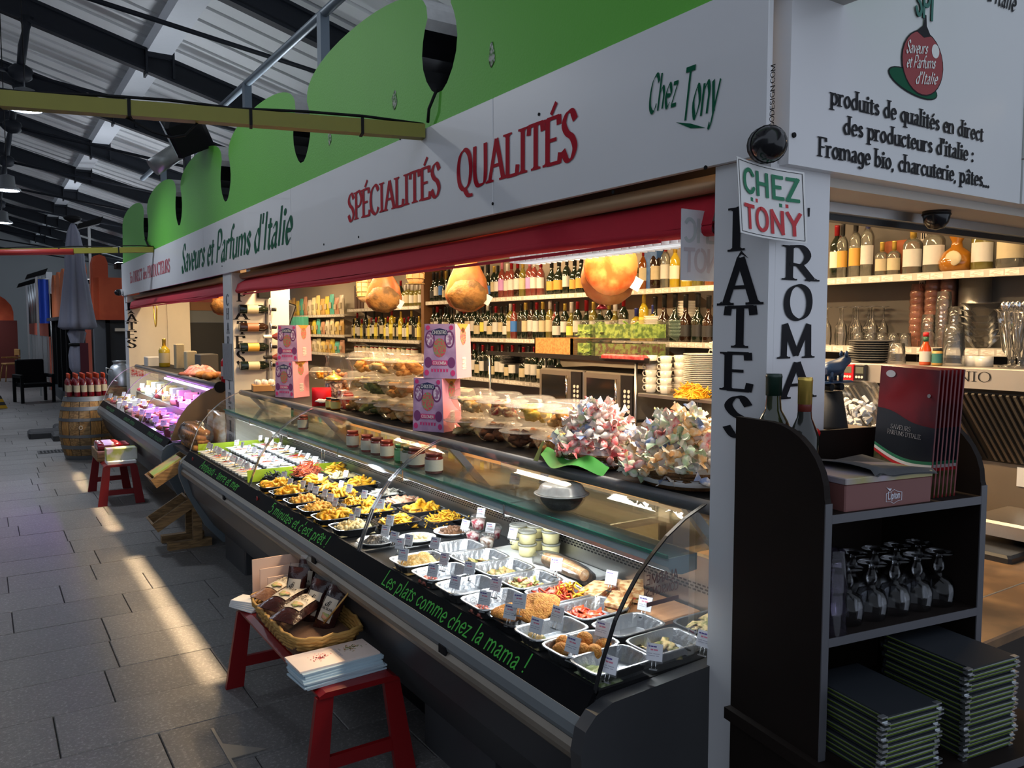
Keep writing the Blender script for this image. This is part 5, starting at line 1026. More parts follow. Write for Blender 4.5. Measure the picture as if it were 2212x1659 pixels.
# glass bowl of nuts, gold-lidded jar, packets, small jars
nb = thing('nut_bowl', 'tall footed glass bowl of brown nuts behind the gold-lidded jar', 'bowl', (2.02, 5.2, LZ))
part('glass', MB().open_lathe([(.07, 0), (.07, .008), (.02, .02), (.02, .05), (.075, .09), (.1, .15), (.1, .22), (.08, .27), (.083, .3)], 24), M_plastic, nb); part('foot', MB().lathe([(.07, 0), (.065, .012), (.025, .03), (.03, .055), (.001, .06)], 20), mat('amber_foot', srgb(190, 110, 30), .3), nb)
part('lid', MB().open_lathe([(.09, .3), (.08, .325), (.001, .33)], 24), M_plastic, nb)
q = random.Random(4); nm_ = MB().blob((0, 0, 0), .016, .014, .014, .05, 3, 8, 6).mesh('nut', mat('brown_nut', srgb(170, 100, 40), .5, n=.2))
for i in range(46):
    lay = i//9; a = i*2.4; r = .03+.045*((i*7) % 9)/9*(1 if lay else .7); o = link('nut', nm_); o.location = (2.02+r*math.cos(a), 5.2+r*math.sin(a), LZ+.085+lay*.024); tag(o, 'round brown nut in the footed glass bowl', 'nut', 'nuts in the glass bowl')
gj = thing('candy_jar', 'glass jar of dark sweets with a gold domed lid', 'jar', (1.9, 4.98, LZ))
part('glass', MB().open_lathe([(.055, 0), (.058, .01), (.058, .16)], 20), M_plastic, gj); part('lid', MB().lathe([(.062, .16), (.064, .168), (.055, .178), (.03, .19), (.01, .2), (.012, .212), (.006, .222), (.001, .223)], 20), M_yellowfoil, gj)
part('sweets', pieces(MB().lathe([(.05, .005), (.053, .14), (.001, .15)], 14), .1, .1, .01, 2, 'gnocchi', 2), mat('dark_wrapped_sweets', srgb(70, 40, 34), .35, ns=90, col2=srgb(170, 140, 130)), gj)['kind'] = 'stuff'
def pouch(w_, h_, t_, seed=0):
    def f(a, b):
        e = math.sin(math.pi*a)**.6*math.sin(math.pi*min(1, b*1.02))**.5*t_; return e
    return MB().grid(lambda a, b: ((a-.5)*w_, -f(a, b)-.001, b*h_), 8, 8).grid(lambda a, b: ((.5-a)*w_, f(a, b)+.001, b*h_), 8, 8)
p = at(708, 872, x=1.82); pk = thing('sweet_packet', 'bright red packet of sweets leaning on the ledge rail', 'packet', (1.80, 4.93, LZ), -.4)
part('bag', pouch(.12, .12, .02), mat('red_foil_bag', srgb(206, 22, 30), .3), pk); part('white_print', MB().blob((0, -.021, .035), .035, .002, .012, .2), M_paper, pk)
for k, (dy, m_, lb, s_) in enumerate(((4.78, mat('card_small', srgb(200, 190, 180), .6, ns=40, col2=srgb(150, 60, 40)), 'small printed carton beside the red packet', 1), (4.70, mat('red_small', srgb(190, 40, 36), .5), 'small red carton left of the tub pyramid', .8))):
    wsingle('small_carton', MB().bbox(1.86, 1.91, dy-.03, dy+.03, LZ, LZ+.11*s_, .003), m_, lb, 'box')
HJ = jar(.07, .03)
for k, dy in enumerate((4.75, 4.665)): HJ.put('honey_jar', 'small amber honey jar, %s one before the tub pyramid' % ('left', 'right')[k], 'jar', (1.79, dy, LZ), 0, 'honey jars', mats={0: mat('honey', srgb(160, 90, 20), .15, coat=.5), 1: M_black, 2: mat('honey_label', srgb(206, 190, 110), .6)})
ec = thing('egg_carton', 'small cardboard box of white eggs at the far end of the ledge', 'box', (1.88, 6.42, LZ), -.2)
part('carton', MB().bbox(-.1, .1, -.08, .08, 0, .05, .004), M_card, ec)
for k in range(6): single('egg', MB().blob((0, 0, 0), .022, .022, .028, 0, 1, 10, 8), M_porc, 'white egg in the cardboard box on the ledge', 'egg', (1.82+(k % 3)*.055, 6.39+(k//3)*.055, LZ+.062), 0, 'eggs in the box')
# wrapped sweets in two baskets
def sweet(seed):
    q = random.Random(seed); mb = MB().blob((0, 0, 0), .022, .013, .012, .14, seed, 9, 6)
    for s in (-1, 1):
        def f(a, b, s=s):
            an = (a-.5)*2.6; r = .004+b*.018; fl_ = .5*math.sin(a*11+seed)*b*.012
            return Vector((s*(.018+b*.024), r*math.sin(an)+fl_*.5, r*math.cos(an)*.8+fl_))
        mb.grid(f, 7, 3)
    return mb
def wrap(nm, c1, c2): return mat(nm, c1, .55, ns=38, col2=c2, bump=.2, sub=.05)
WR = [('pink', wrap('pink_wrap', srgb(226, 110, 110), srgb(248, 222, 214))), ('green', wrap('green_wrap', srgb(190, 212, 170), srgb(246, 240, 224))), ('white', wrap('white_wrap', srgb(248, 240, 228), srgb(222, 210, 200))), ('red', wrap('red_wrap', srgb(214, 80, 80), srgb(246, 200, 190))), ('orange', wrap('orange_wrap', srgb(238, 186, 120), srgb(248, 228, 196))), ('blue', wrap('blue_wrap', srgb(140, 160, 204), srgb(240, 234, 226)))]
sm_ = [[sweet(k*3+j).mesh('wrapped_sweet', w_[1]) for j in range(2)] for k, w_ in enumerate(WR)]
def basket_sweets(cx, cy, rx, ry, hh, n, pal, lb, seed, sc):
    q = random.Random(seed)
    for i in range(n):
        t = i/n; z = hh*t; k_ = math.sqrt(max(.04, 1-t*.97)); a = i*2.399; r = k_*(1 if i % 4 else .6)
        c = q.choice(pal); o = link('wrapped_sweet', sm_[c][i % 2]); o.location = (cx+rx*r*math.cos(a), cy+ry*r*math.sin(a), LZ+.03+z); o.rotation_euler = (q.uniform(-.8, .8), q.uniform(-.8, .8), q.uniform(0, 6.28)); o.scale = (sc,)*3
        tag(o, '%s paper-wrapped sweet heaped in the %s basket' % (WR[c][0], lb), 'sweet', '%s wrapped sweets in the %s basket' % (WR[c][0], lb))
def basket(lb, cx, cy, rx, ry, h_):
    t = thing('sweet_basket', lb, 'basket', (cx, cy, LZ), 0, 'sweet baskets'); Mw = mat('brown_wicker', srgb(120, 84, 48), .75, n=.3, ns=60, bump=.6, bs=200)
    for k in range(5):
        z = .008+k*h_/5; f_ = .78+.22*k/4; part('weave', MB().tube([(rx*f_*math.cos(a)*(1+.012*(-1)**(j+k)), ry*f_*math.sin(a)*(1+.012*(-1)**(j+k)), z) for j, a in enumerate([6.2832*i/36 for i in range(37)])], h_/9, 6), Mw, t)
    part('bottom', MB().lathe([(rx*.8, 0), (rx*.8, .01)], 24, sy=ry/rx), Mw, t)
    part('paper_bed', MB().lathe([(rx*.95, .015), (rx*.9, h_*.9), (.001, h_*2.2)], 20, sy=ry/rx), M_paper, t)
basket('round wicker basket of wrapped sweets with a green leaf edge', 1.87, 2.27, .13, .15, .05)
basket_sweets(1.87, 2.27, .14, .17, .19, 130, (0, 1, 2, 3, 0, 2, 1, 5), 'leaf-trimmed', 5, 1.0)
lf = thing('leaf_napkin', 'green leaf-shaped napkin under the wrapped sweets', 'napkin', (1.76, 2.27, LZ))
part('leaf', MB().grid(lambda a, b: Vector((-.03-.045*math.sin(math.pi*a)*(1-b)+.03*b, .16-.36*a, .012+.028*b+.014*math.cos(a*9))), 18, 4), mat('green_felt', srgb(60, 150, 50), .7), lf); part('leaf_tip', MB().grid(lambda a, b: Vector((-.035+.03*b, .17+.03*a, .0+.075*b*math.sin(1.57*(1-a*.5)))), 5, 4), mat('olive_leaf', srgb(120, 130, 60), .7), lf)
basket('oval wicker basket of wrapped sweets next to the pillar', 1.87, 1.83, .14, .17, .055)
basket_sweets(1.86, 1.83, .16, .2, .19, 150, (1, 4, 0, 2, 4, 1, 5, 2), 'pillar-side', 9, 1.08)
single('white_cloth', MB().blob((0, 0, 0), .09, .1, .1, .12, 5, 14, 10), mat('white_cotton', (.82, .8, .76), .8), 'bright white bundled cloth behind the wrapped sweets', 'cloth', (2.1, 1.72, LZ+.1))
# ================================================================ back wall shelves and bottles
XS = 3.8
M_shelf = mat('white_shelf', (.55, .5, .43), .45); M_strip = mat('price_strip', (.5, .46, .4), .4)
TICK = MB().box(-.001, 0, 0, .06, 0, .026).mesh('price_label', mat('shelf_price_label', (.78, .75, .68), .5, ns=160, col2=(.55, .5, .44), stretch=(1, .3, 1)))
def shelf(lb, y0, y1, z, depth=.26, x=XS):
    t = thing('wall_shelf', lb, 'shelf', (x, (y0+y1)/2, z), 0, 'wall shelves')
    part('board', MB().box(x, x+depth, y0, y1, z-.022, z), M_shelf, t, True); part('price_strip', MB().box(x-.006, x, y0, y1, z-.034, z+.002), M_strip, t, True)
    y = y0+.03; q = random.Random(int(z*1000))
    while y < y1-.08:
        o = link('price_label', TICK, t); o.location = Vector((x-.006, y, z-.03))-t.location; y += q.choice((.065, .07, .085, .1))
    for yy in (y0+.25, y1-.3): part('bracket', MB().prism([(x+.02, z-.022), (x+depth, z-.022), (x+depth, z-.13)], yy, yy+.006), M_shelf, t, True)
    return t
SHV = [('top wine shelf', 3.45, 7.35, 2.012), ('middle wine shelf', 4.3, 7.35, 1.655), ('lower wine shelf', 5.05, 7.35, 1.296), ('spirits shelf behind the side opening', 1.3, 3.43, 2.012), ('glassware shelf behind the side opening', 1.3, 4.28, 1.655), ('oil shelf left of the wine', 7.5, 9.45, 1.615), ('upper shelf left of the wine', 7.5, 9.45, 1.975), ('jar shelf left of the wine', 7.5, 9.45, 1.44), ('upper packet shelf at the far left', 9.55, 11.9, 1.92), ('lower packet shelf at the far left', 9.55, 11.9, 1.66), ('bottom packet shelf at the far left', 9.55, 11.9, 1.42)]
for n_, a, b, z in SHV: shelf('white '+n_+' with price labels', a, b, z)
wd_ = thing('shelf_divider', 'brown upright panel between the wine and oil shelves', 'panel', (3.93, 7.42, 1)); part('board', MB().box(XS-.01, 4.05, 7.38, 7.44, 1.0, 2.5), mat('brown_panel', srgb(110, 74, 44), .6), wd_, True)
for i, yy in enumerate((2.3, 1.55)):
    t = thing('shelf_upright', 'slotted steel shelf upright behind the side opening, %s one' % ('left', 'right')[i], 'upright', (4.04, yy, 1.2)); part('rail', MB().box(4.02, 4.05, yy-.015, yy+.015, 1.2, 2.5), M_shelf, t, True)
    part('slots', (lambda mb: [mb.box(4.018, 4.02, yy-.008+s*.011, yy-.003+s*.011, 1.25+k*.05, 1.28+k*.05) for k in range(24) for s in (0, 1)] and mb)(MB()), M_blackm, t, True)['kind'] = 'stuff'
def bottle(r, h, neck, shoulder, body_m, cap_m, lab=(.2, .5), nr=.013, n=14):
    T = Tmpl(); T.add('glass_body', MB().lathe([(r*.85, 0), (r, .006), (r, h*shoulder), (r*.82, h*(shoulder+.06)), (nr*1.15, h*(shoulder+.15)), (nr, h*neck), (nr, h*.97)], n), body_m)
    T.add('capsule', MB().lathe([(nr*1.12, h*(neck+.02)), (nr*1.15, h*.97), (nr*1.2, h*.975), (nr*1.1, h), (.001, h)], 10), cap_m)
    T.add('paper_label', MB().grid(lambda a, b: (r*1.014*math.cos(math.pi+(a-.5)*2.3), r*1.014*math.sin(math.pi+(a-.5)*2.3), h*(lab[0]+(lab[1]-lab[0])*b)), 7, 1), M_paper); return T
B_bdx = bottle(.037, .30, .78, .62, M_dgreen, M_black); B_bur = bottle(.041, .295, .76, .45, M_dgreen, M_black, (.12, .38)); B_chp = bottle(.044, .31, .7, .45, M_dgreen, M_yellowfoil, (.12, .36), .015)
B_rose = bottle(.036, .31, .76, .6, M_dgreen, M_paper); B_oil = bottle(.027, .25, .74, .62, M_dgreen, M_black, (.15, .55), .011); B_sq = bottle(.045, .24, .72, .6, M_dgreen, M_black, (.15, .5), .014); B_slim = bottle(.034, .33, .74, .64, M_dgreen, M_black, (.2, .5), .012)
def liq(nm, c, rough=.06): return mat('liquid_'+nm, c, rough, coat=.6, spec=.6)
L_rose = liq('rose', srgb(112, 52, 46)); L_white = liq('white_wine', srgb(104, 96, 44)); L_lim = liq('limoncello', srgb(176, 152, 40)); L_clear = glass('clear_bottle_glass', (.8, .82, .78), 1.5, .14, (.75, .72, .6), .05); L_amber = liq('amber', srgb(120, 60, 14)); L_oil = liq('olive_oil', srgb(150, 130, 30))
caps = {'black': M_black, 'red': mat('cap_red', srgb(140, 20, 30), .35, .3), 'gold': M_yellowfoil, 'white': mat('cap_white', (.7, .66, .6), .4), 'pink': mat('cap_pink', srgb(200, 120, 140), .4), 'blue': mat('cap_blue', srgb(40, 50, 120), .4)}
labs = {'cream': mat('label_cream', srgb(190, 176, 144), .6, n=.15, ns=60), 'white': mat('label_white', (.58, .56, .52), .6, n=.12, ns=60), 'yellow': mat('label_yellow2', srgb(220, 206, 90), .6), 'blue': mat('label_blue', srgb(50, 110, 190), .6), 'black': mat('label_black', (.02, .02, .022), .5), 'gold': mat('label_gold', srgb(200, 150, 60), .5), 'lilac': mat('label_lilac', srgb(190, 140, 200), .6), 'red': mat('label_red', srgb(180, 40, 36), .6)}
bods = {'dark green': M_dgreen, 'brown': M_dbrown, 'rose': L_rose, 'pale gold': L_white, 'yellow': L_lim, 'clear': L_clear, 'amber': L_amber, 'olive': L_oil}
def brow(T, y0, y1, z, sp, spec, where, seed, x=XS+.055, grp='bottles on the wine shelves', k0=0):
    """a row of bottles from left (far) to right (near); spec cycles (body, capsule, label)"""
    q = random.Random(seed); y = y0; k = 0
    while y > y1:
        b, c, l = spec[k % len(spec)]; Tt = T[k % len(T)] if isinstance(T, (list, tuple)) else T
        s_ = q.uniform(.94, 1.04)
        Tt.put('bottle', '%s bottle, %s cap, %s label, %s from left, %s' % (b, c, l, nth(k+k0), where), 'bottle', (x+q.uniform(-.01, .012), y, z), .75+q.uniform(-.4, .4), grp, sc=s_, mats={0: bods[b], 1: caps[c], 2: labs[l]})
        y -= sp; k += 1
    return k
D, Cc = 'dark green', 'cream'
n1 = brow([B_chp, B_bdx, B_bdx], 7.3, 6.05, 2.013, .088, [(D, 'black', 'black'), (D, 'black', 'white'), (D, 'black', 'blue'), (D, 'gold', 'cream'), (D, 'black', 'white')], 'top wine shelf', 1)
n1 += brow([B_rose, B_rose, B_bdx], 6.02, 5.35, 2.013, .086, [('rose', 'pink', 'lilac'), ('rose', 'white', 'white'), ('rose', 'red', 'white'), ('brown', 'red', 'white'), ('pale gold', 'gold', 'cream')], 'top wine shelf', 2, k0=n1)
n1 += brow([B_chp, B_chp, B_bdx], 5.27, 4.55, 2.013, .096, [(D, 'black', 'gold'), (D, 'black', 'gold'), (D, 'black', 'white')], 'top wine shelf', 3, k0=n1)
n1 += brow([B_sq, B_rose, B_bdx, B_slim, B_bdx], 4.28, 3.5, 2.013, .1, [('pale gold', 'black', 'cream'), ('amber', 'red', 'cream'), ('brown', 'red', 'cream'), ('clear', 'red', 'white'), ('yellow', 'gold', 'red'), ('yellow', 'gold', 'red')], 'top wine shelf', 4, k0=n1)
n2 = brow([B_bdx, B_bdx, B_bur], 7.3, 5.9, 1.656, .08, [(D, 'black', Cc), (D, 'red', 'white'), (D, 'black', Cc), (D, 'black', 'white'), (D, 'black', Cc), (D, 'black', 'yellow'), (D, 'white', 'white')], 'middle wine shelf', 5)
n2 += brow([B_bdx, B_rose, B_bdx], 5.88, 5.2, 1.656, .083, [('pale gold', 'white', Cc), ('rose', 'red', 'blue'), (D, 'black', 'black'), (D, 'gold', Cc), ('brown', 'black', 'white'), (D, 'red', 'white'), (D, 'gold', Cc)], 'middle wine shelf', 6, k0=n2)
n2 += brow([B_chp, B_bdx], 5.18, 4.35, 1.656, .088, [(D, 'black', 'white'), (D, 'gold', 'white'), ('pale gold', 'white', 'yellow'), (D, 'red', 'white'), (D, 'red', 'red'), ('pale gold', 'gold', 'white')], 'middle wine shelf', 7, k0=n2)
n2 += brow([B_sq, B_slim], 4.27, 4.05, 1.656, .095, [('yellow', 'blue', 'yellow'), ('yellow', 'gold', 'yellow')], 'middle wine shelf', 8, k0=n2)
n2 += brow([B_chp], 4.07, 3.4, 1.656, .098, [(D, 'black', 'black'), ('brown', 'black', 'black')], 'middle wine shelf', 9, k0=n2)
n3 = brow([B_bdx, B_bdx, B_bur], 7.3, 5.1, 1.297, .082, [(D, 'red', 'white'), (D, 'black', 'black'), (D, 'red', Cc), (D, 'black', 'white'), (D, 'red', 'white'), (D, 'black', Cc)], 'lower wine shelf', 10)
brow([B_oil, B_oil, B_slim, B_oil], 9.4, 7.55, 1.616, .062, [(D, 'black', Cc), ('olive', 'gold', 'yellow'), (D, 'red', 'white'), (D, 'black', 'white'), ('olive', 'red', 'yellow'), (D, 'gold', Cc), (D, 'black', 'black')], 'oil shelf', 11, grp='oil bottles')
brow([B_bdx, B_oil], 8.35, 8.0, 1.976, .075, [(D, 'red', Cc), (D, 'white', 'white')], 'upper far shelf', 12, grp='oil bottles')
brow([B_sq], 7.95, 7.55, 1.976, .1, [('pale gold', 'white', 'white'), ('pale gold', 'white', 'cream')], 'upper far shelf end', 13, grp='oil bottles')
SJ = jar(.1, .04)
for i in range(14):
    c_ = ('red', 'brown', 'yellow', 'dkgreen')[i % 4]
    SJ.put('preserve_jar', '%s preserve jar, %s from the left on the jar shelf' % ({'dkgreen': 'dark green', 'yellow': 'yellowish'}.get(c_, c_), nth(i)), 'jar', (XS+.06, 9.3-i*.12, 1.441), i, 'preserve jars on the wall', mats={0: mat('jar_'+c_, jc[c_], .2), 2: mat('label_'+c_, (.7, .66, .58), .6)})
# packets, boxes on the far left shelves
PK = {}
def packet(i, w_, h_, t_, m_, lb, p, rz=-1.57):
    key = (w_, h_, t_)
    if key not in PK: PK[key] = Tmpl().add('bag', pouch(w_, h_, t_), m_).add('paper_label', MB().box(-w_*.28, w_*.28, -t_-.003, -t_+.001, h_*.3, h_*.6), labs['cream'])
    PK[key].put('food_packet', lb, 'packet', p, rz, 'packets on the far shelves', mats={0: m_})
pcol = [srgb(232, 206, 130), srgb(226, 214, 190), srgb(96, 190, 176), srgb(210, 170, 100), srgb(240, 226, 180), srgb(200, 150, 120), srgb(224, 200, 80)]
for r_, (z, n_, nm) in enumerate(((1.921, 13, 'upper'), (1.661, 13, 'lower'), (1.421, 13, 'bottom'))):
    for i in range(n_):
        m_ = mat('packet_%d' % ((i*3+r_*2) % 7), pcol[(i*3+r_*2) % 7], .4, n=.2, ns=30)
        packet(i, (.14, .13, .15)[r_], (.24, .19, .17)[r_]*(1+.12*math.sin(i*2.1)), .03, m_, 'food packet, %s from the left on the %s packet shelf' % (nth(i), nm), (XS+.05, 11.8-i*.17, z))
for i in range(6):
    wsingle('tall_carton', MB().bbox(XS+.04, XS+.13, 9.25-i*.1, 9.33-i*.1, 1.976, 2.26-(i % 3)*.05, .003), [mat('brown_carton', srgb(84, 54, 40), .5), mat('white_carton', srgb(214, 200, 176), .5)][i > 2], '%s upright carton, %s from the left on the upper shelf' % (('brown', 'white')[i > 2], nth(i)), 'box', 'upright cartons')
for i in range(4): wsingle('teal_packet', MB().bbox(XS-.1, XS-.02, 11.2-i*.13, 11.31-i*.13, 1.73, 1.9, .004), mat('teal_print', srgb(90, 190, 170), .5), 'teal packet in the hanging row, %s from the left' % nth(i), 'packet', 'teal packets')
# ---------------------------------------------------------------- hanging hams and salami
def ham(lb, u, v, w_, hgt, cut, x=2.5):
    p = at(u, v, x=x); t = thing('ham', lb, 'ham', p, -.5, 'hanging hams'); s = w_/2
    prof = [(.3*s, hgt*.62), (.42*s, hgt*.5), (.62*s, hgt*.36), (.86*s, hgt*.18), (s, -.02), (.98*s, -hgt*.14), (.8*s, -hgt*.28), (.4*s, -hgt*.37), (.001, -hgt*.39)]
    Mh = mat('cured_ham_skin', srgb(172, 112, 58), .45, ns=6, col2=srgb(150, 82, 40), bump=.25, bs=30, sub=.1)
    part('leg', MB().lathe(prof, 24, sy=.55, jig=lambda i, z: 1+.03*math.sin(i*1.3+z*20)), Mh, t)
    if cut == 'face': part('cut_face', MB().lathe([(s*.97, -.03), (s*.95, .0), (.5*s, .012), (.001, .016)], 24, sy=1.12, M=Matrix.Translation((0, -s*.5, .02)) @ Matrix.Rotation(math.pi/2, 4, 'X')), mat('cured_meat', srgb(226, 100, 44), .3, ns=14, col2=srgb(232, 150, 84), sub=.15), t)
    else: part('rind', MB().lathe([(s*.9, -.01), (s*.88, .02), (.6*s, .05), (.001, .06)], 20, sy=.8, jig=lambda i, z: 1+.05*math.sin(i*2.1), M=Matrix.Translation((0, -s*.36, -hgt*.1)) @ Matrix.Rotation(math.pi/2, 4, 'X')), mat('mouldy_rind', srgb(138, 98, 46), .7, ns=14, col2=srgb(92, 66, 34), bump=.6, bs=40), t)
    part('tag', MB().box(.86*s, .86*s+.045, -s*.5, -s*.5+.002, -.03, .03, Matrix.Rotation(.5, 4, 'Y')), M_paper, t); part('cord', MB().cyl((0, 0, hgt*.6), (0, 0, 2.6-p.z), .004, n=5), M_paper, t)
ham('hanging ham with mouldy brown rind left of the wine shelves', 829, 638, .27, .32, 'rind'); ham('hanging ham with dark rind in front of the wine bottles', 1009, 625, .265, .36, 'rind'); ham('large hanging ham with glowing orange cut face', 1315, 585, .262, .42, 'face')
ham('small ham hanging behind the tablet screen at the far end', 590, 640, .2, .3, 'rind', 2.6); ham('ham hanging beyond the middle pillar', 480, 655, .24, .34, 'rind', 2.2)
for i, (u, v, l_) in enumerate(((787, 620, .3), (897, 590, .2))):
    p = at(u, v, x=2.75); t = thing('netted_salami', 'netted pale salami hanging %s' % ('beside the mouldy ham', 'between the hams under the awning')[i], 'salami', p, 0, 'hanging salami')
    part('sausage', MB().lathe([(.02, l_*.5), (.06, l_*.38), (.068, 0), (.06, -l_*.3), (.03, -l_*.42), (.001, -l_*.44)], 16), mat('salami_casing', srgb(224, 188, 140), .7, n=.15), t)
    part('net', (lambda mb: [mb.tube([(.07*math.cos(a)*f, .07*math.sin(a)*f, z) for z, f in ((l_*.4, .85), (l_*.2, 1), (0, 1.01), (-l_*.2, .97), (-l_*.35, .7))], .0025, 4, False) for a in [k*.785 for k in range(8)]] and [mb.lathe([(.0705, z-.002), (.072, z), (.0705, z+.002)], 16) for z in (-.08, -.04, 0, .04, .08)] and mb)(MB()), mat('string_net', srgb(200, 160, 100), .8), t)['kind'] = 'stuff'
    part('cord', MB().cyl((0, 0, l_*.45), (0, 0, 2.6-p.z), .004, n=5), M_paper, t)
um = thing('paper_umbrella', 'tiny red cocktail umbrella hanging under the large ham', 'ornament', at(1300, 668, x=2.5)); part('canopy', MB().lathe([(.03, -.0), (.016, .02), (.001, .03)], 10), caps['red'], um); part('stick', MB().cyl((0, 0, -.03), (0, 0, .06), .0015, n=5), M_wood, um)
# ---------------------------------------------------------------- horizontal bottle rack on the cream panel
rk = thing('bottle_rack', 'wall rack of steel rings holding bottles sideways on the cream panel', 'rack', (2.1, 6.65, 1.3))
part('spine', MB().box(1.965, 1.99, 6.58, 6.654, 1.28, 1.98), M_steel, rk, True)
for i, v in enumerate((668, 707, 750, 790)):
    p = at(538, v, y=6.6); part('ring', MB().tube([(1.978, 6.6+.045*math.cos(a), p.z+.045*math.sin(a)) for a in [6.2832*k/16 for k in range(17)]], .006, 6), M_chrome, rk, True)
    B_bdx.put('bottle', 'dark bottle lying sideways in the rack, %s from the top' % nth(i), 'bottle', (1.735, 6.6, p.z), 0, 'bottles in the sideways rack', rot=(Matrix.Rotation(math.pi/2, 3, 'Y') @ Matrix.Rotation(math.pi/2, 3, 'Z')).to_euler(), mats={0: bods[D] if i != 1 else M_dbrown, 1: M_black, 2: labs[('cream', 'red', 'gold', 'cream')[i]] if i != 1 else mat('label_bronze', srgb(130, 80, 50), .5)})
for i, v in enumerate((727, 772)):
    p = at(560, v, y=6.55); B_rose.put('bottle', 'rose wine bottle lying sideways in the rack, %s one' % ('upper', 'lower')[i], 'bottle', (2.22, 6.55, p.z), 0, 'bottles in the sideways rack', rot=(Matrix.Rotation(-math.pi/2, 3, 'Y') @ Matrix.Rotation(math.pi/2, 3, 'Z')).to_euler(), mats={0: L_rose, 1: caps['white' if i == 0 else 'black'], 2: labs['cream']})
mn = thing('tablet_screen', 'dark tablet screen on an arm beside the bottle rack', 'screen', at(592, 690, y=6.9)); Mq = Matrix.Rotation(.35, 4, 'Y') @ Matrix.Rotation(-.2, 4, 'Z')
part('panel', MB().bbox(-.14, .14, -.012, .012, -.18, .18, .01, Mq), M_black, mn); part('screen', MB().box(-.12, .12, -.016, -.012, -.16, .16, Mq), mat('screen_off', (.02, .02, .025), .08), mn); part('arm', MB().cyl((0, .02, 0), Vector((2.15, 6.68, 1.75))-mn.location, .015, n=8), M_steel, mn)
bs_ = thing('wall_speaker', 'small black loudspeaker above the bottle rack', 'speaker', at(568, 634, y=6.66)); part('box', MB().bbox(-.05, .05, -.05, .05, -.035, .035, .006), M_blackm, bs_); part('bracket', MB().cyl((0, .04, -.03), (-.03, .05, -.1), .008, n=6), M_blackm, bs_)
# ---------------------------------------------------------------- rear counter, microwaves, salad boxes, crockery
rc = thing('rear_counter', 'steel rear counter with drawer fronts under the wine shelves', 'counter', (3.6, 4, 0))
part('body', MB().box(3.35, 4.04, 2.3, 6.5, .1, .9), mat('brown_steel_front', (.2, .16, .12), .45, .4, n=.15), rc, True); part('worktop', MB().bbox(3.3, 4.04, 2.3, 6.5, .9, .94, .004), M_steel, rc, True)
for i in range(7):
    yy = 2.34+i*.59; dr = part('drawer', MB().bbox(3.335, 3.35, yy, yy+.55, .2, .86, .004), mat('drawer_steel', (.26, .21, .16), .4, .5, n=.15), rc, True); part('handle', MB().box(3.31, 3.335, yy+.02, yy+.53, .74, .765), M_steel, dr, True)
rack = thing('steel_rack', 'black steel two-tier rack carrying the microwaves and salad boxes', 'rack', (3.45, 4.2, .94))
for z in (1.19, 1.545): part('tier', MB().box(3.2, 3.75, 3.54 if z < 1.3 else 3.42, 5.2, z, z+.014).box(3.195, 3.2, 3.54 if z < 1.3 else 3.42, 5.2, z, z+.03), M_black, rack, True)
for yy in (3.545, 5.17):
    for x_ in (3.21, 3.73): part('leg', MB().cyl((x_, yy, .94), (x_, yy, 1.56), .01, n=8), M_steel, rack, True)
def microwave(lb, y0):
    t = thing('microwave', lb, 'microwave', (3.45, y0+.24, 1.205), 0, 'microwave ovens'); Ms_ = mat('microwave_steel', (.36, .32, .27), .35, .7)
    part('case', MB().bbox(3.22, 3.68, y0, y0+.48, 1.205, 1.475, .008), Ms_, t, True); d_ = part('door', MB().box(3.208, 3.22, y0+.12, y0+.47, 1.215, 1.465), Ms_, t, True)
    part('window', MB().box(3.204, 3.208, y0+.16, y0+.44, 1.24, 1.435), mat('dark_oven_window', (.015, .014, .014), .1), d_, True); part('handle', MB().cyl((3.19, y0+.14, 1.24), (3.19, y0+.14, 1.44), .008, n=8), M_chrome, d_, True)
    cp = part('control_panel', MB().box(3.206, 3.22, y0+.01, y0+.11, 1.215, 1.465), M_black, t, True)
    for r_ in range(5):
        for c_ in range(2): part('button', MB().cyl((3.206, y0+.04+c_*.035, 1.25+r_*.03), (3.202, y0+.04+c_*.035, 1.25+r_*.03), .011, n=10), M_porc, cp, True)
microwave('left microwave oven on the black rack behind the sweets', 4.05); microwave('right microwave oven on the black rack behind the sweets', 3.56)
wc = thing('wooden_crate', 'open pale wooden crate beside the salad boxes', 'crate', (3.4, 4.39, 1.56))
for (a, b, c_, d_) in ((3.22, 3.235, 4.18, 4.6), (3.55, 3.565, 4.18, 4.6), (3.22, 3.565, 4.18, 4.192), (3.22, 3.565, 4.588, 4.6)): part('slat', MB().box(a, b, c_, d_, 1.56, 1.68), M_wood, wc, True)
part('bottom', MB().box(3.22, 3.565, 4.18, 4.6, 1.559, 1.567), M_wood, wc, True)
M_lett = mat('salad_leaves', srgb(176, 206, 96), .5, ns=34, col2=srgb(92, 126, 50), bump=.6, bs=60); M_lett2 = mat('red_salad_leaves', srgb(110, 76, 60), .5, ns=34, col2=srgb(130, 156, 76), bump=.6)
for i, (y0, y1, z, lb, m_) in enumerate(((4.0, 4.16, 1.56, 'lower left', M_lett), (4.0, 4.16, 1.68, 'upper left', M_lett), (3.58, 3.98, 1.56, 'lower right', M_lett2), (3.58, 3.98, 1.68, 'upper right', M_lett))):
    t = thing('salad_box', 'clear box of salad leaves, %s of four' % lb, 'box', (3.4, (y0+y1)/2, z), 0, 'salad boxes')
    part('box', MB().bbox(3.22, 3.52, y0, y1, z, z+.118, .008), M_plastic, t, True)
    w_, d_ = .27, (y1-y0)-.03; o = stuff('salad_leaves', pieces(MB().box(-w_/2+.01, w_/2-.01, -d_/2, d_/2, 0, .085), w_, d_, .09, 70, 'slice', 60+i), m_, 'salad leaves filling the %s clear box' % lb, 'salad', (3.37, (y0+y1)/2, z+.006))
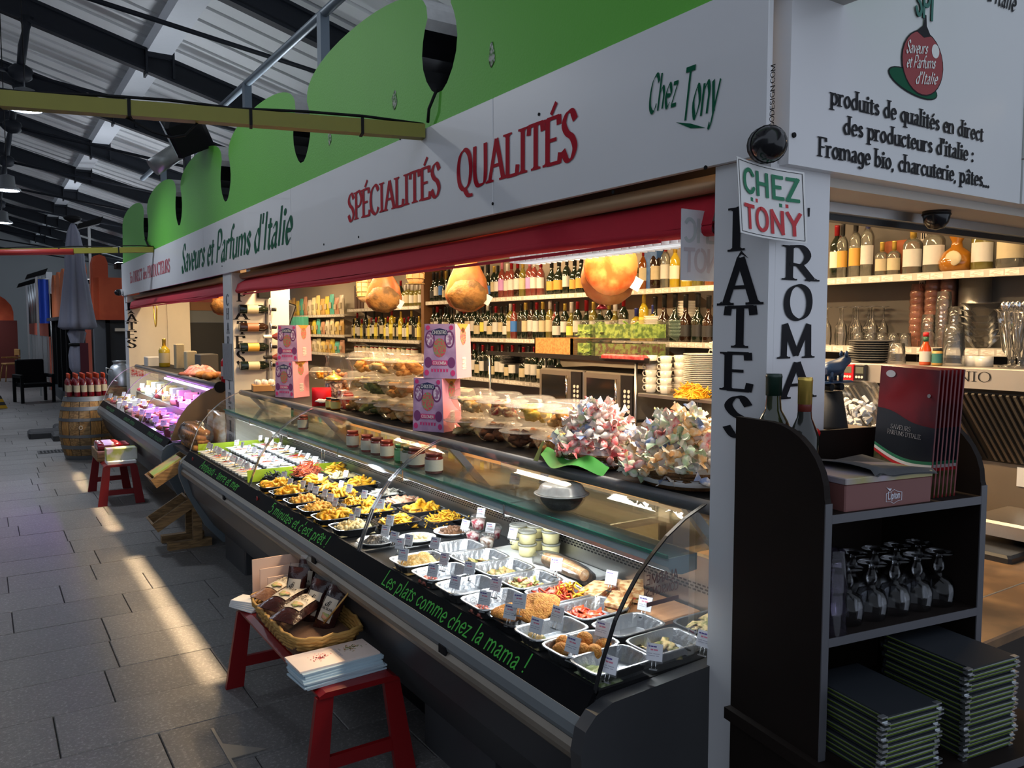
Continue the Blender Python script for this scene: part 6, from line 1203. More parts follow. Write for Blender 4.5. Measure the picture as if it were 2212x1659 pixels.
tr = thing('berry_tray', 'flat tray of red fruit under film beside the salad boxes', 'tray', (3.27, 3.62, 1.56)); part('tray', MB().bbox(-.1, -.03, -.17, .22, 0, .025, .006), M_plastic, tr); part('fruit', MB().bbox(-.095, -.035, -.16, .21, .004, .03, .008), mat('red_fruit', srgb(206, 50, 60), .3, ns=40, col2=srgb(230, 110, 110)), tr)
def disk_stack(T, name, lb, cat, loc, n_, dz, grp):
    for k in range(n_): T.put(name, '%s, %s from the bottom' % (lb, nth(k)), cat, (loc[0], loc[1], loc[2]+k*dz), k*.7, grp)
PLT = Tmpl().add('plate', MB().lathe([(.055, 0), (.06, .003), (.1, .012), (.104, .014), (.1, .016), (.06, .008), (.001, .007)], 24), M_porc)
PLD = Tmpl().add('dark_plate', MB().lathe([(.055, 0), (.06, .003), (.1, .012), (.104, .014), (.1, .016), (.06, .008), (.001, .007)], 24), mat('grey_slate_plate', (.1, .1, .1), .4))
BWL = Tmpl().add('soup_bowl', MB().lathe([(.03, 0), (.035, .004), (.06, .03), (.075, .045), (.073, .046), (.055, .03), (.001, .01)], 22), M_porc)
def sx_(u, v, x): p = at(u, v, x=x); return p
disk_stack(PLT, 'dinner_plate', 'cream plate in the tall stack by the pillar', 'plate', (3.35, at(1515, 850, x=3.35).y, 1.37), 22, .0105, 'stacked cream plates')
disk_stack(PLD, 'small_plate', 'grey plate stacked beside the lower wine bottles', 'plate', (3.5, 5.3, 1.46), 6, .011, 'stacked grey plates')
disk_stack(BWL, 'bowl', 'cream bowl in the left stack under the spirits', 'bowl', (3.86, at(1413, 730, x=3.86).y, 1.656), 9, .016, 'stacked cream bowls')
GBW = Tmpl().add('bowl', MB().lathe([(.03, 0), (.035, .004), (.07, .03), (.085, .055), (.083, .056), (.06, .03), (.001, .01)], 22), glass('green_glass_bowl', (.7, .88, .78), 1.2, .15, (.6, .85, .7)))
disk_stack(GBW, 'glass_bowl', 'pale green glass bowl in the stack by the white bowls', 'bowl', (3.86, at(1470, 730, x=3.86).y, 1.656), 5, .022, 'stacked green glass bowls')
disk_stack(BWL, 'bowl', 'wavy cream dish in the raised stack near the pillar', 'bowl', (3.93, at(1478, 690, x=3.9).y, 1.79), 6, .018, 'stacked wavy dishes')
part_ = None
cs = thing('cup_shelf', 'steel shelf carrying the espresso cups and plate stack', 'shelf', (3.4, 3.2, 1.36)); part('board', MB().bbox(3.2, 3.75, 2.75, 3.52, 1.35, 1.37, .004), M_steel, cs, True); part('post', MB().cyl((3.7, 3.5, .94), (3.7, 3.5, 1.35), .012, n=8), M_steel, cs, True); part('post', MB().cyl((3.7, 2.78, .94), (3.7, 2.78, 1.35), .012, n=8), M_steel, cs, True)
CUP = Tmpl().add('cup', MB().lathe([(.024, 0), (.028, .004), (.036, .05), (.034, .05), (.026, .008), (.001, .006)], 18), M_porc).add('handle', MB().tube([(0, .033+.0, .04), (0, .05, .042), (0, .056, .028), (0, .048, .014), (0, .03, .014)], .004, 6), M_porc)
for c_, (y_, x_) in enumerate(((3.47, 3.26), (3.36, 3.27), (3.4, 3.42), (3.29, 3.42), (3.18, 3.5))):
    for k in range(5 if c_ != 4 else 7): CUP.put('espresso_cup', 'cream espresso cup, %s up in the %s stack' % (nth(k), nth(c_)), 'cup', (x_, y_, 1.371+k*.042), .3, 'stacked espresso cups')
sb_ = thing('sugar_box', 'clear box of small wrapped portions beside the cups', 'box', (3.25, 3.17, 1.371)); part('box', MB().bbox(-.06, .06, -.1, .1, 0, .07, .005), M_plastic, sb_)
for k in range(9): single('sugar_portion', MB().bbox(-.02, .02, -.03, .03, 0, .012, .003), M_card if k % 2 else M_paper, 'small wrapped portion in the clear box', 'portion', (3.25+(k % 2)*.04-.02, 3.1+(k % 4)*.045, 1.374+(k//4)*.014), k, 'wrapped portions')
gp = single('gold_ribbon_pile', pieces(heap(.16, .14, .06, 2), .15, .13, .07, 60, 'strip', 33), M_pasta, 'pile of yellow ribbon shreds beside the plates', 'ribbon', (3.22, at(1495, 850, x=3.22).y, 1.371)); gp['kind'] = 'stuff'
sc_ = thing('scale', 'grey counter scale with tilted display behind the tubs', 'scale', (3.3, 5.5, .94)); part('base', MB().bbox(-.15, .15, -.18, .18, 0, .1, .01), M_steel, sc_); part('display', MB().bbox(-.03, .03, -.13, .13, .12, .36, .01, Matrix.Rotation(-.4, 4, 'Y')), mat('beige_plastic', (.55, .5, .4), .5), sc_); part('screen', MB().box(-.034, -.03, -.1, .1, .2, .32, Matrix.Rotation(-.4, 4, 'Y')), M_black, sc_); part('pole', MB().cyl((0, 0, .1), (0, 0, .25), .02, n=8), M_steel, sc_)
# boxes behind the counter seen under the ledge
for i, (y_, x_, s_, lb, m_) in enumerate(((3.9, 2.5, .3, 'open brown carton standing behind the display case', M_card), (4.5, 2.55, .26, 'pinkish carton behind the display case', mat('pink_carton', srgb(190, 130, 110), .7)), (5.5, 2.5, .28, 'brown paper bag behind the display case', M_card), (3.3, 2.7, .36, 'cream drawer cabinet behind the display case', mat('cream_cabinet', srgb(220, 190, 140), .5)))):
    wsingle('carton', MB().bbox(x_, x_+.3, y_-s_/2, y_+s_/2, 0 if i == 3 else .71, 1.0 if i == 3 else .975+.02*i, .004), m_, lb, 'box') if i == 3 else wsingle('carton', MB().bbox(x_-.35, x_-.1, y_-s_/2, y_+s_/2, .971, 1.1+.02*i, .004), m_, lb, 'box')
# stall lighting: warm strip fixtures under the soffit and a louvred tube lamp behind the awning
M_warm = mat('warm_lamp_diffuser', (1, .85, .6), .4, emit=(1, .74, .42), es=6)
for i, (x_, y_) in enumerate(((2.2, 2.6), (2.2, 4.4), (2.2, 6.0), (3.35, 3.2), (3.35, 5.2), (3.2, 7.8), (3.2, 10.3), (2.2, 8.6), (2.2, 10.8), (3.2, 1.75))):
    t = thing('ceiling_lamp', 'warm strip lamp under the stall ceiling, %s one' % nth(i), 'lamp', (x_, y_, 2.58), 0, 'warm strip lamps')
    part('housing', MB().box(-.06, .06, -.45, .45, 0, .04), M_shelf, t); part('diffuser', MB().box(-.05, .05, -.43, .43, -.012, 0), M_warm, t)
    l = light('AREA', 'warm_light', (0, 0, -.02), (58, 58, 50, 18, 18, 18, 18, 22, 22, 12)[i], (1, .70, .38), None, .9, .1); l.parent = t; l.rotation_euler = (0, 0, math.pi/2)
lv = thing('louvre_lamp', 'white louvred tube lamp behind the awning by the pillar', 'lamp', (1.98, 2.5, 2.1)); part('tube', MB().cyl((1.98, 1.7, 2.07), (1.98, 2.9, 2.07), .013, n=8), mat('white_tube_lamp', (1, 1, 1), .4, emit=(.93, .97, 1), es=10), lv, True); part('housing', MB().box(1.9, 2.06, 1.68, 2.92, 2.09, 2.12), M_alu, lv, True)
for k in range(31): part('louvre', MB().box(1.9, 2.06, 1.7+k*.04, 1.703+k*.04, 2.025, 2.085), mat('louvre_white', (.8, .82, .84), .3), lv, True)
light('AREA', 'louvre_light', (1.98, 2.3, 2.015), 20, (1, .93, .82), (1.98, 2.3, 0), 1.2, .1).rotation_euler = (0, 0, math.pi/2)

bl = thing('streak_bar', 'slim warm bar added under the awning header to cast the floor streak', 'lamp', (1.72, 4.1, 1.985)); part('bar', MB().box(-.006, .006, -2.3, 2.3, .02, .03), M_red, bl)  # added bar lamp that casts the warm streak on the floor
l = light('AREA', 'streak_light', (1.72, 5.35, 2.0), 4, (1, .72, .42), None, 2.6, .02, spread=4.5); l.parent = bl; l.matrix_parent_inverse = Matrix.Translation(-bl.location)
zx = -(Vector((.92, 0, 0))-Vector((1.72, 0, 1.98))).normalized(); xx = AY; yx = zx.cross(xx)
l.rotation_euler = Matrix((xx, yx, zx)).transposed().to_euler()
bl2 = thing('streak_bar', 'slim warm bar added under the farther awning to cast its floor streak', 'lamp', (1.72, 9.2, 1.985)); part('bar', MB().box(-.006, .006, -2.0, 2.0, .02, .03), M_red, bl2)  # second added bar, for the streak farther along
l = light('AREA', 'streak_light', (1.72, 9.3, 2.0), 4, (1, .72, .42), None, 3.4, .02, spread=4.5); l.parent = bl2; l.matrix_parent_inverse = Matrix.Translation(-bl2.location); l.rotation_euler = Matrix((xx, yx, zx)).transposed().to_euler()
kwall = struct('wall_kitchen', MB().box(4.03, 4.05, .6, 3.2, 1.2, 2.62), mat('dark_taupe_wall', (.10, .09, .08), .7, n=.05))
# ================================================================ the farther cheese case with violet light
PY0, PY1 = 7.28, 11.75
pc = thing('display_case', 'farther glass display case glowing violet with cheeses inside', 'display case', (1.6, 9.5, 0))
part('base', MB().prism([(1.29, .6), (1.33, .45), (1.48, .2), (1.55, .16), (2.1, .16), (2.1, .77), (1.32, .77)], PY0, PY1), M_body, pc, True)
part('chalk_strip', MB().prism([(1.318, .80), (1.272, .735), (1.28, .73), (1.33, .79)], PY0, PY1), mat('black_chalk_strip', (.008, .008, .009), .22), pc, True)
part('bumper', MB().prism([(1.27, .735), (1.25, .7), (1.245, .65), (1.255, .61), (1.3, .6), (1.31, .735)], PY0, PY1), M_bump, pc, True)
part('end_panel', MB().prism(ep, PY0-.04, PY0), mat('blue_grey_end_cap', (.12, .15, .17), .4), pc, True)
part('end_board', MB().prism(GP+[(2.05, 1.243), (2.05, .79)], PY0-.02, PY0), mat('tan_end_board', srgb(120, 98, 74), .5), pc, True)
part('deck', MB().box(1.33, 2.0, PY0, PY1, .77, .784), M_steel, pc, True); part('step', MB().box(1.72, 2.0, PY0, PY1, .784, .9), M_steel, pc, True); part('back_panel', MB().box(2.0, 2.03, PY0, PY1, .78, 1.2), M_steel, pc, True)
for i in range(3):
    a, b = PY0+i*1.49, PY0+(i+1)*1.49-.01; g_ = part('front_pane', MB().sheet(GP, a, b), M_case, pc, True); part('pane_edge', MB().sheet(GP, b-.008, b+.008, th=.005), M_chrome, g_, True)
part('ledge', MB().box(1.74, 2.16, PY0, PY1, 1.222, 1.25), M_blackm, pc, True); part('ledge_tube', MB().cyl((1.735, PY0, 1.232), (1.735, PY1, 1.232), .03, n=14), mat('grey_rubber_tube', (.1, .098, .1), .45), pc, True); part('tube_cap', MB().cyl((1.735, PY0-.03, 1.232), (1.735, PY0, 1.232), .05, n=18), M_blackm, pc, True)
part('violet_tube', MB().cyl((1.7, PY0+.05, 1.19), (1.7, PY0+2.3, 1.19), .012, n=8), mat('violet_tube_lamp', (.7, .3, 1), .4, emit=(.55, .22, 1), es=14), pc, True)
for k in range(3): lettering(pc, 'unum mnu' if k == 1 else 'mun nuum', (1.281, 11.2-k*1.5, .748), -AY, up_, .05, 'chalk', mat('dim_green_chalk', srgb(50, 110, 60), .7), width=.7, per=False)
light('AREA', 'violet_light', (1.68, PY0+1.15, 1.17), 40, (.50, .16, 1), (1.6, PY0+1.15, .5), 2.2, .03).rotation_euler = (0, 0, math.pi/2)
light('AREA', 'cheese_light', (1.68, PY0+3.4, 1.17), 20, (.8, .9, 1), (1.6, PY0+3.4, .5), 1.9, .03).rotation_euler = (0, 0, math.pi/2)
chm = [mat('cheese_%d' % i, c_, .5, n=.1, ns=30) for i, c_ in enumerate((srgb(240, 226, 180), srgb(230, 200, 130), srgb(236, 232, 220), srgb(190, 110, 60), srgb(214, 170, 110), srgb(170, 60, 70)))]
CHS = [Tmpl().add('cheese_wedge', MB().prism([(0, 0), (.16, -.05), (.17, 0), (.16, .05)], 0, .07, 'z'), chm[0]), Tmpl().add('round_cheese', MB().lathe([(.07, 0), (.078, .01), (.078, .05), (.07, .06), (.001, .06)], 18), chm[1]), Tmpl().add('cheese_block', MB().bbox(-.07, .07, -.05, .05, 0, .07, .006), chm[2]), Tmpl().add('salami_piece', MB().tube([(-.09, 0, .03), (-.05, 0, .032), (.05, .01, .032), (.09, .01, .03)], [.012, .03, .03, .012], 12), chm[5]), Tmpl().add('cheese_tub', MB().lathe([(.05, 0), (.06, .06), (.064, .062), (.05, .066), (.001, .07)], 16), chm[2])]
knd = ['wedge', 'wheel', 'block', 'cured sausage', 'tub']; knn = ['cheese_wedge', 'round_cheese', 'cheese_block', 'cured_sausage', 'cheese_tub']; k = 0
for r_, (x_, z_) in enumerate(((1.42, DZ), (1.6, DZ), (1.8, .901), (1.93, .901))):
    for j in range(22):
        t_ = (j*7+r_*3) % 5; t_ = 3 if (r_ == 0 and j % 3 == 0) else t_
        y_ = PY0+.14+j*.2
        CHS[t_].put(knn[t_], '%s in the violet-lit case, %s from the near end in the %s row' % (knd[t_], nth(j), ('front', 'second', 'third', 'back')[r_]), 'sausage' if t_ == 3 else 'cheese', (x_, y_, z_), R.uniform(-.6, 2), 'cheeses and sausages in the far case', mats={0: chm[(j*5+r_) % 6]}, sc=R.uniform(.85, 1.15))
        if r_ >= 2 and j % 2 and r_ == 3: CHS[2].put('cheese_block', 'stacked cheese block, %s from the near end of the far case' % nth(j), 'cheese', (x_-.02, y_+.04, .975), R.uniform(-.4, .4), 'cheeses and sausages in the far case', mats={0: chm[(j+1) % 3]})
        if (j+r_) % 2 == 0 and r_ < 3: Tag.put('price_tag', 'price tag in the violet-lit case, %s from the near end, %s row' % (nth(j), ('front', 'second', 'third')[r_]), 'price tag', (x_-.05, y_+.06, z_+.05), group='price tags in the far case', rot=(-.3, 0, -.75+R.uniform(-.3, .3)), sc=1.15)
# things on top of the far case
mt = thing('meat_tray', 'tray of sliced cured meats and buns on top of the far case', 'tray', (1.93, 8.9, 1.25)); part('board', MB().lathe([(.2, 0), (.22, .012), (.2, .03), (.001, .02)], 24, sy=1.5), mat('terracotta_dish', srgb(170, 84, 50), .6), mt); part('meat', heap(.34, .5, .09, 4, 14, .4), mat('sliced_meats', srgb(232, 180, 170), .5, ns=20, col2=srgb(210, 110, 90)), mt)
LOAF = MB().blob((0, 0, 0), .08, .045, .035, .08, 4, 12, 8).mesh('bread_loaf', mat('crusty_bread', srgb(214, 146, 70), .7, ns=20, col2=srgb(176, 104, 44)))
for k, (x_, y_) in enumerate(((1.82, 8.3), (1.88, 8.15), (1.8, 8.02), (1.95, 8.0))): o = link('bread_loaf', LOAF); o.location = (x_, y_, 1.285); o.rotation_euler = (0, 0, k*.6); tag(o, 'small crusty loaf on the far case, %s from the left' % nth(k), 'bread', 'loaves on the far case')
B_bdx.put('bottle', 'bright red aperitif bottle on the far case beside the pillar', 'bottle', (1.85, 7.55, 1.25), 1.3, None, mats={0: mat('red_aperitif', srgb(200, 30, 40), .1, coat=.5), 1: caps['white'], 2: labs['white']})
B_sq.put('bottle', 'squat yellow liqueur bottle at the far end of the stall', 'bottle', (1.95, 11.0, 1.25), 1.4, None, mats={0: L_lim, 1: caps['gold'], 2: labs['cream']}, sc=1.5)
for k, (x_, y_, w_, h_, m_, lb) in enumerate(((2.05, 10.6, .1, .3, labs['cream'], 'cream carton beside the yellow bottle'), (2.1, 10.2, .12, .22, labs['cream'], 'pale upright box on the far case'), (2.15, 9.6, .2, .2, mat('grey_cover', (.1, .095, .085), .6), 'dark covered slicer on the far case'), (1.9, 11.45, .2, .12, labs['white'], 'heap of white packets at the far end'))): wsingle('counter_box', MB().bbox(x_-w_/2, x_+w_/2, y_-w_*.7, y_+w_*.7, 1.251, 1.251+h_, .01), m_, lb, 'box')
cj = thing('chain_garland', 'thin gold chain looped under the far awning', 'garland', at(335, 660, x=1.95)); part('chain', MB().tube([(0, .25*(a-.5), -.28*math.sin(math.pi*a)) for a in [i/12 for i in range(13)]], .008, 6), M_yellowfoil, cj)
mc = thing('milk_can', 'round steel can with handles behind the far pillar', 'can', (1.68, 12.85, .9)); part('body', MB().lathe([(.16, 0), (.165, .02), (.165, .22), (.12, .3), (.09, .32), (.1, .36), (.11, .37), (.001, .38)], 22), M_alu, mc); part('handle', MB().tube([(-.12, -.1, .25), (-.2, -.12, .28), (-.2, -.12, .2), (-.15, -.1, .16)], .01, 6), M_alu, mc)
Tmpl().add('crate', MB().bbox(-.3, .3, -.3, .3, 0, .899, .01), M_oldwood).put('plinth', 'dark wooden plinth under the steel can', 'plinth', (1.75, 12.95, 0))
# barrel with rose bottles
br = thing('barrel', 'old oak wine barrel with grey hoops at the end of the cheese case', 'barrel', (1.17, 12.2, 0))
def bp(z): return .27+.075*(1-((z-.42)/.42)**2)
for k in range(16):
    a0, a1 = 6.2832*k/16+.012, 6.2832*(k+1)/16-.012; mb = MB()
    for j in range(6):
        z0, z1 = .84*j/6, .84*(j+1)/6
        mb.add([(bp(z)*math.cos(a), bp(z)*math.sin(a), z) for z, a in ((z0, a0), (z0, (a0+a1)/2), (z0, a1), (z1, a1), (z1, (a0+a1)/2), (z1, a0))], [(0, 1, 4, 5), (1, 2, 3, 4)])
    part('stave', mb, M_oldwood if k % 3 else mat('light_oak', srgb(160, 118, 62), .7, ns=9, stretch=(8, 8, 1), col2=srgb(130, 92, 46)), br)
part('core', MB().lathe([(bp(z)-.006, z) for z in (.0, .14, .28, .42, .56, .7, .83)], 24), mat('barrel_core', (.05, .04, .03), .8), br)
for z0, z1 in ((.0, .06), (.15, .2), (.3, .34), (.52, .56), (.66, .71), (.78, .84)): part('hoop', MB().open_lathe([(bp(z0)+.004, z0), (bp(z1)+.004, z1)], 28), mat('grey_hoop', (.16, .17, .18), .5, .6), br)
part('top', MB().lathe([(.26, .83), (.26, .84)], 24), M_oldwood, br)
part('emblem', MB().tube([bp(.44)*Vector((math.cos(-1.9), math.sin(-1.9), 0))*1.01+Vector((.02*math.cos(a), 0, .44+.025*math.sin(a))) for a in [6.28*i/10 for i in range(11)]], .004, 5), M_porc, br)
k = 0
for ix in range(6):
    for iy in range(6):
        x_, y_ = .96+ix*.083, 11.99+iy*.084
        if math.hypot(x_-1.17, y_-12.2) > .265: continue
        B_bdx.put('bottle', 'rosy red bottle with orange capsule on the barrel, %s counted from front left' % nth(k), 'bottle', (x_, y_, .842), 1.4, 'rose bottles on the barrel', mats={0: mat('deep_rose', srgb(110, 20, 30), .12, coat=.5), 1: mat('orange_capsule', srgb(206, 80, 50), .4), 2: labs['cream']}); k += 1
# ---------------------------------------------------------------- red benches
def bench(lb, x0, x1, y0, y1, h):
    t = thing('bench', lb, 'bench', ((x0+x1)/2, (y0+y1)/2, 0), 0, 'red benches'); cx = (x0+x1)/2; w_ = (x1-x0)/2; l_ = (y1-y0)/2
    part('seat', MB().prism([(-w_+.02, h), (w_-.02, h), (w_+.005, h-.012), (w_+.005, h-.022), (-w_-.005, h-.022), (-w_-.005, h-.012)], -l_, l_), M_stool, t)
    for s in (-1, 1):
        yb = s*(l_-.02); fr = None
        for sx in (-1, 1):
            part('leg', MB().add([(sx*(w_-.02)+dx_, yb+dy_, h-.02) for dx_, dy_ in ((-.033, -.013), (.033, -.013), (.033, .013), (-.033, .013))]+[(sx*(w_+.03)+dx_, yb+s*.02+dy_, 0) for dx_, dy_ in ((-.042, -.013), (.042, -.013), (.042, .013), (-.042, .013))], [(0, 1, 2, 3), (7, 6, 5, 4), (0, 4, 5, 1), (1, 5, 6, 2), (2, 6, 7, 3), (3, 7, 4, 0)]), M_stool, t)
        part('cross_rail', MB().box(-w_-.005, w_+.005, yb-.01+s*.012, yb+.01+s*.012, .1, .15), M_stool, t)
    return t
bench('near red bench carrying the basket and leaflets', 1.0, 1.31, 2.80, 3.93, .40); bench('far red bench carrying wine cases beside the barrel', .97, 1.25, 8.72, 9.6, .40)
# basket with packaged bread
BZ = .401
bk = thing('bread_basket', 'rectangular golden wicker basket on the near red bench', 'basket', (1.15, 3.42, BZ), 0)
M_wick = mat('golden_wicker', srgb(196, 150, 78), .65, n=.3, ns=50)
def rr(w_, d_, z, ph, n=48):
    r = []
    for i in range(n+1):
        a = 6.2832*i/n; ca, sa = math.cos(a), math.sin(a); q_ = (abs(ca/w_)**5+abs(sa/d_)**5)**-.2*(1+.02*(1 if (i+ph) % 2 else -1)); r.append((q_*ca, q_*sa, z))
    return r
for k in range(9): part('weave', MB().tube(rr(.12+.035*k/8, .3+.05*k/8, .008+k*.0098, k), .0068, 6, False), M_wick, bk)
for ph in (0, 1, 2): part('rim_braid', MB().tube([(x_*1.01, y_*1.01, .097+.009*math.sin(i*1.57+ph*2.1)) for i, (x_, y_, z_) in enumerate(rr(.158, .352, 0, 0))], .0075, 6, False), M_wick, bk)
part('floor', MB().bbox(-.12, .12, -.3, .3, 0, .012, .004), M_wick, bk); part('loose_cane', MB().cyl((.02, -.2, .1), (.1, -.28, .24), .004, n=5), M_wick, bk)
M_choc = mat('brown_cellophane_pack', srgb(58, 28, 24), .22, ns=14, col2=srgb(36, 16, 14), bump=.5, bs=30); M_gldp = mat('bronze_cellophane', srgb(150, 108, 78), .25, ns=10, col2=srgb(80, 44, 32), bump=.6, bs=35)
def pack(lb, loc, rot, m_, s_=1):
    t = thing('biscuit_pack', lb, 'packet', loc, 0, 'biscuit packs in the basket'); t.rotation_euler = rot
    part('bag', pouch(.11*s_, .24*s_, .035), m_, t)
    lab = MB().grid(lambda a, b: ((a-.5)*.07*s_, -.036*math.sin(math.pi*(.5+(a-.5)*.6))**.6*math.sin(math.pi*(.25+.5*b))**.5-.003, (.06+.12*b)*s_), 6, 5); part('label', lab, mat('pack_label', srgb(196, 182, 160), .5, n=.1), t)
    lettering(t, 'di', (-.02*s_, -.0405, .135*s_), AX, AZ, .03*s_, 'script', M_ink, per=False, world=False); lettering(t, 'SICILIA', (-.03*s_, -.0405, .118*s_), AX, AZ, .011*s_, 'serif', M_ink, width=.06*s_, per=False, world=False)
    part('label_motif', MB().blob((.005, -.037, .085*s_), .022*s_, .003, .018*s_, .2, 2), mat('motif_print', srgb(150, 150, 80), .5, ns=60, col2=srgb(200, 140, 110)), t); part('seal', MB().box(-.05*s_, .05*s_, -.002, .002, .235*s_, .26*s_), M_film, t)
for i, (x_, y_, z_, rx_, ry_, rz_, m_, lb) in enumerate(((1.17, 3.53, .46, -.25, .1, -.75, M_choc, 'tallest upright brown biscuit pack in the basket'), (1.25, 3.62, .46, -.3, .15, -.6, M_choc, 'upright biscuit pack at the back of the basket'), (1.18, 3.36, .45, -.35, .35, -.85, M_choc, 'leaning biscuit pack in the middle of the basket'), (1.2, 3.25, .45, -.4, .45, -.9, M_choc, 'leaning biscuit pack near the basket front'), (1.26, 3.37, .46, -.4, .4, -.8, M_choc, 'rightmost leaning biscuit pack in the basket'))): pack(lb, (x_-.035, y_, z_), (rx_, ry_*.6, rz_), m_, .85)
for i, (x_, y_, z_, rz_, m_, lb) in enumerate(((1.02, 3.66, .515, .35, M_gldp, 'shiny flat pack lying at the far left of the basket'), (1.0, 3.47, .53, .4, M_gldp, 'bronze flat pack lying in the middle left of the basket'), (1.0, 3.28, .535, .5, M_choc, 'brown flat pack lying at the near left of the basket'))):
    pack(lb, (x_, y_-.02, z_-.005), (-math.pi/2+.1, .1, rz_-1.45), M_choc if i else M_gldp, 1.15)
single('pack_filler', MB().bbox(-.13, .13, -.3, .3, 0, .06, .02), mat('brown_paper_filler', srgb(90, 60, 40), .8, bump=.4), 'crumpled brown paper under the packs in the basket', 'paper', (1.15, 3.42, .414))
# white cartons and leaflets behind the basket
for i, (y_, x0, x1, h_, lb) in enumerate(((3.90, 1.06, 1.38, .225, 'tallest white carton standing behind the basket'), (3.84, 1.08, 1.37, .19, 'middle white carton standing behind the basket'), (3.785, 1.1, 1.36, .16, 'front white carton with red print behind the basket'))):
    t = thing('white_carton', lb, 'box', ((x0+x1)/2, y_, BZ+.03), 0, 'white cartons on the bench')
    part('front', MB().box(x0, min(x1, 1.31), y_-.003, y_+.003, BZ, BZ+h_), mat('off_white_card', srgb(222, 190, 168), .7, n=.05), t, True); part('side', MB().box(min(x1, 1.31)-.005, min(x1, 1.31), y_, y_+.05, BZ, BZ+h_), mat('off_white_card', srgb(222, 190, 168), .7, n=.05), t, True)
    if i == 2:
        lettering(t, 'I CONDIPASTA', (1.15, y_-.003, BZ+.115), AX, AZ, .022, 'serif', M_redink, width=.155); lettering(t, 'CONDIMENTI PER PASTA', (1.165, y_-.003, BZ+.095), AX, AZ, .009, 'serif', M_redink, width=.12, per=False)
        part('round_stamp', MB().lathe([(.03, 0), (.03, .001), (.022, .001), (.022, 0)], 22, M=Matrix.Translation((1.235, y_-.004, BZ+.055)) @ Matrix.Rotation(math.pi/2, 4, 'X')), M_redink, t, True)
LF = Tmpl().add('leaflet', MB().bbox(-.05, .05, -.105, .105, 0, .0055, .001), M_paper)
for k in range(5): LF.put('leaflet', 'small white leaflet fanned behind the cartons, %s up' % nth(k), 'leaflet', (1.03+.004*k, 3.88, BZ+.001+k*.008), .4+k*.06, 'leaflets behind the cartons', sc=(.9, .8, 1.2))
LB = Tmpl().add('booklet', MB().bbox(-.165, .165, -.085, .085, 0, .0068, .001), mat('booklet_paper', srgb(236, 214, 200), .5))
for k in range(9):
    q = random.Random(k); o = LB.put('booklet', 'white printed booklet stacked on the bench end, %s from the bottom' % nth(k), 'booklet', (1.12+q.uniform(-.01, .01), 2.94+.004*k*(1 if k > 3 else 0)+q.uniform(-.004, .004), BZ+k*.0069), .06+q.uniform(-.04, .04), 'booklets on the bench', mats={0: mat('blue_edge_booklet', srgb(176, 196, 206), .5)} if k < 8 else None)
t8 = o; sy = .0069
tp = thing('cover_print', 'x', 'print', (0, 0, 0)); bpy.data.objects.remove(tp)
for nm, (cx, cy, c1, c2) in (('red_motif', (-.05, .0, srgb(190, 40, 56), srgb(226, 120, 120))), ('mosaic_motif', (.085, .02, srgb(196, 130, 60), srgb(130, 150, 90)))):
    mb = MB(); q = random.Random(len(nm))
    for i in range(70):
        x_, y_ = q.gauss(0, .018), q.gauss(0, .014); mb.add([(cx+x_+.0035*math.cos(a), cy+y_+.0035*math.sin(a), .0073) for a in (0, 1.57, 3.14, 4.71)], [(0, 1, 2, 3)])
    pp = link(nm, mb.mesh(nm, mat(nm, c1, .6, ns=90, col2=c2)), t8); pp['kind'] = 'stuff'
lettering(t8, 'NANCI', (.028, -.035, .0069), AY, -AX, .022, 'hair', mat('grey_print', (.35, .34, .4), .6), width=.08, per=False, world=False)
# far bench load
wcs = thing('wine_case', 'dark red bottle pack on a wooden case on the far bench', 'crate', (1.08, 9.3, BZ)); part('case', MB().bbox(-.14, .14, -.28, .22, 0, .1, .005), M_oldwood, wcs)
for k in range(4): B_bdx.put('bottle', 'red bottle lying in the wooden case, %s from the near side' % nth(k), 'bottle', (.95, 9.1+k*.08, BZ+.14), 0, 'bottles lying on the wooden case', rot=(0, math.pi/2, 0), mats={0: mat('deep_rose', srgb(170, 40, 50), .12, coat=.5), 1: caps['red'], 2: labs['white']})
wsingle('green_box', MB().bbox(1.0, 1.28, 8.8, 8.95, BZ+.03, BZ+.15, .004), mat('green_white_print', srgb(190, 200, 110), .5, ns=8, col2=srgb(220, 220, 210)), 'green and white printed box on the far bench', 'box'); wsingle('flyer_stack', MB().bbox(1.0, 1.26, 8.74, 8.97, BZ, BZ+.03, .004), M_paper, 'stack of flyers under the green box', 'leaflets')
# wooden bottle stand between the cases
ws = thing('wooden_stand', 'rustic wooden stand with tilted trays between the two cases', 'stand', (1.32, 6.78, 0))
part('upright', MB().box(1.36, 1.43, 6.68, 6.72, 0, .735), M_oldwood, ws, True); part('upright', MB().box(1.36, 1.43, 6.95, 6.99, 0, .735), M_oldwood, ws, True); part('foot', MB().box(1.17, 1.5, 6.67, 6.73, 0, .06), M_oldwood, ws, True); part('foot', MB().box(1.17, 1.5, 6.94, 7.0, 0, .06), M_oldwood, ws, True)
for z_, nm in ((.2, 'lower'), (.55, 'upper')):
    Mt = Matrix.Translation((1.22, 6.83, z_+.04)) @ Matrix.Rotation(-.55, 4, 'Y')
    tr_ = part('tray', MB().box(-.13, .17, -.13, .13, 0, .01, Mt), M_oldwood, ws, True)
    for a, b, c_, d_ in ((-.13, .17, -.145, -.13), (-.13, .17, .13, .145), (-.145, -.13, -.145, .145), (.17, .185, -.145, .145)): part('rim', MB().box(a, b, c_, d_, -.01, .07, Mt), M_oldwood, tr_, True)
bk2 = MB().box(-.11, .13, -.1, .1, .02, .075, Matrix.Translation((1.22, 6.83, .59)) @ Matrix.Rotation(-.55, 4, 'Y')); wsingle('recipe_booklet', bk2, mat('colourful_booklet', srgb(150, 180, 80), .5, ns=7, col2=srgb(200, 150, 110)), 'colourful ring-bound booklet in the upper tilted tray', 'booklet')
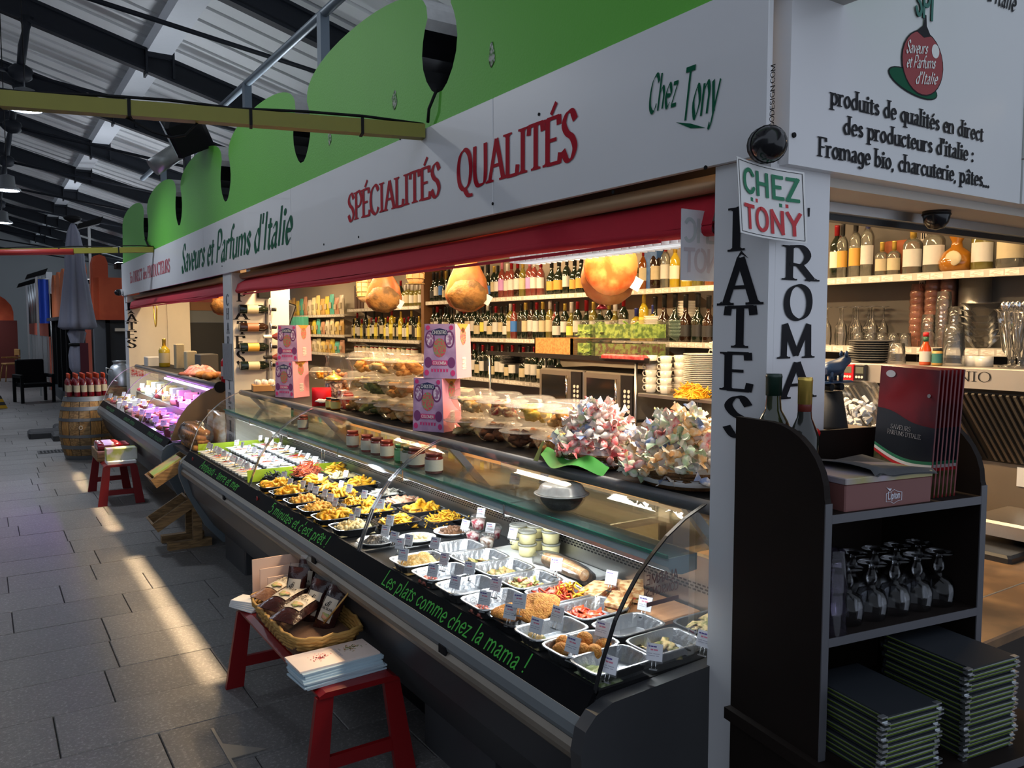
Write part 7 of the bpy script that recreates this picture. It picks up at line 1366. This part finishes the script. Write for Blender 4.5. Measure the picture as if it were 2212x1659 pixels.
# bread sticks bags between cases
rb = thing('side_shelf', 'dark shelf bridging the two display cases', 'shelf', (1.5, 6.9, .74)); part('board', MB().box(1.33, 1.69, 6.58, 7.22, .74, .765), M_body, rb, True); part('support', MB().box(1.6, 1.66, 6.6, 7.2, 0, .74), M_body, rb, True)
RL = MB().tube([(-.05, 0, 0), (-.03, 0, .002), (.03, 0, .002), (.05, 0, 0)], [.02, .026, .026, .02], 10).mesh('bread_roll', mat('toasted_rolls', srgb(206, 140, 66), .6, ns=30, col2=srgb(170, 100, 40)))
for r_ in range(4):
    for c_ in range(8):
        o = link('bread_roll', RL); o.location = (1.42+.03*(r_ % 2), 6.66+c_*.06, .792+r_*.042); o.rotation_euler = (0, .2, 0); tag(o, 'toasted roll in the clear bag between the cases, %s in the %s layer' % (nth(c_), nth(r_)), 'bread', 'bagged bread rolls')
single('bread_bag', MB().blob((0, 0, 0), .13, .29, .11, .06, 3, 16, 10), M_film, 'clear crinkled bag over the rolls between the cases', 'bag', (1.44, 6.87, .88))
for k in range(2): pk_ = single('crisp_bag', pouch(.16, .3, .04), mat('kraft_crisp_bag', srgb(196, 140, 76), .5, ns=10, col2=srgb(220, 210, 200)), 'tall %s bag standing behind the rolls' % ('crispbread', 'white-banded')[k], 'bag', (1.6, 6.75+k*.2, .766), -1.2, 'tall bags between the cases')
# ================================================================ dark service cabinet in front of the pillar
CB = thing('service_cabinet', 'dark brown open service cabinet with curved sides at right', 'cabinet', (1.556, 1.085, 0), math.radians(-9))
W_, D_ = .515, .302
def side():
    p_ = [(0, .05), (D_, .05), (D_, 1.525), (D_-.12, 1.525)]
    for i in range(1, 9): a = i/8*math.pi/2; p_.append((D_-.12-(D_-.12)*math.sin(a)*.98, 1.525-.155*(1-math.cos(a))))
    return p_+[(0, 1.36)]
for x_ in (0, W_): part('side_panel', MB().prism(side(), x_-.009, x_+.009, 'x'), M_dwood, CB)
part('side_edge', MB().box(-.01, .01, -.002, .001, .1, 1.36), mat('grey_edge_band', (.09, .09, .1), .4), CB); part('side_edge', MB().box(W_-.01, W_+.01, -.002, .001, .1, 1.36), mat('grey_edge_band', (.09, .09, .1), .4), CB)
for z_, y0 in ((1.334, 0), (1.052, 0), (.79, -.2)): sh = part('shelf', MB().box(.009, W_-.009 if y0 == 0 else W_+.1, y0, D_-.01, z_-.02, z_), M_dwood, CB); part('shelf_edge', MB().box(.009, W_-.009 if y0 == 0 else W_+.1, y0-.002, y0, z_-.02, z_), mat('grey_edge_band', (.09, .09, .1), .4), sh)
part('back_board', MB().box(0, W_, D_-.01, D_, .05, 1.475), M_dwood, CB); part('base_top', MB().box(-.03, W_+.1, -.2, D_, .74, .77), M_dwood, CB)
RZ9 = math.radians(-9); Rm = Matrix.Rotation(RZ9, 4, 'Z')
def cbp(x, y, z): return Vector((1.556, 1.085, 0))+Rm @ Vector((x, y, z))
TZ = 1.334
B_oliv = bottle(.044, .3, .8, .55, mat('dark_olive_glass', (.02, .024, .006), .1, coat=.4), mat('dark_green_cap', (.01, .03, .02), .4), (.1, .3), .018)
B_oliv.put('bottle', 'broad dark olive oil bottle on the cabinet before the lettered pillar', 'bottle', cbp(.06, .245, TZ+.001), .7, None, mats={2: mat('label_olive', srgb(90, 90, 50), .6)})
B_vin = bottle(.035, .295, .76, .52, mat('dark_vinegar_glass', (.01, .01, .006), .1, coat=.4), M_yellowfoil, (.08, .33), .0155)
vb = B_vin.put('bottle', 'slim vinegar bottle with gold screw cap and red neck', 'bottle', cbp(.085, .165, TZ+.001), .7, None, mats={2: labs['cream']}); link('neck_sleeve', MB().lathe([(.0165, .205), (.0168, .255)], 14).mesh('neck_sleeve', mat('red_brown_sleeve', srgb(110, 44, 34), .4)), vb)
sp = thing('spray_bottle', 'blue and red trigger spray bottle behind the vinegar', 'spray bottle', cbp(.155, .25, TZ)); part('bottle', MB().lathe([(.035, 0), (.036, .08), (.018, .11), (.016, .125)], 16), mat('white_bottle', (.6, .6, .62), .4), sp); part('head', MB().bbox(-.03, .05, -.016, .016, .12, .155, .01), mat('blue_trigger', srgb(24, 50, 140), .4), sp); part('nozzle', MB().cyl((.05, 0, .142), (.068, 0, .142), .012, n=10), mat('red_nozzle', srgb(190, 20, 30), .4), sp); part('trigger', MB().tube([(.035, 0, .125), (.045, 0, .1), (.04, 0, .07)], .007, 6), mat('red_nozzle', srgb(190, 20, 30), .4), sp); part('cap', MB().cyl((-.035, 0, .135), (-.028, 0, .135), .012, n=10), mat('red_nozzle', srgb(190, 20, 30), .4), sp)
lb = thing('tea_box', 'low tea chest box with white logo on the cabinet', 'box', cbp(.205, .12, TZ), RZ9)
part('box', MB().bbox(-.145, .135, -.11, .1, 0, .062, .003), mat('dusky_pink_box', srgb(118, 74, 70), .55, n=.08), lb); part('lid', MB().bbox(-.146, .136, -.112, .101, .062, .076, .002), mat('tea_lid', srgb(150, 140, 150), .3, ns=7, col2=srgb(150, 140, 90)), lb)
M_lw = mat('pale_logo', (.62, .64, .72), .5)
lettering(lb, 'Lipton', (-.012, -.11, .018), AX, AZ, .017, 'sans', M_lw, width=.04, world=False)
o1 = [(-.018, .012), (-.018, .032), (-.002, .035), (.008, .04), (.018, .035), (.034, .032), (.034, .012), (.02, .011), (.008, .006), (-.004, .011), (-.018, .012)]
part('logo_frame', (lambda mb: [mb.add([(a[0], -.1115, a[1]), (b[0], -.1115, b[1]), (b[0]*.94+.0005, -.1115, b[1]*.94+.0013), (a[0]*.94+.0005, -.1115, a[1]*.94+.0013)], [(0, 1, 2, 3)]) for a, b in zip(o1, o1[1:])] and mb)(MB()), M_lw, lb); part('logo_leaf', MB().add([(-.018, -.1115, .047), (-.006, -.1115, .036), (.0, -.1115, .042), (-.01, -.1115, .043)], [(0, 1, 2, 3)]), M_lw, lb)
def clothf(a, b): return Vector((-.06+.2*a-.01*b, -.116+.21*b, .081+.012*math.exp(-((a-.08)*9)**2)+.006*math.sin(b*4+a*3)-(.012 if b < .02 else 0)))
cl = thing('napkin', 'folded dark grey cloth napkin lying over the tea box', 'napkin', cbp(.205, .12, TZ), RZ9); part('cloth', MB().grid(clothf, 16, 16).grid(lambda a, b: clothf(a, b)+Vector((.008, .0, -.003)), 16, 16), mat('grey_napkin', (.06, .062, .066), .85, n=.15, bump=.15), cl)
# standing brochures
MNU = Tmpl(); bw, bh = .2, .315
MNU.add('booklet', MB().bbox(-bw/2, bw/2, 0, .005, 0, bh, .001), mat('red_brochure', srgb(110, 14, 24), .22, ns=6, col2=srgb(80, 8, 18)))
cu = lambda t: .1-.016*math.sin(t*3.1)-.02*t
ct_ = lambda t: .205-.032/(1+math.exp(-(t-.45)*9))
MNU.add('dark_band', MB().add([(-bw/2+bw*i/12, -.0006, cu(i/12)) for i in range(13)]+[(-bw/2+bw*i/12, -.0006, ct_(i/12)) for i in range(12, -1, -1)], [tuple(range(26))]), mat('navy_brochure', (.012, .016, .024), .25))
MNU.add('food_print', MB().add([(-bw/2, -.0006, .001), (bw/2, -.0006, .001)]+[(-bw/2+bw*i/12, -.0006, cu(i/12)) for i in range(12, -1, -1)], [tuple(range(15))]), mat('food_photo_print', srgb(110, 96, 76), .3, ns=30, col2=srgb(70, 80, 40)))
for k, (c_, dz) in enumerate(((srgb(20, 110, 80), .012), ((.7, .7, .7), .004), (srgb(190, 30, 40), -.004))):
    pts_ = [(-bw/2+bw*i/12, -.0009-k*.0002, cu(i/12)+dz) for i in range(13)]; MNU.add('ribbon', MB().add(pts_+[(x_, y_, z_-.008) for x_, y_, z_ in pts_[::-1]], [tuple(range(25, -1, -1))]), cmat(c_))
for i in range(7):
    o = MNU.put('brochure', 'red and navy menu brochure standing in the cabinet, %s from the front' % nth(i), 'brochure', cbp(.375+.0135*i, .13, TZ+.001), 0, 'standing brochures', rot=(-.04, .02, RZ9-1.72+.008*i))
    if i == 0:
        lettering(o, 'SAVEURS', (-.045, -.0006, .155), AX, AZ, .011, 'hair', mat('pale_print', (.3, .3, .32), .5), width=.07, world=False, per=False); lettering(o, "PARFUMS D'ITALIE", (-.055, -.0006, .14), AX, AZ, .011, 'hair', mat('pale_print', (.3, .3, .32), .5), width=.115, world=False, per=False)
        link('stud', MB().cyl((.075, -.001, .25), (.075, -.003, .25), .005, n=8).mesh('stud', M_steel), o); link('pale_oval', MB().add(ell(-.06, .295, .017, .009, -.0012), [tuple(range(20))]).mesh('pale_oval', mat('pale_oval_tone', (.4, .42, .48), .3)), o)  # pale flat oval near the top of the front cover
# stemmed glasses upside down
GOB = Tmpl().add('goblet', MB().open_lathe([(.033, 0), (.037, .02), (.038, .045), (.03, .066), (.012, .072), (.008, .08), (.012, .09), (.013, .1), (.008, .115), (.007, .125), (.012, .128), (.033, .131), (.034, .133), (.001, .134)], 20), glass('goblet_glass', (.95, .96, .98), .8, 0, (.8, .85, 1), .03))
k = 0
for i in range(5):
    for j in range(2):
        GOB.put('goblet', 'upside-down stemmed glass on the middle cabinet shelf, %s in the %s row' % (nth(i), ('front', 'back')[j]), 'glass', cbp(.13+.078*i+.03*j, .06+.085*j, 1.053), 0, 'upside-down goblets'); k += 1
TMB = Tmpl().add('tumbler', MB().open_lathe([(.034, 0), (.03, .05), (.026, .09), (.02, .095), (.001, .095)], 18), glass('violet_tumbler', (.82, .78, .9), .9, .01, (.6, .5, .8), .04))
for k in range(3): TMB.put('tumbler', 'violet-tinted tumbler stacked at the left of the cabinet shelf, %s up' % nth(k), 'tumbler', cbp(.05, .03, 1.053+.05*k), 0, 'stacked violet tumblers')
# stacks of menu folders
M_cov = mat('navy_menu_cover', (.012, .015, .02), .5); M_lime2 = mat('lime_page', srgb(96, 120, 20), .5); M_pg = mat('grey_page', (.25, .28, .26), .5)
FD = Tmpl(); fw, fd_ = .16, .23
FD.add('cover', MB().box(-fw/2, fw/2, 0, fd_, .0, .0022).box(-fw/2, fw/2, 0, fd_, .0093, .0115).box(-fw/2, fw/2, fd_-.003, fd_, 0, .0115), M_cov); FD.add('lime_sheet', MB().box(-fw/2+.004, fw/2-.004, .001, fd_-.006, .0024, .0045), M_lime2); FD.add('inner_page', MB().prism([(-fw/2+.004, .0048), (fw/2-.004, .0048), (fw/2-.004, .009), (-fw/2+.004, .006)], .0015, fd_-.006), M_pg)
for s in (-1, 1): FD.add('metal_corner', MB().box(s*fw/2-.014, s*fw/2+.002, -.002, .01, -.0003, .003).box(s*fw/2-.014, s*fw/2+.002, -.002, .01, .0088, .0118), M_alu)
for (x_, y_, n_, rz, lb) in ((.1, -.155, 12, .25, 'left'), (.345, -.16, 17, .12, 'right')):
    for k in range(n_):
        q = random.Random(k*3+n_); FD.put('menu_folder', 'dark menu folder with lime pages, %s from the bottom of the %s stack' % (nth(k), lb), 'menu', cbp(x_+q.uniform(-.004, .004), y_+q.uniform(-.005, .005), .791+k*.0125), 0, 'menu folders in the %s stack' % lb, rot=(.012*(-1)**k*.5, 0, RZ9+rz*.0+q.uniform(-.02, .02)))
# ================================================================ kitchen corner behind the side opening
kh = thing('extractor_hood', 'steel extractor hood with slanted filters and ANTONIO lettering', 'hood', (3.55, 2.2, 1.5))
part('lip', MB().bbox(3.4, 3.78, 1.2, 2.74, 1.50, 1.585, .004), mat('hood_steel', (.42, .38, .33), .4, .5, n=.08), kh, True)
part('slope', MB().prism([(3.42, 1.5), (3.44, 1.5), (3.8, 1.15), (3.78, 1.15)], 1.2, 2.74), mat('hood_dark', (.1, .09, .075), .45, .5), kh, True)
for fi in range(3):
    y0 = 1.4+fi*.42
    f_ = part('filter', MB().prism([(3.43, 1.485), (3.425, 1.48), (3.76, 1.16), (3.765, 1.165)], y0, y0+.4), mat('filter_dark', (.05, .045, .04), .5, .5), kh, True)
    for s in range(14):
        yy = y0+.02+s*.027; part('slat', MB().prism([(3.42, 1.48), (3.414, 1.474), (3.75, 1.16), (3.756, 1.166)], yy, yy+.011), mat('filter_steel', (.42, .37, .3), .35, .8), f_, True)
a = at(1960, 826, x=3.399); b = at(2142, 822, x=3.399); lettering(kh, 'ANTONIO', (3.399, a.y, 1.53), -AY, AZ, .04, 'hair', M_ink, width=a.y-b.y)
for i, (u0, u1, m_, lb) in enumerate(((1799, 1822, mat('beige_timer', (.3, .28, .24), .5), 'grey kitchen timer on the hood edge'), (1824, 1847, mat('red_timer', srgb(206, 24, 36), .4), 'red kitchen timer on the hood edge'), (1849, 1873, M_black, 'black kitchen timer on the hood edge'))):
    y0, y1 = at(u1, 805, x=3.39).y, at(u0, 805, x=3.39).y; t = thing('kitchen_timer', lb, 'timer', (3.385, (y0+y1)/2, 1.505), 0, 'kitchen timers'); w_ = (y1-y0)/2
    part('case', MB().bbox(-.01, .012, -w_, w_, 0, .075, .003), m_, t); part('display', MB().box(-.0115, -.01, -w_*.7, w_*.7, .035, .065), mat('lcd_grey', (.12, .13, .1), .3), t)
    for k in range(3): part('button', MB().cyl((-.0115, -w_*.5+k*w_*.5, .018), (-.014, -w_*.5+k*w_*.5, .018), .006, n=8), M_porc, t)
# spirits
SPB = [(1806, B_bdx, D, 'red', 'red', .95), (1818, B_slim, 'clear', 'black', 'gold', .88), (1846, B_slim, 'clear', 'black', 'gold', .93), (1872, B_slim, 'clear', 'blue', 'white', .98), (1904, B_sq, 'clear', 'gold', 'cream', .72), (1930, B_sq, 'clear', 'gold', 'cream', .72), (1970, B_sq, 'clear', 'gold', 'white', 1.02), (2016, B_sq, 'clear', 'white', 'white', 1.1), (2120, B_sq, 'pale gold', 'black', 'white', 1.05), (2180, B_sq, 'clear', 'white', 'cream', 1.25)]
for i, (u, T_, b_, c_, l_, s_) in enumerate(SPB):
    y_ = at(u, 600, x=3.87).y; T_.put('bottle', '%s spirit bottle, %s cap, %s label, %s from left on the spirits shelf' % (b_, c_, l_, nth(i)), 'bottle', (3.87, y_, 2.013), .42, 'bottles on the spirits shelf', sc=s_, mats={0: bods[b_], 1: caps[c_], 2: labs[l_]})
rbb = thing('bottle', 'round-bellied amber liqueur bottle on the spirits shelf', 'bottle', (3.87, at(2065, 590, x=3.87).y, 2.013)); part('glass_body', MB().lathe([(.05, 0), (.07, .01), (.078, .05), (.06, .09), (.028, .115), (.022, .14), (.034, .165), (.03, .19), (.014, .2)], 20), mat('amber_liqueur', srgb(150, 96, 24), .08, coat=.5), rbb); part('paper_label', MB().blob((-.068, -.02, .06), .008, .04, .035, .03), labs['cream'], rbb)
JUG = Tmpl().add('clay_pot', MB().lathe([(.05, 0), (.06, .02), (.06, .15), (.055, .18)], 18), mat('terracotta', srgb(150, 80, 44), .7))
for i, u in enumerate((1935, 1960)): JUG.put('clay_pot', 'terracotta pot behind the clear bottles, %s one' % ('left', 'right')[i], 'pot', (3.97, at(u, 600, x=3.97).y, 2.013), 0, 'terracotta pots')
wsingle('blue_box', MB().bbox(3.84, 3.93, at(1422, 600, x=3.86).y, at(1391, 600, x=3.86).y, 2.013, 2.29, .003), mat('blue_liquor_box', srgb(40, 86, 150), .45, ns=12, col2=srgb(60, 110, 176)), 'tall blue liqueur box among the bottles by the pillar', 'box')
# glassware on the second shelf
FLU = Tmpl().add('flute', MB().open_lathe([(.024, 0), (.028, .05), (.024, .1), (.008, .13), (.004, .14), (.004, .2), (.03, .205), (.001, .206)], 16), M_ware)
TUMB = Tmpl().add('tumbler', MB().open_lathe([(.036, 0), (.034, .04), (.03, .085), (.001, .086)], 16), M_ware); TUMP = Tmpl().add('tumbler', MB().open_lathe([(.034, 0), (.04, .02), (.03, .075), (.001, .076)], 14), M_peach)
for i in range(10): FLU.put('champagne_flute', 'upside-down champagne flute, %s from the left behind the side opening' % nth(i), 'glass', (3.84+.07*(i % 3), at(1790+i*11, 735, x=3.86).y, 1.656), 0, 'upside-down flutes')
for i in range(9): TUMB.put('tumbler', 'small clear tumbler upside down, %s from the left on the glassware shelf' % nth(i), 'tumbler', (3.83+.03*(i % 2), at(1858+i*12.5, 738, x=3.84).y, 1.656), 0, 'upside-down tumblers', sc=.8)
for c_, (u, n_) in enumerate(((1980, 8), (2012, 9), (2045, 9))):
    for k in range(n_): TUMP.put('tumbler', 'peach tumbler, %s up in the %s stack' % (nth(k), nth(c_)), 'tumbler', (3.95, at(u, 735, x=3.95).y, 1.656+k*.034), 0, 'stacked peach tumblers')
for c_, (u, n_) in enumerate(((2005, 3), (2036, 6), (2064, 4))):
    for k in range(n_): TUMB.put('tumbler', 'clear tumbler, %s up in the %s clear stack' % (nth(k), nth(c_)), 'tumbler', (3.84, at(u, 735, x=3.84).y, 1.656+k*.036), 0, 'stacked clear tumblers')
CLD = Tmpl().add('glass_dish', MB().open_lathe([(.03, 0), (.04, .01), (.075, .05), (.09, .055), (.092, .058)], 20), M_ware)
for k in range(6): CLD.put('glass_dish', 'clear glass dessert dish, %s up in the stack at right' % nth(k), 'dish', (3.82, at(2120, 735, x=3.82).y, 1.656+k*.03), 0, 'stacked dessert dishes')
wsingle('steel_duct', MB().cyl((3.97, at(2105, 660, x=3.97).y, 1.6), (3.97, at(2105, 660, x=3.97).y, 2.0), .07, n=20), M_steel, 'polished steel exhaust duct behind the glass dishes', 'duct')
ICE = Tmpl().add('sundae_glass', MB().open_lathe([(.04, 0), (.042, .006), (.012, .012), (.012, .03), (.03, .06), (.045, .15), (.05, .19), (.062, .2)], 18), M_ware)
for i, u in enumerate((2185, 2206)): ICE.put('sundae_glass', 'tall fluted sundae glass full of spoons, %s one' % ('left', 'right')[i], 'glass', (3.55, at(u, 790, x=3.55).y, 1.586), 0, 'sundae glasses', sc=1.2); single('spoons', (lambda mb: [mb.cyl((.01*math.cos(a), .01*math.sin(a), .03), (.035*math.cos(a), .035*math.sin(a), .24), .003, n=5).blob((.036*math.cos(a), .036*math.sin(a), .25), .012, .012, .02, 0) for a in (0, 1, 2, 3, 4, 5)] and mb)(MB()), M_chrome, 'bundle of steel spoons in the %s sundae glass' % ('left', 'right')[i], 'spoons', (3.55, at(u, 790, x=3.55).y, 1.59), 0)['kind'] = 'stuff'
disk_stack(PLD, 'dark_plate', 'dark plate stacked on the hood', 'plate', (3.55, at(1882, 790, x=3.55).y, 1.586), 9, .011, 'dark plates on the hood')
TUMB.put('tumbler', 'single clear tumbler upside down on the hood', 'tumbler', (3.5, at(1936, 790, x=3.5).y, 1.586), 0, None, sc=1.1)
tb = thing('sauce_bottle', 'red hot-sauce bottle with green neck band on the hood', 'bottle', (3.47, at(1998, 795, x=3.47).y, 1.586)); part('body', MB().lathe([(.022, 0), (.024, .005), (.024, .07), (.012, .095), (.01, .12)], 14), mat('hot_sauce', srgb(200, 70, 20), .15, coat=.4), tb); part('neck_band', MB().lathe([(.0115, .098), (.0115, .125)], 12), mat('green_band', (.01, .08, .04), .4), tb); part('cap', MB().lathe([(.012, .125), (.012, .142), (.001, .145)], 12), mat('red_nozzle', srgb(190, 20, 30), .4), tb); part('paper_label', MB().open_lathe([(.0245, .015), (.0245, .06)], 14), labs['white'], tb)
SPJ = jar(.075, .022); SPJ.put('spice_jar', 'small spice jar with black lid on the hood', 'jar', (3.47, at(2024, 795, x=3.47).y, 1.586), 0, None, mats={0: mat('spice', srgb(190, 150, 80), .4), 1: M_black, 2: mat('label_teal', srgb(50, 110, 104), .6)})
for k in range(3): TUMB.put('tumbler', 'tumbler nested on the hood beside the spice jar, %s up' % nth(k), 'tumbler', (3.5, at(2058, 795, x=3.5).y, 1.586+k*.035), 0, 'nested tumblers on the hood', sc=1.25)
for i, u in enumerate((2098, 2125)): wsingle('white_pot', MB().cyl((3.55, at(u, 795, x=3.55).y, 1.586), (3.55, at(u, 795, x=3.55).y, 1.63), .035, n=18), M_porc, 'small white pot on the hood, %s one' % ('left', 'right')[i], 'pot')
# pig figure on a stand, sugar jar
pp = at(1797, 925, x=2.4); cn = thing('pig_figure', 'dark blue pig on a skateboard figure on a black cone stand', 'figurine', (2.4, pp.y, pp.z)); zz = at(1797, 845, x=2.4).z-pp.z
part('cone', MB().lathe([(.052, 0), (.05, .01), (.03, zz), (.001, zz)], 20), M_blackm, cn); M_pig = mat('dark_blue_patina', srgb(30, 50, 76), .35)
zb = zz+.02; part('pig', MB().tube([(-.05, 0, zb+.05), (-.03, 0, zb+.055), (.02, 0, zb+.06), (.045, 0, zb+.075), (.07, 0, zb+.085), (.085, 0, zb+.08)], [.012, .025, .028, .02, .018, .01], 12), M_pig, cn)
for x_ in (-.03, .025):
    for y_ in (-.012, .012): part('leg', MB().cyl((x_, y_, zb+.015), (x_, y_, zb+.05), .007, .01, 8), M_pig, cn)
    part('wheel', MB().cyl((x_, -.018, zb-.005), (x_, .018, zb-.005), .012, n=12), M_blackm, cn)
for y_ in (-.01, .01): part('ear', MB().blob((.055, y_, zb+.105), .008, .005, .012, .05), M_pig, cn)
part('board', MB().bbox(-.07, .09, -.018, .018, zb+.008, zb+.015, .004), M_pig, cn)
wsingle('pig_stand_base', MB().bbox(2.32, 2.55, pp.y-.1, pp.y+.2, .861, pp.z, .005), mat('brown_steel_front', (.2, .16, .12), .45, .4), 'dark cabinet block under the pig figure', 'cabinet')
sj = thing('sugar_jar', 'big glass jar of white sugar sachets behind the pig figure', 'jar', (3.1, at(1845, 900, x=3.1).y, at(1845, 925, x=3.1).z)); part('glass', MB().open_lathe([(.1, 0), (.11, .02), (.11, .16), (.08, .2)], 20), M_plastic, sj)
q = random.Random(8)
SGM = MB().bbox(-.016, .016, -.01, .01, 0, .012, .002).mesh('sugar_sachet', M_paper)
for k in range(44): a = q.uniform(0, 6.28); r = .085*math.sqrt(q.random()); o = link('sugar_sachet', SGM); o.location = sj.location+Vector((r*math.cos(a), r*math.sin(a), .01+.14*k/44*(1-.4*r/.085))); o.rotation_euler = (q.uniform(-1, 1), q.uniform(-1, 1), a); tag(o, 'white sugar sachet in the big glass jar', 'sachet', 'sugar sachets')
wsingle('jar_plinth', MB().bbox(2.98, 3.22, sj.location.y-.12, sj.location.y+.12, .861, sj.location.z, .005), M_steel, 'steel block under the sugar jar', 'cabinet')
kw = thing('splash_panel', 'brown steel splash panel below the extractor hood', 'panel', (3.82, 2.2, .86)); part('sheet', MB().box(3.78, 3.82, 1.2, 3.2, .86, 1.2), mat('stained_steel', (.28, .22, .16), .45, .5, n=.3, ns=5), kw, True)
kn = thing('notice_plate', 'small white plate with black lettering on the splash panel', 'sign', (3.77, 1.55, 1.1)); p_ = at(2195, 1050, x=3.77); part('plate', MB().box(3.772, 3.778, p_.y-.15, p_.y, p_.z, p_.z+.085), M_paper, kn, True); lettering(kn, 'AF', (3.7715, p_.y-.06, p_.z+.02), -AY, AZ, .045, 'sans', M_ink, width=.05, per=False)
ct = thing('hatch_counter', 'worn brown service counter under the side opening', 'counter', (2.9, 1.7, 0)); part('top', MB().bbox(2.26, 3.78, 1.12, 2.3, .83, .86, .005), mat('worn_brown_top', srgb(120, 92, 62), .5, ns=5, col2=srgb(92, 70, 48)), ct, True); part('joint', MB().box(2.26, 3.78, 1.318, 1.323, .86, .8612), M_alu, ct, True); part('body', MB().box(2.3, 3.76, 1.42, 2.28, 0, .83), mat('matt_brown_body', (.05, .04, .035), .6), ct, True)
for k in range(9):
    p_ = at(1913, 1290-0, z=.87); mb = MB().tube([(.1*math.cos(a)*(1+.03*math.sin(a*12)), .1*math.sin(a)*(1+.03*math.sin(a*12)), 0) for a in [6.2832*i/24 for i in range(25)]], .011, 6).lathe([(.09, -.008), (.09, -.002)], 16); single('bread_tray', mb, mat('grey_brown_wicker', srgb(130, 112, 92), .8, n=.3, ns=50), 'round grey wicker bread tray, %s up in the stack' % nth(k), 'tray', (p_.x+.12, p_.y+.1, .872+k*.021), k*.3, 'stacked bread trays')
pl_ = thing('hot_plate', 'black flat grill plate at the back of the service counter', 'grill', (3.45, 1.75, .86)); part('plate', MB().bbox(-.25, .25, -.3, .3, 0, .03, .01), M_black, pl_); part('lid', MB().bbox(-.1, .25, -.45, -.05, .06, .12, .01), M_steel, pl_); part('hinge', MB().box(.2, .24, -.3, -.1, .03, .06), M_black, pl_)
rs = thing('red_seat', 'dark red cushioned seat at the right edge', 'chair', (2.62, .62, 0)); part('cushion', MB().bbox(-.2, .2, -.2, .2, .42, .62, .03), mat('dark_red_vinyl', srgb(90, 14, 36), .5), rs)
for sx in (-1, 1):
    for sy in (-1, 1): part('leg', MB().cyl((sx*.17, sy*.17, 0), (sx*.17, sy*.17, .42), .015, n=8), M_blackm, rs)
